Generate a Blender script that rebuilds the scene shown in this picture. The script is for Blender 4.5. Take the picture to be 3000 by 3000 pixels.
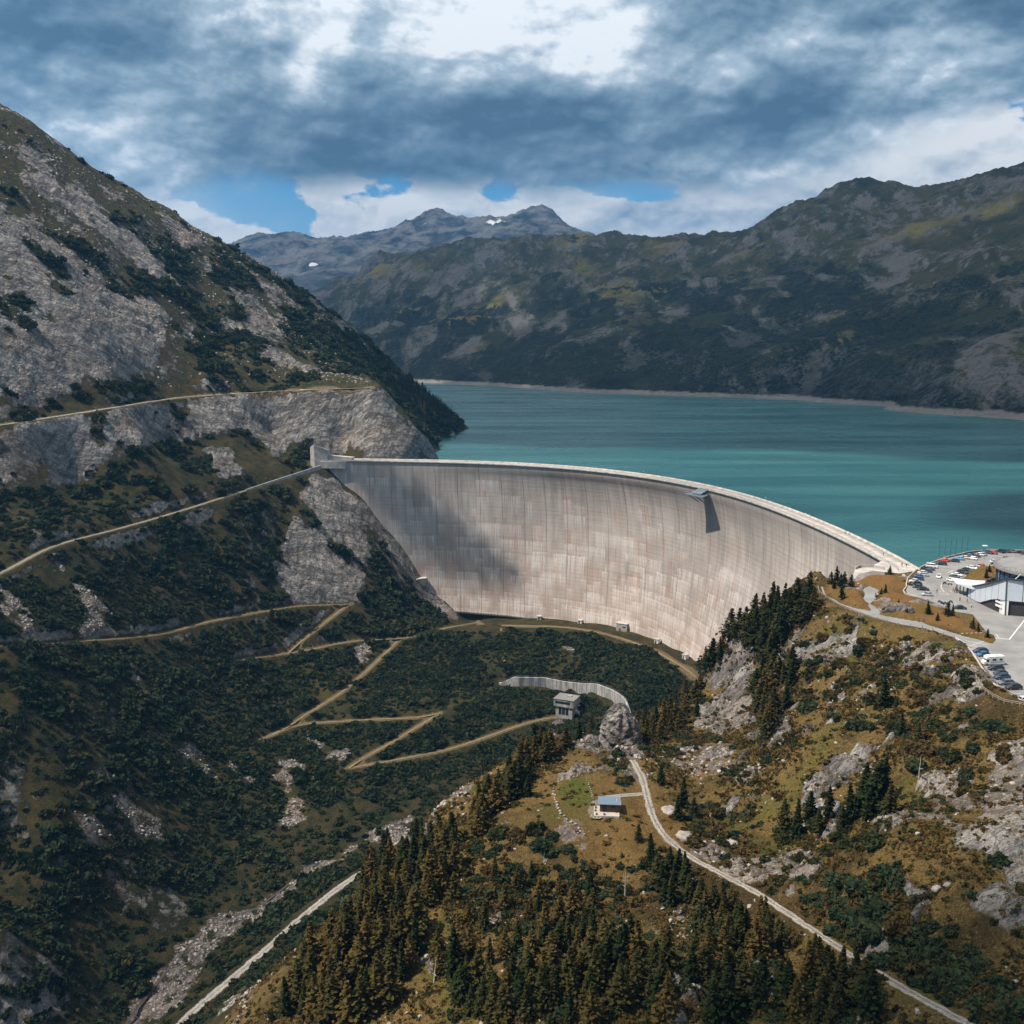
import bpy, math, random
import numpy as np
from mathutils import Vector, Matrix

for _o in list(bpy.data.objects):
    bpy.data.objects.remove(_o, do_unlink=True)
SC = bpy.context.scene
COL = SC.collection
rnd = random.Random(7)
QROW = 0.0042; NCOL = 620

# ------------------------------------------------------------------ camera
F = 3042.0; CAMZ = 96.0; PITCH = math.atan(500 / F)
cam_d = bpy.data.cameras.new("camera")
cam_d.sensor_fit = 'HORIZONTAL'; cam_d.sensor_width = 36.0
cam_d.lens = 36.0 * F / 3000.0
cam_d.clip_start = 1.0; cam_d.clip_end = 60000.0
cam = bpy.data.objects.new("camera", cam_d); COL.objects.link(cam)
cam.location = (0, 0, CAMZ); cam.rotation_euler = (math.pi / 2 - PITCH, 0, 0)
SC.camera = cam

# ------------------------------------------------------------------ sun, sky, exposure
SUN_DIR = Vector((-0.50, -0.15, 0.85)).normalized()      # towards the sun
SUN_EL = math.asin(SUN_DIR.z); SUN_AZ = math.atan2(SUN_DIR.x, SUN_DIR.y)
SUN_STRENGTH = 5.0
SKY_STRENGTH = 0.10
sun_d = bpy.data.lights.new("sun", 'SUN'); sun_d.energy = SUN_STRENGTH
sun_d.angle = math.radians(0.8); sun_d.color = (1.0, 0.90, 0.77)
sun = bpy.data.objects.new("sun", sun_d); COL.objects.link(sun)
sun.rotation_euler = SUN_DIR.to_track_quat('Z', 'Y').to_euler(); sun.location = (0, 0, 3000)
SC.view_settings.view_transform = 'Standard'; SC.view_settings.look = 'None'
SC.view_settings.exposure = 0.58; SC.view_settings.gamma = 1.0
SC.view_settings.use_curve_mapping = False


class NT:
    """small helper for node trees"""
    def __init__(s, tree):
        s.t = tree; s.t.nodes.clear()
    def n(s, kind, **kw):
        nd = s.t.nodes.new(kind)
        for k, v in kw.items():
            setattr(nd, k, v)
        return nd
    def link(s, a, b):
        s.t.links.new(a, b)
    def _in(s, sock, v):
        if v is None: return
        if hasattr(v, 'is_output') or hasattr(v, 'links'):
            s.t.links.new(v, sock)
        else:
            if sock.type == 'RGBA' and not hasattr(v, '__len__'): v = (v, v, v, 1)
            if sock.type == 'RGBA' and len(v) == 3: v = (*v, 1)
            sock.default_value = v
    def math(s, op, a, b=None, c=None, clamp=False):
        nd = s.n('ShaderNodeMath', operation=op); nd.use_clamp = clamp
        s._in(nd.inputs[0], a); s._in(nd.inputs[1], b); s._in(nd.inputs[2], c)
        return nd.outputs[0]
    def vmath(s, op, a, b=None):
        nd = s.n('ShaderNodeVectorMath', operation=op)
        s._in(nd.inputs[0], a); s._in(nd.inputs[1], b)
        return nd.outputs['Value'] if op in ('DOT_PRODUCT', 'LENGTH', 'DISTANCE') else nd.outputs[0]
    def mix(s, fac, a, b, blend='MIX'):
        nd = s.n('ShaderNodeMix', data_type='RGBA', blend_type=blend)
        s._in(nd.inputs[0], fac); s._in(nd.inputs[6], a); s._in(nd.inputs[7], b)
        return nd.outputs[2]
    def ss(s, x, lo, hi):
        nd = s.n('ShaderNodeMapRange', interpolation_type='SMOOTHSTEP')
        s._in(nd.inputs[0], x); nd.inputs[1].default_value = lo; nd.inputs[2].default_value = hi
        return nd.outputs[0]
    def lin(s, x, lo, hi, a=0.0, b=1.0):
        nd = s.n('ShaderNodeMapRange')
        s._in(nd.inputs[0], x)
        for i, v in enumerate((lo, hi, a, b)): nd.inputs[1 + i].default_value = v
        return nd.outputs[0]
    def noise(s, vec, scale, detail=4, rough=0.55, dist=0.0, out='Fac', ntype='FBM'):
        nd = s.n('ShaderNodeTexNoise', noise_dimensions='3D', noise_type=ntype)
        s._in(nd.inputs['Vector'], vec); nd.inputs['Scale'].default_value = scale
        nd.inputs['Detail'].default_value = detail; nd.inputs['Roughness'].default_value = rough
        nd.inputs['Distortion'].default_value = dist
        return nd.outputs[out]
    def vor(s, vec, scale, feature='F1', out='Distance'):
        nd = s.n('ShaderNodeTexVoronoi', feature=feature)
        s._in(nd.inputs['Vector'], vec); nd.inputs['Scale'].default_value = scale
        return nd.outputs[out]
    def mapping(s, vec, scale=(1, 1, 1), rot=(0, 0, 0), loc=(0, 0, 0)):
        nd = s.n('ShaderNodeMapping'); s._in(nd.inputs[0], vec)
        nd.inputs['Scale'].default_value = scale; nd.inputs['Rotation'].default_value = rot
        nd.inputs['Location'].default_value = loc
        return nd.outputs[0]
    def sep(s, vec):
        nd = s.n('ShaderNodeSeparateXYZ'); s._in(nd.inputs[0], vec)
        return nd.outputs
    def comb(s, x, y, z):
        nd = s.n('ShaderNodeCombineXYZ')
        s._in(nd.inputs[0], x); s._in(nd.inputs[1], y); s._in(nd.inputs[2], z)
        return nd.outputs[0]
    def attr(s, name, out='Fac'):
        nd = s.n('ShaderNodeAttribute', attribute_name=name)
        return nd.outputs[out]
    def bump(s, h, strength, dist, normal=None):
        nd = s.n('ShaderNodeBump'); s._in(nd.inputs['Height'], h)
        nd.inputs['Strength'].default_value = strength; nd.inputs['Distance'].default_value = dist
        if normal is not None: s._in(nd.inputs['Normal'], normal)
        return nd.outputs[0]
    def surface(s, color, rough=0.8, normal=None, spec=0.3, metal=0.0, **kw):
        p = s.n('ShaderNodeBsdfPrincipled')
        s._in(p.inputs['Base Color'], color); s._in(p.inputs['Roughness'], rough)
        s._in(p.inputs['Specular IOR Level'], spec); s._in(p.inputs['Metallic'], metal)
        if normal is not None: s._in(p.inputs['Normal'], normal)
        for k, v in kw.items(): s._in(p.inputs[k], v)
        o = s.n('ShaderNodeOutputMaterial'); s.link(p.outputs[0], o.inputs['Surface'])
        return p


def material(name):
    m = bpy.data.materials.new(name); m.use_nodes = True
    return m, NT(m.node_tree)


# sky: Nishita blue with procedural cloud deck, all in sky directions
world = bpy.data.worlds.new("World"); SC.world = world; world.use_nodes = True
def build_world():
    w = NT(world.node_tree)
    sky = w.n('ShaderNodeTexSky', sky_type='NISHITA'); sky.sun_disc = False
    sky.sun_elevation = SUN_EL; sky.sun_rotation = SUN_AZ
    sky.altitude = 1900; sky.air_density = 1.0; sky.dust_density = 0.4; sky.ozone_density = 2.0
    tc = w.n('ShaderNodeTexCoord')
    d = w.vmath('NORMALIZE', tc.outputs['Generated'])
    x, y, z = w.sep(d)[:3]
    # azimuth (deg, 0 = +y, + = +x) and elevation (deg)
    az = w.math('MULTIPLY', w.math('ARCTAN2', x, y), 57.2958)
    el = w.math('MULTIPLY', w.math('ARCSINE', z), 57.2958)
    # warp so that outlines are ragged
    wn = w.vmath('SUBTRACT', w.noise(d, 7.0, 6, 0.6, out='Color'), (0.5, 0.5, 0.5))
    wx, wy, wz = w.sep(wn)[:3]
    azw = w.math('ADD', az, w.math('MULTIPLY', wx, 9.0))
    elw = w.math('ADD', el, w.math('MULTIPLY', wy, 3.0))
    def blob(a0, e0, ra, re, wob=True):
        a = w.math('DIVIDE', w.math('SUBTRACT', azw if wob else az, a0), ra)
        e = w.math('DIVIDE', w.math('SUBTRACT', elw if wob else el, e0), re)
        q = w.math('ADD', w.math('MULTIPLY', a, a), w.math('MULTIPLY', e, e))
        return w.math('EXPONENT', w.math('MULTIPLY', q, -1.0))
    def total(items):
        t = None
        for amp, b in items:
            v = w.math('MULTIPLY', b, amp)
            t = v if t is None else w.math('ADD', t, v)
        return t
    # perspective cloud coordinates for fine texture
    zz = w.math('MAXIMUM', w.math('ADD', z, 0.10), 0.03)
    pc = w.comb(w.math('DIVIDE', x, zz), w.math('DIVIDE', y, zz), 0.0)
    n1 = w.noise(pc, 1.1, 8, 0.58, 0.3)
    n2 = w.noise(d, 9.0, 9, 0.6, 0.4)
    n3 = w.noise(w.mapping(d, (1, 1, 2.2)), 18.0, 8, 0.62, 0.2)
    SKYBLOBS(w, blob, total, n1, n2, n3, sky, az, el, elw)
def SKYBLOBS(w, blob, total, n1, n2, n3, sky, az, el, elw):
    tc = w.n('ShaderNodeTexCoord'); d = w.vmath('NORMALIZE', tc.outputs['Generated'])
    flat = w.mapping(d, (1, 1, 1.7))
    up = w.vmath('ADD', flat, (-.012, 0.0, .040)); up2 = w.vmath('ADD', flat, (-.004, 0.0, .014))
    A1 = w.noise(flat, 3.3, 10, .50, .15); B1 = w.noise(up, 3.3, 10, .50, .15)
    A2 = w.noise(flat, 10.0, 8, .50, .10); B2 = w.noise(up2, 10.0, 8, .50, .10)
    emb = w.math('ADD', w.math('MULTIPLY', w.math('SUBTRACT', A1, B1), 1.5), w.math('MULTIPLY', w.math('SUBTRACT', A2, B2), 1.3))
    def billow(v):
        nd = w.n('ShaderNodeTexVoronoi', feature='F1'); w._in(nd.inputs['Vector'], v); nd.inputs['Scale'].default_value = 15.0
        nd.inputs['Detail'].default_value = 4.0; nd.inputs['Roughness'].default_value = .55; nd.inputs['Lacunarity'].default_value = 2.1; nd.normalize = True
        return w.math('SUBTRACT', 1.0, nd.outputs['Distance'])
    wv = w.vmath('ADD', flat, w.vmath('MULTIPLY', w.vmath('SUBTRACT', w.noise(flat, 9.0, 5, .55, out='Color'), (.5, .5, .5)), (.05, .05, .05)))
    V1 = billow(wv); V2 = billow(w.vmath('ADD', wv, (-.003, 0, .010))); bil_ = w.math('SUBTRACT', V1, .62); vemb = w.math('SUBTRACT', V1, V2)
    c1 = w.math('SUBTRACT', A1, .5); c2 = w.math('SUBTRACT', A2, .5)
    # --- dark deck, its ragged lower edge about nine degrees up
    edge = w.math('SUBTRACT', el, 9.0)
    edge = w.math('ADD', edge, w.math('ADD', w.math('MULTIPLY', c1, 5.0), w.math('ADD', w.math('MULTIPLY', c2, 3.0), w.math('MULTIPLY', bil_, 2.0))))
    edge = w.math('ADD', edge, total([(-3.0, blob(26, 9.5, 8, 4)), (1.3, blob(-22, 9, 5, 4)), (.9, blob(-12, 9, 7, 4)), (.7, blob(12, 9, 8, 4)), (1.0, blob(-3, 9, 6, 4)), (.5, blob(4, 9, 4, 3))]))
    deck = w.ss(w.math('ADD', edge, .25), -.7, .8)
    bright = total([(.62, blob(-14, 17.0, 5.5, 2.8)), (.40, blob(-4, 18.0, 4.5, 2.2)), (.12, blob(-8, 15.5, 6, 2)), (.45, blob(6, 15.3, 4.0, 1.6)), (.45, blob(-10, 13.6, 2.2, 1.6)),
                    (.38, blob(-17, 12.2, 5, 1.3)), (.30, blob(17, 14.2, 5, 2.2)), (.35, blob(-21, 10.2, 6, 1.2)), (.40, blob(0, 30, 50, 8)), (.20, blob(22, 12.4, 6, 2)),
                    (-.20, blob(9, 18.5, 3, 2.5)), (-.16, blob(25, 17, 4, 3)), (-.20, blob(-26, 15, 3.5, 3)), (-.24, blob(-5, 11.2, 13, 1.6)), (-.20, blob(11, 11.2, 7, 2.2)), (-.12, blob(-16, 14.6, 5, 1.0))])
    lum = w.math('ADD', w.math('ADD', bright, .42), w.math('ADD', w.math('MULTIPLY', emb, 1.15), w.math('ADD', w.math('MULTIPLY', c1, 2.0), w.math('ADD', w.math('MULTIPLY', c2, .55), w.math('ADD', w.math('MULTIPLY', bil_, .55), w.math('MULTIPLY', vemb, 1.0))))))
    lum = w.math('MINIMUM', w.math('MAXIMUM', lum, 0.0), 1.1)
    r = w.n('ShaderNodeValToRGB'); cr = r.color_ramp
    cr.elements[0].position = 0.0; cr.elements[0].color = (0.072, 0.135, 0.205, 1)
    cr.elements[1].position = 1.0; cr.elements[1].color = (0.80, 0.85, 0.89, 1)
    for p, c_ in ((0.25, (0.120, 0.205, 0.290, 1)), (0.5, (0.215, 0.315, 0.405, 1)), (0.75, (0.40, 0.50, 0.59, 1))):
        e = cr.elements.new(p); e.color = c_
    w.link(lum, r.inputs[0])
    # --- bright cumulus under the deck, with small gaps of blue
    cum = total([(1.0, blob(-22, 6.8, 6, 2.6)), (.9, blob(-16.6, 5.4, 2.0, 1.5)), (.9, blob(-12, 4.0, 5, 1.5)), (1.1, blob(-8.0, 6.8, 3.4, 2.2)), (1.2, blob(-3.5, 7.2, 3.6, 2.4)), (.9, blob(2, 6.2, 4, 2.2)), (.9, blob(-2, 4.0, 9, 1.6)),
                 (.95, blob(7, 5.0, 2.6, 1.8)), (.85, blob(9.5, 7.2, 5.0, 1.6)), (.85, blob(13.5, 5.8, 5, 1.3)), (1.0, blob(18, 7.0, 4, 2.2)), (1.2, blob(25, 9.0, 8, 3.6)), (.7, blob(10, 3.2, 9, 1.0)), (.8, blob(0, 1.6, 60, 1.4)),
                 (-1.15, blob(-13.4, 7.2, 2.3, 1.1)), (-.9, blob(-16.5, 8.2, 1.8, .9)), (-.8, blob(-10.6, 6.2, 1.5, .9)), (-.7, blob(14.5, 4.4, 3.4, .6)), (-.6, blob(6.2, 8.3, 2.4, .6)), (-.55, blob(12.0, 6.4, 3.6, .4)), (-.5, blob(20.5, 3.5, 3, .6))])
    cm = w.math('ADD', cum, w.math('ADD', w.math('MULTIPLY', c1, 1.5), w.math('ADD', w.math('MULTIPLY', c2, 4.5), w.math('ADD', w.math('MULTIPLY', w.math('SUBTRACT', n3, .5), 4.0), w.math('MULTIPLY', bil_, 2.2)))))
    cmask = w.ss(cm, .20, .66)
    cl = w.math('ADD', w.math('ADD', w.math('MULTIPLY', emb, 2.0), w.math('ADD', w.math('ADD', w.math('MULTIPLY', bil_, 1.1), w.math('MULTIPLY', vemb, 1.8)), w.math('ADD', w.math('MULTIPLY', c1, .9), w.math('MULTIPLY', c2, .5)))), .60)
    cl = w.math('ADD', cl, total([(-.35, blob(-23, 8.0, 5, 1.3)), (-.22, blob(-2, 5.2, 4, .7)), (-.28, blob(22, 8.3, 3, 1.1)), (-.2, blob(9, 6.3, 4, .5)), (.22, blob(-7, 7.6, 3, 1.0)), (.25, blob(24, 9.6, 4, 1)), (-.15, blob(4, 7.4, 4, .6))]))
    cl = w.math('MINIMUM', w.math('MAXIMUM', cl, 0.0), 1.05)
    ccol = w.mix(cl, (0.24, 0.34, 0.45), (0.80, 0.82, 0.83))
    K = 0.88 / SKY_STRENGTH
    blue = w.mix(1.0, sky.outputs[0], (0.36, 0.74, 0.90), 'MULTIPLY')
    thin = w.mix(w.math('MULTIPLY', w.ss(w.math('ADD', w.math('MULTIPLY', A1, .7), w.math('MULTIPLY', A2, .3)), .40, .62), .55), blue, (0.50 * K, 0.62 * K, 0.72 * K))
    a = w.mix(cmask, thin, w.mix(1.0, ccol, (K, K, K), 'MULTIPLY'))
    b = w.mix(deck, a, w.mix(1.0, r.outputs[0], (K, K, K), 'MULTIPLY'))
    bg = w.n('ShaderNodeBackground'); w.link(b, bg.inputs[0]); bg.inputs[1].default_value = SKY_STRENGTH
    o = w.n('ShaderNodeOutputWorld'); w.link(bg.outputs[0], o.inputs[0])
build_world()
world.cycles.sampling_method = 'MANUAL'; world.cycles.sample_map_resolution = 512

# ------------------------------------------------------------------ small tools
_c, _s = math.cos(PITCH), math.sin(PITCH)
def ray(u, v):
    xc = (u - 1500) / F; yc = -(v - 1500) / F
    return np.array([xc, _c + yc * _s, -_s + yc * _c])
def at_z(u, v, z):
    d = ray(u, v); t = (z - CAMZ) / d[2]; return np.array([0, 0, CAMZ]) + d * t
def at_y(u, v, y):
    d = ray(u, v); t = y / d[1]; return np.array([0, 0, CAMZ]) + d * t

_rs = np.random.RandomState(3)
_perm = _rs.permutation(512); _perm = np.concatenate([_perm, _perm, _perm])
_grad = _rs.uniform(0, 2 * np.pi, 512); _gx = np.cos(_grad); _gy = np.sin(_grad)
def perlin(x, y):
    xi = np.floor(x).astype(int); yi = np.floor(y).astype(int)
    xf = x - xi; yf = y - yi; xi &= 511; yi &= 511
    u = xf * xf * xf * (xf * (xf * 6 - 15) + 10); v = yf * yf * yf * (yf * (yf * 6 - 15) + 10)
    def g(ix, iy, dx, dy):
        h = _perm[_perm[ix & 511] + (iy & 511)] & 511
        return _gx[h] * dx + _gy[h] * dy
    a = g(xi, yi, xf, yf); b = g(xi + 1, yi, xf - 1, yf)
    c = g(xi, yi + 1, xf, yf - 1); d = g(xi + 1, yi + 1, xf - 1, yf - 1)
    return ((a + u * (b - a)) + v * ((c + u * (d - c)) - (a + u * (b - a)))) * 1.5
def fbm(x, y, oct=4, gain=0.5, ridged=False):
    t = 0; amp = 1; n = 0
    for i in range(oct):
        p = perlin(x + 17.3 * i, y - 9.1 * i)
        t = t + amp * ((1 - 2 * np.abs(p)) if ridged else p); n += amp
        amp *= gain; x = x * 2.03; y = y * 2.03
    return t / n
def smooth(x, a, b):
    t = np.clip((x - a) / (b - a), 0, 1); return t * t * (3 - 2 * t)

class RBF:
    def __init__(s, pts, c):
        P = np.array(pts, float); s.P = P[:, :2]; s.c = c; n = len(P)
        K = -np.sqrt(((s.P[:, None] - s.P[None]) ** 2).sum(-1) + c * c)
        K[np.diag_indices(n)] -= 0.6                     # a little smoothing
        A = np.zeros((n + 3, n + 3)); A[:n, :n] = K
        Q = np.c_[np.ones(n), s.P / 500.0]; A[:n, n:] = Q; A[n:, :n] = Q.T
        s.w = np.linalg.solve(A, np.r_[P[:, 2], 0, 0, 0])
    def __call__(s, x, y):
        sh = np.shape(x); x = np.ravel(x).astype(np.float64); y = np.ravel(y).astype(np.float64)
        out = np.empty(len(x)); n = len(s.P)
        for i in range(0, len(x), 40000):
            dx = (x[i:i + 40000, None] - s.P[None, :, 0]).astype(np.float32); dy = (y[i:i + 40000, None] - s.P[None, :, 1]).astype(np.float32)
            out[i:i + 40000] = -np.sqrt(dx * dx + dy * dy + np.float32(s.c * s.c)) @ s.w[:n].astype(np.float32)
        return (out + s.w[n] + s.w[n + 1] * x / 500 + s.w[n + 2] * y / 500).reshape(sh)

def mesh_np(name, verts, faces, mat=None, smooth_shade=False, parent=None, attrs=None, uv=None, link=True, matidx=None):
    """one mesh object from arrays; faces is an (n,k) int array or a list of such"""
    me = bpy.data.meshes.new(name)
    V = np.asarray(verts, np.float32).reshape(-1, 3)
    fl = faces if isinstance(faces, list) else [faces]
    fl = [np.asarray(f, np.int32) for f in fl if len(f)]
    me.vertices.add(len(V)); me.vertices.foreach_set('co', V.ravel())
    nl = sum(f.size for f in fl); nf = sum(len(f) for f in fl)
    me.loops.add(nl); me.polygons.add(nf)
    me.loops.foreach_set('vertex_index', np.concatenate([f.ravel() for f in fl]))
    tot = np.concatenate([np.full(len(f), f.shape[1], np.int32) for f in fl])
    me.polygons.foreach_set('loop_start', np.r_[0, np.cumsum(tot)[:-1]].astype(np.int32))
    me.polygons.foreach_set('loop_total', tot)
    if smooth_shade: me.polygons.foreach_set('use_smooth', np.ones(nf, bool))
    if matidx is not None: me.polygons.foreach_set('material_index', np.asarray(matidx, np.int32))
    me.update(calc_edges=True)
    for k, a in (attrs or {}).items():
        a = np.asarray(a, np.float32)
        if a.ndim == 1:
            me.attributes.new(k, 'FLOAT', 'POINT').data.foreach_set('value', a)
        elif a.shape[1] == 4:
            me.attributes.new(k, 'FLOAT_COLOR', 'POINT').data.foreach_set('color', a.ravel())
        else:
            me.attributes.new(k, 'FLOAT_VECTOR', 'POINT').data.foreach_set('vector', a.ravel())
    for m in (mat if isinstance(mat, (list, tuple)) else [mat]):
        if m: me.materials.append(m)
    o = bpy.data.objects.new(name, me)
    if link: COL.objects.link(o)
    if parent: o.parent = parent
    return o

def tag(o, label=None, cat=None, group=None, kind=None):
    if label: o['label'] = label
    if cat: o['category'] = cat
    if group: o['group'] = group
    if kind: o['kind'] = kind
    return o
def thing(name, label, cat, loc=(0, 0, 0), rotz=0.0, group=None):
    o = bpy.data.objects.new(name, None); COL.objects.link(o); o.empty_display_size = 0.5
    o.location = loc; o.rotation_euler = (0, 0, rotz)
    return tag(o, label, cat, group)
def dup_tree(o, parent=None):
    c = o.copy(); COL.objects.link(c)
    if parent: c.parent = parent
    for ch in list(o.children): dup_tree(ch, c)
    return c
def grid_faces(nr, nc):
    i = np.arange(nr - 1)[:, None] * nc + np.arange(nc - 1)[None]
    i = i.ravel(); return np.c_[i, i + 1, i + nc + 1, i + nc]
# ------------------------------------------------------------------ dam shape (needed by the ground too)
DC = np.array([-147.33, 529.7])
_crest = np.array([at_z(u, v, 0)[:2] for u, v in [(960,1349),(1060,1350),(1189,1353),(1332,1355),(1500,1360),(1700,1377),(1824,1390),(1943,1405),(2042,1426),(2145,1454),(2249,1483),(2343,1524),(2436,1563),(2522,1609),(2580,1636),(2619,1661)]])
_d = _crest - DC
_pf = np.polyfit(np.arctan2(_d[:, 0], _d[:, 1]), np.hypot(_d[:, 0], _d[:, 1]), 5)
A0, A1 = math.radians(-0.9), math.radians(107.5)
def crest_r(a):
    return np.polyval(_pf, np.clip(a, math.radians(-2), math.radians(107.5)))
_PA = np.radians([-5, 5, 11.5, 18, 28, 38, 45, 55, 65, 78, 108]); _PZ = np.array([0., -12, -25, -45, -70, -100, -130])
_PD = np.array([[0, -.5, -.8, -1, -1, 0, 0], [0, -.5, -.5, -.5, 1, 3, 4], [0, .3, .8, 1.8, 4.5, 8, 9], [0, .8, 1.6, 2.6, 4, 5, 5],
                [0, 3, 5.3, 6.8, 7.2, 7.2, 6], [0, 4, 7, 9.4, 8.8, 6.6, 4], [0, 4.5, 8, 11, 12, 11.5, 10], [0, 4, 7, 8.5, 7, 4, 0],
                [0, 2.8, 5, 5, 0, -6.3, -14], [0, 1.5, 2, 1, -4, -12, -20], [0, 0, -1, -3, -8, -14, -22]])
def face_off(a, z):
    """outward radial offset of the downstream face, bilinear from measured joints, smoothed"""
    a = np.asarray(a, float); z = np.asarray(z, float)
    def one(a, z):
        i = np.clip(np.searchsorted(_PA, a) - 1, 0, len(_PA) - 2); j = np.clip(np.searchsorted(-_PZ, -z) - 1, 0, len(_PZ) - 2)
        ta = np.clip((a - _PA[i]) / (_PA[i + 1] - _PA[i]), 0, 1); tz = np.clip((z - _PZ[j]) / (_PZ[j + 1] - _PZ[j]), 0, 1)
        return (_PD[i, j] * (1 - ta) + _PD[i + 1, j] * ta) * (1 - tz) + (_PD[i, j + 1] * (1 - ta) + _PD[i + 1, j + 1] * ta) * tz
    t = 0
    for da in (-.09, -.045, 0, .045, .09):
        for dz in (-8, -4, 0, 4, 8):
            t = t + one(a + da, np.minimum(z + dz, 0))
    t = t / 25.0
    return t * smooth(-z, 0, 10)
def face_hit(u, v):
    d = ray(u, v); o = np.array([0, 0, CAMZ]); t = np.linspace(300, 1100, 8000)
    p = o + t[:, None] * d; a = np.arctan2(p[:, 0] - DC[0], p[:, 1] - DC[1]); r = np.hypot(p[:, 0] - DC[0], p[:, 1] - DC[1])
    g = r - crest_r(a) - face_off(a, p[:, 2]); ok = np.where((g[:-1] < 0) & (g[1:] >= 0))[0]
    return p[ok[-1]] if len(ok) else p[-1]
def dam_pt(deg, z, inset=0.0):
    a = math.radians(deg); r = crest_r(a) + face_off(a, z) - inset
    return np.array([DC[0] + r * math.sin(a), DC[1] + r * math.cos(a), z])

# ------------------------------------------------------------------ ground: control points read off the photograph, each at its own distance
LAKE = -8.0
CT = []
def cy(*L):
    for u, v, y in L: CT.append(tuple(at_y(u, v, y)))
def cz(*L):
    for u, v, z in L: CT.append(tuple(at_z(u, v, z)))
def cw(*L):
    for p in L: CT.append(p)
for u, v in [(960,1385),(1000,1412),(1060,1462),(1110,1525),(1160,1582),(1215,1660),(1260,1725),(1310,1770),(1360,1815),(1430,1815),(1500,1814),(1600,1812),(1700,1824),(1830,1845),(1900,1868),(1970,1898),(2045,1937)]:
    CT.append(tuple(face_hit(u, v)))
for dg, z in ((68, -98), (78, -82), (88, -64), (96, -44), (102, -24), (106, -8)): CT.append(tuple(dam_pt(dg, z)))
# bench road on the left mountain, the lower road, the valley paths, the river
cy((0,1245,671),(150,1222,705),(300,1200,745),(450,1172,810),(550,1160,855),(700,1150,880),(850,1142,900),(980,1138,903),(1090,1135,901))
cy((955,1368,843),(800,1410,795),(640,1460,740),(480,1510,690),(300,1560,640),(135,1600,600),(0,1680,555))
cy((1000,1770,735),(840,1775,700),(600,1820,640),(250,1875,545),(100,1890,505),(0,1890,480))
cz((1290,1840,-115),(1180,1870,-115),(1000,1880,-110),(840,1915,-109),(1160,1880,-116),(1000,2030,-125),(760,2170,-130),(900,2120,-132),(1280,2090,-132),(1100,2200,-138),(1020,2250,-140),(1180,2220,-141),(1600,2100,-138))
cz((350,2990,-165),(530,2990,-159),(700,2680,-158),(870,2560,-156),(1000,2480,-154),(1200,2385,-152),(1370,2300,-150),(1000,2590,-151),(760,2790,-155))
cy((0,2000,460),(0,2200,430),(0,2500,405),(0,2800,350),(0,3000,338),(300,2700,400),(100,2700,380),(500,2300,490),(300,2300,450),(500,2000,570),(250,2000,505),(800,2300,530),(700,2450,485),(500,2550,440),(150,2450,412))
cy((900,1550,768),(850,1660,735),(960,1700,745),(1100,1700,775),(700,1640,705),(450,1700,645),(200,1750,572),(0,1780,515),(1200,1790,775))
cy((500,1330,790),(200,1400,690),(0,1450,640),(800,1250,886),(1000,1250,893),(900,1320,868),(1200,1250,902),(1275,1320,908),(350,1450,690),(650,1380,775))
cy((0,330,1000),(0,500,930),(0,700,840),(0,850,785),(0,1000,730),(0,1190,686),(300,800,900),(300,1000,815),(300,1150,765),(600,900,990),(600,1000,935),(600,1110,875),(850,1000,1030),(850,1105,930),(1000,1100,980),(1080,1110,1010))
SIL = [(100,375,1020),(250,490,1050),(370,560,1075),(490,620,1100),(700,750,1140),(830,830,1160),(930,895,1180),(1050,995,1190),(1120,1062,1200),(1200,1130,1210),(1290,1195,1225)]
cy(*SIL)
for u, v, y in [(0,330,1000)] + SIL[:-1]:
    p = at_y(u, v, y); cw((p[0] + 30, p[1] + 160, p[2] - 45), (p[0] + 60, p[1] + 400, p[2] - 190))
cw((-520, 1300, 260), (-700, 1000, 420), (-700, 700, 300), (-620, 500, 170), (-520, 420, 90), (-420, 330, 10), (-330, 250, -40), (-700, 1500, 300))
cz((1370,1252,-7),(1330,1275,-7),(1285,1288,-7),(1278,1300,-7),(1282,1325,-9))
cy((1200,1190,1130),(1130,1150,1060),(1150,1190,904),(1235,1278,906))
cw((-40,1150,-60),(-20,1000,-60),(-60,960,-45),(0,1300,-60),(100,1400,-60),(-30,1420,-60),(60,860,-90),(150,760,-90),(220,600,-80),(-15,920,-60),(190,500,-45),(-100,1500,-60),(-300,1600,-60),(300,900,-90),(600,900,-90),(400,1500,-80),(700,1500,-80),(250,1200,-80),(0, 900, -90),(300,560,-60),(500,560,-60))
for u, v, y in [(700,1150,880),(850,1142,900),(980,1138,903),(1060,1136,902)]:
    p = at_y(u, v, y); cw((p[0], p[1] + 9, p[2] + .8), (p[0], p[1] + 24, p[2] + 4.5))
for u, v, y in [(0,1245,671),(150,1222,705),(300,1200,745),(450,1172,810)]:
    p = at_y(u, v, y); cw((p[0] - 7, p[1] + 4, p[2] + 1.5))
# toe berm, fill and thrust wall
cz((1600,1832,-114),(1450,1830,-114),(1750,1850,-114),(1900,1900,-113),(2030,1965,-112))
cz((1500,1940,-120),(1600,1940,-121),(1700,1950,-121),(1800,1990,-120),(1868,2046,-121),(1750,1890,-116),(1500,1880,-117),(1950,1990,-115))
cz((1480,1990,-128),(1600,1995,-129),(1700,2005,-129),(1790,2050,-126.5),(1840,2095,-125),(1600,2040,-133),(1500,2060,-132),(1400,2130,-138),(1750,2110,-134))
cw((40, 560, -140), (60, 500, -128), (88, 470, -108), (20, 480, -135), (100, 560, -125), (80, 588, -129), (90, 570, -128), (60, 578, -136), (95, 600, -121), (112, 580, -119), (122, 602, -112), (70, 540, -134), (92, 520, -126), (86, 612, -119.5))
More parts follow.
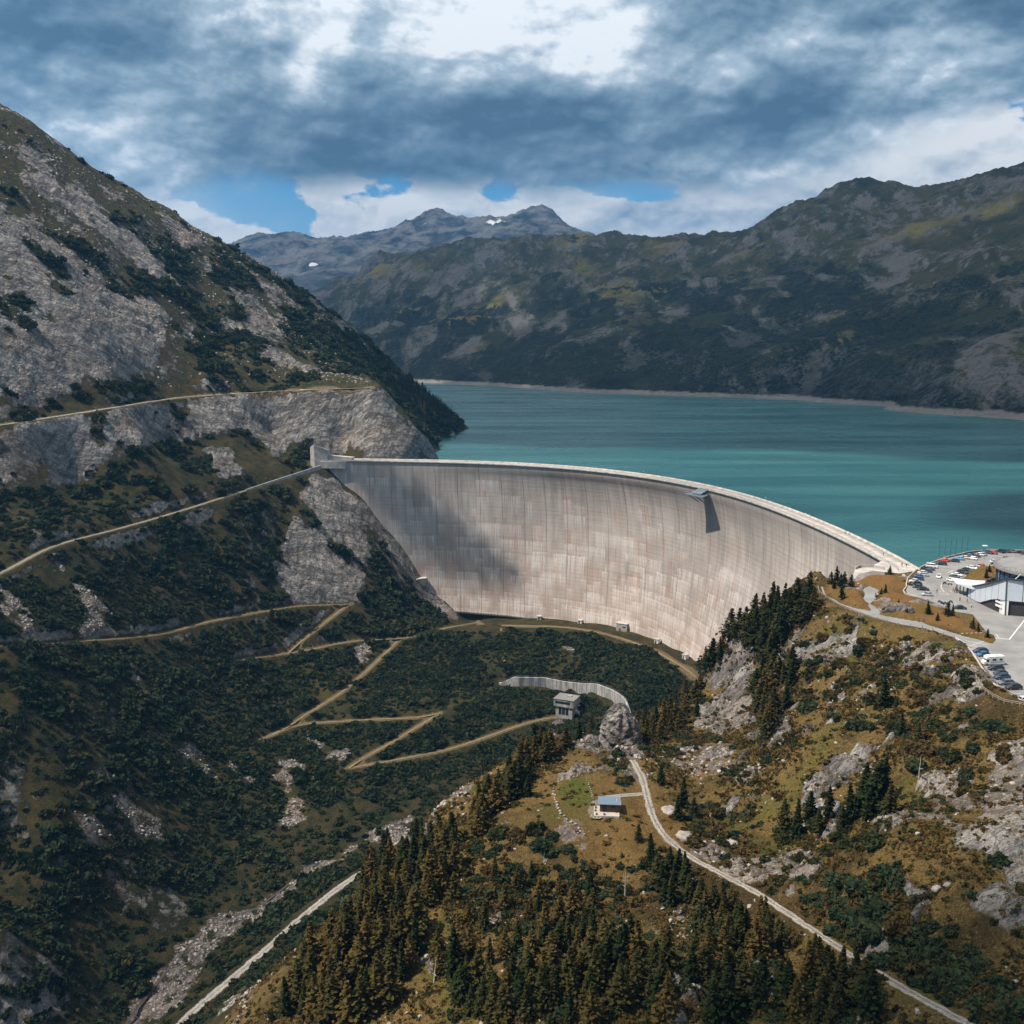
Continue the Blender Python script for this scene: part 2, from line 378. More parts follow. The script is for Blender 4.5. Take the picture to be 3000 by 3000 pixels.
# wooded hill in front
cz((2385,1700,0),(2400,1730,0),(2450,1785,0),(2550,1815,0),(2650,1835,0),(2700,1840,.2),(2790,1868,.4),(2830,1900,.5),(2870,1960,.7),(2900,2005,.8),(2995,2062,1),(2740,1655,1.5),(2850,1630,1.5),(2980,1612,1.5),(2650,1760,1.2),(2800,1750,1.2),(2950,1850,1),(2690,1690,1))
cw((200,440,0),(240,460,1),(300,440,1.5),(220,350,1),(260,350,1.5),(320,350,3),(320,290,3),(250,470,-14),(170,455,-14),(320,480,-14),(400,500,-10),(400,420,6),(500,400,10),(420,300,10))
cy((2600,2000,305),(2700,2200,262),(2500,2200,275),(2400,2000,338),(2300,2200,292),(2600,2450,222),(2800,2300,242),(2950,2200,248),(2950,2500,197),(2950,2800,180),(2700,2700,193),(2500,2600,214),(2850,2080,272),(2700,2060,287),(2850,2400,216))
cy((2400,2740,205),(2200,2600,236),(2000,2500,250),(1890,2300,288),(1860,2220,308),(2700,2930,172),(2880,3000,160),(2450,2480,240),(2250,2450,258),(2100,2350,282),(2000,2250,304))
cy((1790,2370,270),(1690,2320,281),(1590,2330,280),(1550,2450,257),(1350,2500,257),(1300,2700,228),(1500,2700,228),(1700,2600,240),(1700,2900,192),(1300,2950,200),(1000,2800,230),(1000,2715,250),(800,2890,236),(650,3040,232))
cy((1300,2350,302),(1400,2280,318),(1560,2190,336),(1700,2180,334),(1810,2200,326),(1900,2150,350),(1960,2080,385),(2030,2030,405),(2100,2000,398),(2060,2110,372),(2180,1850,402),(2250,1780,400),(2340,1740,394),(2140,2130,352),(2200,2130,340),(2260,1950,372))
cw((-70,300,-98),(-50,360,-112),(-20,400,-112),(20,400,-95),(50,410,-75),(80,440,-80),(-95,290,-112),(-100,230,-92),(-130,200,-105),(-150,250,-140),(-60,150,-62),(0,120,-55),(80,110,-55),(160,110,-48),(110,440,-55),(120,425,-25),(145,420,-12),(-30,60,-60),(200,120,-20),(-200,100,-150),(-175,310,-168),(-190,230,-165),(-230,300,-130))
near_rbf = RBF(CT, 9.0)

RX0, RX1, RY0, RY1, RS = -760.0, 560.0, 40.0, 1660.0, 4.0
_gx1 = np.arange(RX0, RX1 + 1, RS); _gy1 = np.arange(RY0, RY1 + 1, RS)
def _clip_dam(x, y, z):
    a = np.arctan2(x - DC[0], y - DC[1]); r = np.hypot(x - DC[0], y - DC[1]) - crest_r(a)
    lim = 8 + 130 * smooth(a, math.radians(5), math.radians(16)); m = smooth(r, 2, 7) * (1 - smooth(r, lim * .65, lim)) * smooth(a, A0, A0 + .03) * (1 - smooth(a, math.radians(94), math.radians(97)))
    return z * (1 - m) + np.minimum(z, -40) * m
def base_z(x, y):
    return _clip_dam(x, y, near_rbf(x, y))
_RAST = base_z(*np.meshgrid(_gx1, _gy1))
def bil(R, x, y):
    fx = np.clip((np.asarray(x) - RX0) / RS, 0, len(_gx1) - 1.001); fy = np.clip((np.asarray(y) - RY0) / RS, 0, len(_gy1) - 1.001)
    i = fx.astype(int); j = fy.astype(int); u = fx - i; v = fy - j
    return (R[j, i] * (1 - u) + R[j, i + 1] * u) * (1 - v) + (R[j + 1, i] * (1 - u) + R[j + 1, i + 1] * u) * v
_T = np.concatenate([np.arange(110, 500, 0.5), np.arange(500, 1700, 1.5)])
def on_ground(u, v):
    """the point of the ground seen at a place of the photograph"""
    d = ray(u, v); p = np.array([0, 0, CAMZ]) + _T[:, None] * d
    h = p[:, 2] - bil(_RAST, p[:, 0], p[:, 1]); k = np.where(h < 0)[0]
    if not len(k): return p[-1]
    k = max(k[0], 1); t = h[k - 1] / (h[k - 1] - h[k] + 1e-9)
    return p[k - 1] + (p[k] - p[k - 1]) * t
def on_grounds(L): return np.array([on_ground(u, v) for u, v in L])

def in_poly(x, y, P):
    x = np.asarray(x); c = np.zeros(x.shape, bool); n = len(P); j = n - 1
    for i in range(n):
        xi, yi = P[i][0], P[i][1]; xj, yj = P[j][0], P[j][1]
        if yi != yj:
            c ^= ((yi > y) != (yj > y)) & (x < (xj - xi) * (y - yi) / (yj - yi) + xi)
        j = i
    return c
def edge_dist(x, y, P, closed=True):
    """distance to a polyline and the interpolated third coordinate there"""
    P = np.asarray(P, float); n = len(P); best = np.full(np.shape(x), 1e9); hz = np.zeros(np.shape(x))
    for i in range(n if closed else n - 1):
        a, b = P[i], P[(i + 1) % n]; dx, dy = b[0] - a[0], b[1] - a[1]; L = dx * dx + dy * dy + 1e-9
        t = np.clip(((x - a[0]) * dx + (y - a[1]) * dy) / L, 0, 1)
        d = np.hypot(x - a[0] - t * dx, y - a[1] - t * dy); m = d < best
        best = np.where(m, d, best)
        if P.shape[1] > 2: hz = np.where(m, a[2] + t * (b[2] - a[2]), hz)
    return best, hz
def poly_mask(x, y, polys, soft, wob=0.0):
    """soft mask of world polygons with a ragged edge"""
    out = np.zeros(np.shape(x))
    wb = fbm(x / 14.0, y / 14.0, 4) * wob if wob else 0
    for P in polys:
        x0, y0 = P[:, 0].min() - 30, P[:, 1].min() - 30; x1, y1 = P[:, 0].max() + 30, P[:, 1].max() + 30
        k = (x > x0) & (x < x1) & (y > y0) & (y < y1)
        if not k.any(): continue
        d, _ = edge_dist(x[k], y[k], P[:, :2]); ins = in_poly(x[k], y[k], P)
        sd = np.where(ins, d, -d) + (wb[k] if wob else 0)
        out[k] = np.maximum(out[k], smooth(sd, -soft, soft))
    return out
def resample(P, step):
    P = np.asarray(P, float); d = np.r_[0, np.cumsum(np.linalg.norm(np.diff(P[:, :2], axis=0), axis=1))]
    n = max(2, int(d[-1] / step) + 1); s = np.linspace(0, d[-1], n)
    return np.stack([np.interp(s, d, P[:, k]) for k in range(P.shape[1])], 1)
def soften(P, it=3):
    P = np.array(P, float)
    for _ in range(it): P[1:-1] = P[1:-1] * .5 + (P[:-2] + P[2:]) * .25
    return P

# --- routes (photograph places, carried to the ground they lie on)
def route(L, step=5.0, it=6, z=None):
    P = on_grounds(L) if z is None else np.array([at_z(u, v, z) for u, v in L])
    return soften(resample(soften(resample(P, step), it), step), it)
R_BENCH = route([(-80,1257),(0,1245),(150,1222),(300,1199),(450,1174),(550,1161),(700,1152),(850,1143),(980,1139),(1085,1136)])
R_LOWER = route([(-60,1705),(0,1680),(60,1650),(135,1604),(220,1580),(300,1561),(390,1537),(480,1511),(560,1487),(640,1461),(720,1436),(800,1411),(880,1390),(950,1370)])
R_PATH1 = route([(-40,1893),(100,1890),(250,1876),(340,1872),(470,1860),(600,1822),(720,1800),(840,1777),(920,1772),(1000,1771),(1030,1770)])
R_ZIG = [route(L, 4, 3) for L in (
    [(1010,1778),(930,1840),(880,1880),(845,1912)],
    [(1400,1822),(1330,1835),(1250,1852),(1180,1872),(1080,1874),(1000,1882),(920,1902),(845,1913),(760,1925),(700,1935)],
    [(1165,1878),(1080,1960),(1000,2030),(900,2090),(830,2140),(770,2165),(735,2172)],
    [(770,2165),(840,2130),(900,2118),(1000,2113),(1130,2105),(1230,2104),(1290,2088)],
    [(1290,2088),(1220,2130),(1140,2180),(1090,2205),(1040,2235),(1020,2250)],
    [(1020,2250),(1080,2240),(1180,2222),(1320,2195),(1450,2150),(1540,2118),(1610,2100),(1650,2100)])]
R_BERM = route([(1400,1828),(1480,1833),(1560,1834),(1650,1835),(1730,1848),(1800,1862),(1880,1890),(1950,1922),(2010,1958),(2040,1985)], 5, 4)
R_VALLEY = route([(495,3040),(530,2990),(640,2900),(760,2800),(880,2690),(1000,2592),(1100,2530),(1200,2470)], 5, 4)
R_HUT = route([(1853,2226),(1868,2240),(1882,2264),(1890,2310),(1900,2370),(1920,2420),(1950,2470),(1990,2500),(2050,2530),(2120,2560),(2190,2600),(2260,2640),(2330,2690),(2400,2738),(2500,2800),(2600,2865),(2700,2930),(2800,2975),(2900,3030)], 4, 4)
R_HUTSPUR = route([(1890,2325),(1850,2325),(1810,2332),(1775,2335)], 3, 2)
R_HAIR = route([(2860,1925),(2800,1895),(2740,1868),(2680,1850),(2620,1838),(2560,1822),(2500,1800),(2450,1778),(2415,1752),(2400,1728),(2408,1712),(2424,1703)], 4, 2, z=0.1)
R_CREST = route([(2570,1790),(2545,1768),(2536,1745),(2550,1725),(2580,1712),(2612,1708)], 4, 2, z=0.1)
GREEN = on_grounds([(1630,2330),(1650,2290),(1700,2275),(1725,2290),(1740,2350),(1700,2360),(1660,2355)])
PLATEAU = np.array([at_z(u, v, 0.3) for u, v in [(2600,1840),(2550,1815),(2450,1785),(2397,1745),(2392,1715),(2425,1698),(2500,1700),(2570,1678),(2640,1672),(2690,1675),(2672,1712),(2655,1700),(2740,1655),(2800,1638),(2880,1620),(2960,1610),(3150,1612),(3300,1800),(3300,2150),(3000,2064),(2900,2005),(2870,1962),(2830,1902),(2790,1869),(2700,1842)]])
MOUND = [np.array([at_z(u, v, 0)[:2] for u, v in L]) for L in ([(2420,1740),(2425,1710),(2460,1690),(2520,1690),(2535,1700),(2520,1745),(2550,1790),(2480,1770)], [(2560,1770),(2600,1730),(2640,1740),(2700,1760),(2780,1800),(2830,1830),(2900,1860),(2905,1885),(2860,1870),(2700,1820),(2590,1800)], [(2820,1700),(2860,1665),(2910,1660),(2930,1690),(2890,1705)], [(2500,1690),(2640,1690),(2660,1660),(2690,1675),(2640,1730),(2580,1730)])]
FLAT = [(R_BENCH, 3.2, 6), (R_LOWER, 2.6, 5), (R_PATH1, 1.6, 4), (R_BERM, 2, 5), (R_VALLEY, 3, 5), (R_HUT, 2.0, 4), (R_HUTSPUR, 2.0, 4)] + [(r, 1.5, 3.5) for r in R_ZIG]

# --- bare rock, scree and river gravel
RP = [on_grounds(L) for L in (
    [(-60,650),(0,680),(60,650),(130,690),(200,740),(280,800),(330,865),(440,870),(490,930),(480,1010),(420,1080),(330,1120),(200,1150),(100,1195),(0,1212),(-60,1220)],
    [(550,1185),(700,1165),(850,1155),(1085,1146),(1150,1200),(1220,1270),(1270,1328),(1000,1330),(940,1330),(900,1290),(860,1310),(800,1340),(760,1290),(650,1260),(600,1300),(540,1280)],
    [(0,1285),(130,1240),(250,1212),(420,1205),(500,1230),(460,1280),(420,1340),(350,1290),(320,1370),(240,1350),(190,1420),(170,1340),(100,1310),(0,1310)],
    [(930,1400),(978,1405),(1150,1580),(1280,1742),(1345,1812),(1310,1815),(1230,1760),(1170,1690),(1110,1590),(1075,1660),(1050,1760),(950,1770),(870,1768),(800,1700),(815,1620),(850,1560),(880,1450)],
    [(320,2590),(400,2575),(480,2600),(570,2660),(540,2740),(520,2820),(480,2760),(400,2720),(340,2680)],
    [(0,2725),(60,2745),(100,2780),(160,2820),(220,2880),(150,2870),(60,2790),(0,2775)],
    [(2085,1990),(2110,1930),(2150,1890),(2190,1845),(2205,1920),(2200,1990),(2185,2080),(2230,2150),(2190,2175),(2140,2150),(2100,2150),(2020,2120),(2050,2060)],
    [(2345,1905),(2390,1890),(2460,1872),(2510,1855),(2510,1885),(2480,1925),(2420,1950),(2370,1925)],
    [(2890,2190),(2950,2160),(3060,2150),(3060,2560),(2940,2540),(2880,2520),(2800,2480),(2700,2440),(2600,2430),(2560,2400),(2700,2380),(2840,2410),(2900,2330)],
    [(2880,2660),(2960,2640),(3060,2680),(3060,2740),(2960,2730)],
    [(2195,2520),(2260,2490),(2380,2520),(2410,2560),(2380,2595),(2280,2580)],
    [(1720,2200),(1660,2180),(1690,2150),(1780,2140),(1880,2180),(1870,2225),(1770,2205)],
    [(600,1330),(680,1330),(720,1400),(640,1400)],
    [(60,540),(200,620),(330,720),(480,840),(560,880),(480,790),(380,680),(260,580),(120,470),(60,470)],
    [(700,1010),(820,1030),(940,1080),(900,1085),(780,1060)],
)]
SP = [on_grounds(L) for L in (
    [(55,1520),(90,1550),(140,1605),(200,1680),(260,1740),(310,1810),(345,1865),(240,1872),(245,1780),(200,1695),(120,1600)],
    [(0,1720),(40,1740),(70,1775),(125,1850),(100,1880),(60,1850),(0,1800)],
    [(340,1895),(380,1940),(430,2030),(510,2095),(500,2110),(440,2060),(390,1995)],
    [(520,2170),(560,2178),(620,2240),(645,2290),(600,2270),(540,2215)],
    [(905,2170),(960,2185),(1010,2210),(1010,2245),(950,2225)],
    [(820,2215),(900,2250),(945,2310),(930,2330),(890,2290),(860,2260),(880,2330),(895,2400),(850,2440),(810,2390),(840,2340),(810,2270)],
    [(330,2340),(400,2360),(470,2400),(465,2460),(400,2455),(340,2375)],
    [(220,2375),(270,2395),(320,2420),(290,2500),(250,2450)],
    [(260,2245),(330,2270),(380,2320),(330,2300),(270,2275)],
    [(660,2210),(700,2260),(760,2290),(720,2300),(680,2260)],
    [(1030,1930),(1070,1880),(1100,1900),(1060,1950)],
    [(330,3010),(430,2890),(550,2745),(580,2715),(635,2685),(740,2665),(840,2588),(900,2540),(1000,2495),(1200,2388),(1380,2297),(1395,2308),(1280,2374),(1100,2455),(900,2566),(735,2705),(650,2775),(545,2900),(440,3010)],
    [(1640,1890),(1680,1900),(1690,1920),(1640,1910)],
    [(2420,1990),(2470,1945),(2490,1960),(2470,2060),(2430,2070)],
    [(2560,2000),(2600,1930),(2640,1895),(2660,1920),(2620,1990),(2570,2075),(2500,2070)],
    [(1920,2180),(2000,2190),(2100,2200),(2220,2230),(2250,2290),(2200,2320),(2100,2280),(2000,2260),(1930,2240)],
    [(1900,2660),(2050,2650),(2040,2720),(2000,2780),(1920,2780)],
    [(1220,2800),(1290,2775),(1300,2860),(1240,2895)],
    [(1640,2390),(1700,2430),(1760,2500),(1740,2530),(1660,2450)],
    [(600,2990),(720,2890),(760,2900),(700,2990)],
    [(2000,2440),(2100,2450),(2150,2500),(2080,2530),(2010,2490)],
    [(1795,2212),(1860,2212),(1888,2238),(1893,2300),(1866,2296),(1850,2252),(1788,2240)],
    [(1380,2640),(1500,2640),(1520,2670),(1460,2720),(1400,2720)],
)]
HUTP = on_ground(1790, 2385)
def masks(x, y):
    rock = np.maximum(poly_mask(x, y, RP[:4] + RP[6:], 3.0, 9.0), .50 * poly_mask(x, y, RP[4:6], 4.0, 9.0)); scree = poly_mask(x, y, SP, 3.5, 9.0) * (.72 + .9 * fbm(x / 7.0 + 70, y / 7.0, 3)).clip(0, 1)
    n = fbm(x / 38.0, y / 38.0, 5)
    # bare outcrops scattered over the upper left mountain
    up = smooth(base_cache(x, y), 60, 110) * (x < -100) * (y > 560)
    rock = np.maximum(rock, up * (.22 + .42 * smooth(fbm(x / 55 + 4, y / 55, 5), -.12, .22)))
    hl_ = (x > 8) & (y < 430) & (np.hypot(x - HUTP[0], y - HUTP[1]) > 26)
    rock = np.maximum(rock, hl_ * smooth(fbm(x / 24 + 40, y / 20 + 7, 4), .17, .27) * .95)
    rock = rock * (1 - .9 * smooth(n, .10, .30) * (1 - smooth(rock, .99, 1.01) * .4))
    return rock, scree, n
def base_cache(x, y): return bil(_RAST, x, y)
def ground_z(x, y, masks_=None, fine=True):
    x = np.asarray(x, float); y = np.asarray(y, float)
    z = base_z(x, y) if x.size > 50 else bil(_RAST, x, y)
    rock, scree, n = masks_ or masks(x, y)
    plat = poly_mask(x, y, [PLATEAU], 3.0)
    # relief: rolling, gullied, and craggy where rock is bare
    dist = np.hypot(x, y)
    g = fbm((x + .35 * y) / 60.0, (y - .2 * x) / 95.0, 4, .5, True) - .2
    left = smooth(-x, 60, 160) * smooth(y, 380, 520)
    rel = n * 2.2 + left * g * 5.0 + fbm(x / 9.0, y / 9.0, 3) * .9
    rel = rel + rock * (fbm(x / 21.0 + 5, (y + z * .6) / 15.0, 5, .55, True) * 4.6 - 1.0)
    hill = smooth(dist, 470, 420)
    rel = rel + (1 - hill) * rock * (fbm((x + y + z) / 9.0, (y - x + z) / 7.0, 4, .55, True) * 2.4)
    rel = rel + hill * rock * (fbm((x + z) / 6.0, y / 8.0, 4, .55, True) * 1.8)
    near_lake = smooth(np.abs(z - LAKE), 0, 6)
    fade = np.ones_like(z)
    a = np.arctan2(x - DC[0], y - DC[1]); rr = np.abs(np.hypot(x - DC[0], y - DC[1]) - crest_r(a) - 6)
    fade = fade * np.where((a > -.1) & (a < 1.9), .25 + .75 * smooth(rr, 8, 40), 1) * (.25 + .75 * near_lake)
    hutd = np.hypot(x - HUTP[0], y - HUTP[1]); fade = fade * (.12 + .88 * smooth(hutd, 16, 34))
    z = z + rel * fade
    for P, w, s in FLAT:
        k = (x > P[:, 0].min() - 12) & (x < P[:, 0].max() + 12) & (y > P[:, 1].min() - 12) & (y < P[:, 1].max() + 12)
        if not np.any(k): continue
        d, hz = edge_dist(x[k], y[k], P, False); m = 1 - smooth(d, w, w + s)
        z[k] = z[k] * (1 - m) + (hz - .12) * m
    mnd = poly_mask(x, y, MOUND, 2.2) * plat
    z = z * (1 - plat) + plat * (-.09 + mnd * (.35 + 1.3 * smooth(fbm(x / 12, y / 12, 2), -.2, .4)))
    return z

def fan(y0, y1, q, ncol, spread, pad):
    ys = [y0]
    while ys[-1] < y1: ys.append(ys[-1] * (1 + q))
    ys = np.array(ys); t = np.linspace(-1, 1, ncol)
    return np.meshgrid(t, ys)[0] * (spread * ys + pad)[:, None], np.repeat(ys[:, None], ncol, 1)

GX, GY = fan(70.0, 1640.0, QROW, NCOL, 0.60, 70.0)
_m = masks(GX.ravel(), GY.ravel())
GZ = ground_z(GX.ravel(), GY.ravel(), _m)
# lush / dry grass fields
def grass_fields(x, y):
    lush = poly_mask(x, y, [GREEN], 1.0, 1.0)
    return lush
_lush = grass_fields(GX.ravel(), GY.ravel())
_path = np.zeros(GX.size)
# ------------------------------------------------------------------ ground material and mesh
def mat_ground():
    m, t = material("alpine_ground")
    geo = t.n('ShaderNodeNewGeometry'); P = geo.outputs['Position']
    nzv = t.sep(geo.outputs['Normal'])[2]
    rock, scree, lush, dry, path = (t.attr(k) for k in ('rock', 'scree', 'lush', 'dry', 'path'))
    big = t.noise(P, 0.028, 6, .6); mid = t.noise(P, 0.16, 6, .62); fine = t.noise(P, 0.9, 6, .65); tiny = t.noise(P, 3.2, 4, .6)
    # valley side: dark heath between shrubs, foreground: dry autumn grass
    heath = t.mix(t.ss(mid, .38, .62), (0.026, 0.032, 0.013), (0.066, 0.050, 0.020))
    heath = t.mix(t.ss(big, .55, .74), heath, (0.078, 0.064, 0.022))
    gold = t.mix(t.ss(mid, .36, .60), (0.255, 0.155, 0.052), (0.165, 0.122, 0.036))
    gold = t.mix(t.ss(fine, .40, .62), gold, (0.265, 0.165, 0.056))
    gold = t.mix(t.ss(big, .47, .64), gold, (0.072, 0.046, 0.018))
    gold = t.mix(t.math('MULTIPLY', t.ss(t.noise(t.mapping(P, loc=(50, 9, 0)), .07, 5, .65), .53, .68), .8), gold, (0.052, 0.042, 0.015))
    gold = t.mix(t.math('MULTIPLY', t.ss(tiny, .56, .40), .62), gold, (0.042, 0.034, 0.012))
    gold = t.mix(t.math('MULTIPLY', t.ss(t.noise(P, 1.6, 5, .7), .56, .66), .7), gold, (0.30, 0.205, 0.085))
    gold = t.mix(t.math('MULTIPLY', t.ss(t.noise(t.mapping(P, loc=(3, 77, 0)), .55, 5, .7), .54, .64), .75), gold, (0.046, 0.038, 0.014))
    orange = t.mix(t.ss(fine, .4, .65), (0.26, 0.135, 0.042), (0.20, 0.115, 0.035))
    gold = t.mix(t.attr('mound'), gold, orange)
    grass = t.mix(dry, heath, gold)
    green = t.mix(t.ss(fine, .35, .65), (0.075, 0.098, 0.016), (0.135, 0.125, 0.024))
    grass = t.mix(lush, grass, green)
    # rock: tilted strata, cracks, rusty and pale patches
    warp = t.vmath('ADD', P, t.vmath('SCALE', t.noise(P, .035, 3, .5, out='Color'), None))
    sn = [n for n in t.t.nodes if n.bl_idname == 'ShaderNodeVectorMath' and n.operation == 'SCALE'][-1]; sn.inputs['Scale'].default_value = 9.0
    dir1 = t.mapping(warp, (1, 1, 1), (0.9, 0.35, 0.5)); dir2 = t.mapping(warp, (1, 1, 1), (-0.5, 0.8, -0.4))
    strata = t.noise(t.mapping(dir1, (.022, .030, .13)), 1.0, 10, .70, .1)
    st2 = t.noise(t.mapping(dir2, (.045, .045, .26)), 1.0, 8, .66, .2)
    def seams(v, wd):
        return t.ss(t.math('ABSOLUTE', t.math('SUBTRACT', v, .5)), wd, 0.0)
    s1 = seams(t.noise(t.mapping(dir1, (.05, .07, .36), loc=(7, 3, 1)), 1.0, 8, .66, .15), .026)
    s2 = seams(t.noise(t.mapping(dir2, (.06, .10, .30), loc=(1, 9, 4)), 1.0, 8, .68, .1), .022)
    fac = t.n('ShaderNodeTexVoronoi'); t._in(fac.inputs['Vector'], t.mapping(dir1, (.07, .10, .26))); fac.inputs['Scale'].default_value = 1.0; fac.inputs['Randomness'].default_value = 1.0
    facet = t.sep(fac.outputs['Color'])[0]
    rc = t.mix(t.ss(strata, .36, .60), (0.195, 0.182, 0.172), (0.54, 0.49, 0.45))
    rc = t.mix(t.math('MULTIPLY', t.ss(st2, .50, .34), .8), rc, (0.105, 0.098, 0.096))
    rc = t.mix(t.math('MULTIPLY', facet, .30), rc, (0.20, 0.185, 0.175))
    rc = t.mix(t.math('MULTIPLY', t.ss(big, .48, .66), .40), rc, (0.36, 0.265, 0.20))
    rc = t.mix(t.math('MULTIPLY', t.math('MAXIMUM', s1, s2), .62), rc, (0.045, 0.042, 0.040))
    # rock mask with moss and grass in its ragged places and on ledges
    rn = t.math('ADD', t.math('MULTIPLY', t.math('SUBTRACT', mid, .5), 1.5), t.math('MULTIPLY', t.math('SUBTRACT', fine, .5), .9))
    rmask = t.ss(t.math('ADD', rock, rn), .42, .60)
    ledge = t.math('MULTIPLY', t.ss(nzv, .74, .90), t.ss(fine, .45, .6))
    rmask = t.math('MULTIPLY', rmask, t.math('SUBTRACT', 1.0, t.math('MULTIPLY', ledge, .7)))
    steep = t.math('MULTIPLY', t.ss(t.math('ADD', nzv, t.math('MULTIPLY', t.math('SUBTRACT', mid, .5), .5)), .66, .54), .95)
    rmask = t.math('MAXIMUM', rmask, steep)
    c = t.mix(rmask, grass, rc)
    # scree: angular stones
    v1 = t.n('ShaderNodeTexVoronoi'); t._in(v1.inputs['Vector'], P); v1.inputs['Scale'].default_value = 0.75
    v2 = t.n('ShaderNodeTexVoronoi'); t._in(v2.inputs['Vector'], P); v2.inputs['Scale'].default_value = 1.9
    sv = t.math('MULTIPLY', t.sep(v1.outputs['Color'])[0], t.lin(v2.outputs['Distance'], 0, .6, 1.0, .35))
    scol = t.mix(sv, (0.085, 0.075, 0.07), (0.47, 0.405, 0.36))
    scol = t.mix(t.math('MULTIPLY', t.ss(big, .45, .7), .4), scol, (0.40, 0.285, 0.22))
    smask = t.ss(t.math('ADD', scree, t.math('ADD', t.math('MULTIPLY', t.math('SUBTRACT', mid, .5), 2.0), t.math('MULTIPLY', t.math('SUBTRACT', fine, .5), 1.7))), .46, .60)
    c = t.mix(smask, c, scol)
    dirt = t.mix(t.ss(fine, .35, .65), (0.20, 0.155, 0.095), (0.13, 0.095, 0.045))
    c = t.mix(t.ss(t.math('ADD', path, t.math('MULTIPLY', t.math('SUBTRACT', fine, .5), .8)), .35, .65), c, dirt)
    hgt = t.math('ADD', t.math('MULTIPLY', strata, rmask), t.math('ADD', t.math('MULTIPLY', fine, .35), t.math('MULTIPLY', t.math('MULTIPLY', v1.outputs['Distance'], -.5), smask)))
    hgt = t.math('ADD', hgt, t.math('MULTIPLY', t.math('ADD', t.math('ADD', st2, t.math('MULTIPLY', facet, .5)), t.math('MULTIPLY', t.math('MAXIMUM', s1, s2), -.6)), rmask))
    bmp = t.bump(hgt, 1.0, 3.2)
    bmp = t.bump(t.math('ADD', tiny, fine), .8, .5, bmp)
    t.surface(c, .92, bmp, .12)
    return m
M_GROUND = mat_ground()
def ribbon_dist(L, x, y, w, s):
    out = np.zeros(x.shape)
    for P in L:
        k = (x > P[:, 0].min() - 12) & (x < P[:, 0].max() + 12) & (y > P[:, 1].min() - 12) & (y < P[:, 1].max() + 12)
        if np.any(k):
            d, _ = edge_dist(x[k], y[k], P, False); out[k] = np.maximum(out[k], 1 - smooth(d, w, w + s))
    return out
HILL_EDGE = np.array([(-150, 60), (-105, 200), (-80, 240), (-45, 300), (-20, 345), (30, 375), (60, 420), (100, 440), (150, 425), (185, 432), (190, 520), (700, 520), (700, 60)], float)
def dry_field(x, y): return poly_mask(x, y, [HILL_EDGE], 8.0, 6.0)
_x, _y = GX.ravel(), GY.ravel()
_dry = dry_field(_x, _y)
_path = np.maximum(ribbon_dist(R_ZIG + [R_PATH1, R_LOWER], _x, _y, 1.2, 2.2), ribbon_dist([R_BENCH, R_BERM], _x, _y, 2.5, 3.5))
_mound = poly_mask(_x, _y, MOUND, 1.5, 1.0)
_mound = np.maximum(_mound, .75 * poly_mask(_x, _y, [on_grounds([(1360,1815),(1500,1812),(1700,1826),(1830,1846),(1970,1900),(2045,1940),(2040,1995),(1960,1950),(1850,1890),(1700,1855),(1500,1842),(1300,1860),(1180,1885),(1250,1845)])], 3, 3))
_hd = np.hypot(_x - HUTP[0], _y - HUTP[1])
_lush = np.maximum(_lush, .45 * smooth(fbm(_x / 26 + 9, _y / 26, 4), .12, .35) * _dry)
_mound = np.maximum(_mound, .35 * (1 - smooth(_hd, 14, 30)))
ground = mesh_np("ground", np.c_[_x, _y, GZ], grid_faces(*GX.shape), M_GROUND, True,
                 attrs=dict(rock=_m[0], scree=_m[1], lush=_lush, dry=_dry, path=_path, mound=_mound))
tag(ground, kind='structure')
_GZ2 = GZ.reshape(GX.shape)
def gz(x, y):
    """height of the finished ground mesh"""
    x = np.atleast_1d(np.asarray(x, float)); y = np.atleast_1d(np.asarray(y, float))
    ys = GY[:, 0]; j = np.clip(np.searchsorted(ys, y) - 1, 0, len(ys) - 2); tv = np.clip((y - ys[j]) / (ys[j + 1] - ys[j]), 0, 1)
    def row(jj):
        half = 0.60 * ys[jj] + 70.0; f = np.clip((x / half + 1) / 2 * (NCOL - 1), 0, NCOL - 1.001); i = f.astype(int); u = f - i
        return _GZ2[jj, i] * (1 - u) + _GZ2[jj, i + 1] * u
    return row(j) * (1 - tv) + row(j + 1) * tv

# ------------------------------------------------------------------ far mountains across the lake
FT = []
def fy(*L):
    for u, v, y in L: FT.append(tuple(at_y(u, v, y)))
def fw(*L):
    for p in L: FT.append(p)
SHORE = [(-420, 3000), (-265, 2700), (0, 2380), (141, 2153), (300, 2030), (494, 1888), (590, 1640), (648, 1461), (690, 1365), (800, 1200), (950, 1000)]
for x, y in SHORE: FT.append((x, y, LAKE - .5))
for x, y in SHORE: FT.append((x + 45 * .8, y + 45 * .6, LAKE + 16)); FT.append((x - 90 * .8, y - 90 * .6, -60))
fw((-300, 1500, -80), (0, 1500, -80), (300, 1300, -80), (500, 1200, -80), (-300, 2200, -80), (-600, 3000, 60), (-700, 2400, 150), (-900, 1500, 100), (200, 1000, -80))
RIDGE = [(915,885,6000),(1000,832,5600),(1080,782,5300),(1160,748,5000),(1300,728,4800),(1400,724,4700),(1500,720,4600),(1620,714,4500),(1700,712,4400),(1850,708,4200),(1900,720,4100),(1980,716,4000),(2050,705,3900),(2120,718,3850),(2180,738,3800),(2240,712,3700),(2300,682,3600),(2400,606,3480),(2480,556,3400),(2600,550,3300),(2700,546,3200),(2760,556,3150),(2870,542,3050),(2950,508,2950),(3000,482,2900),(3120,430,2800),(3300,380,2700)]
fy(*RIDGE)
for u, v, y in RIDGE:
    p = at_y(u, v, y); FT.append((p[0] * 1.1, y + 700, p[2] - 190))
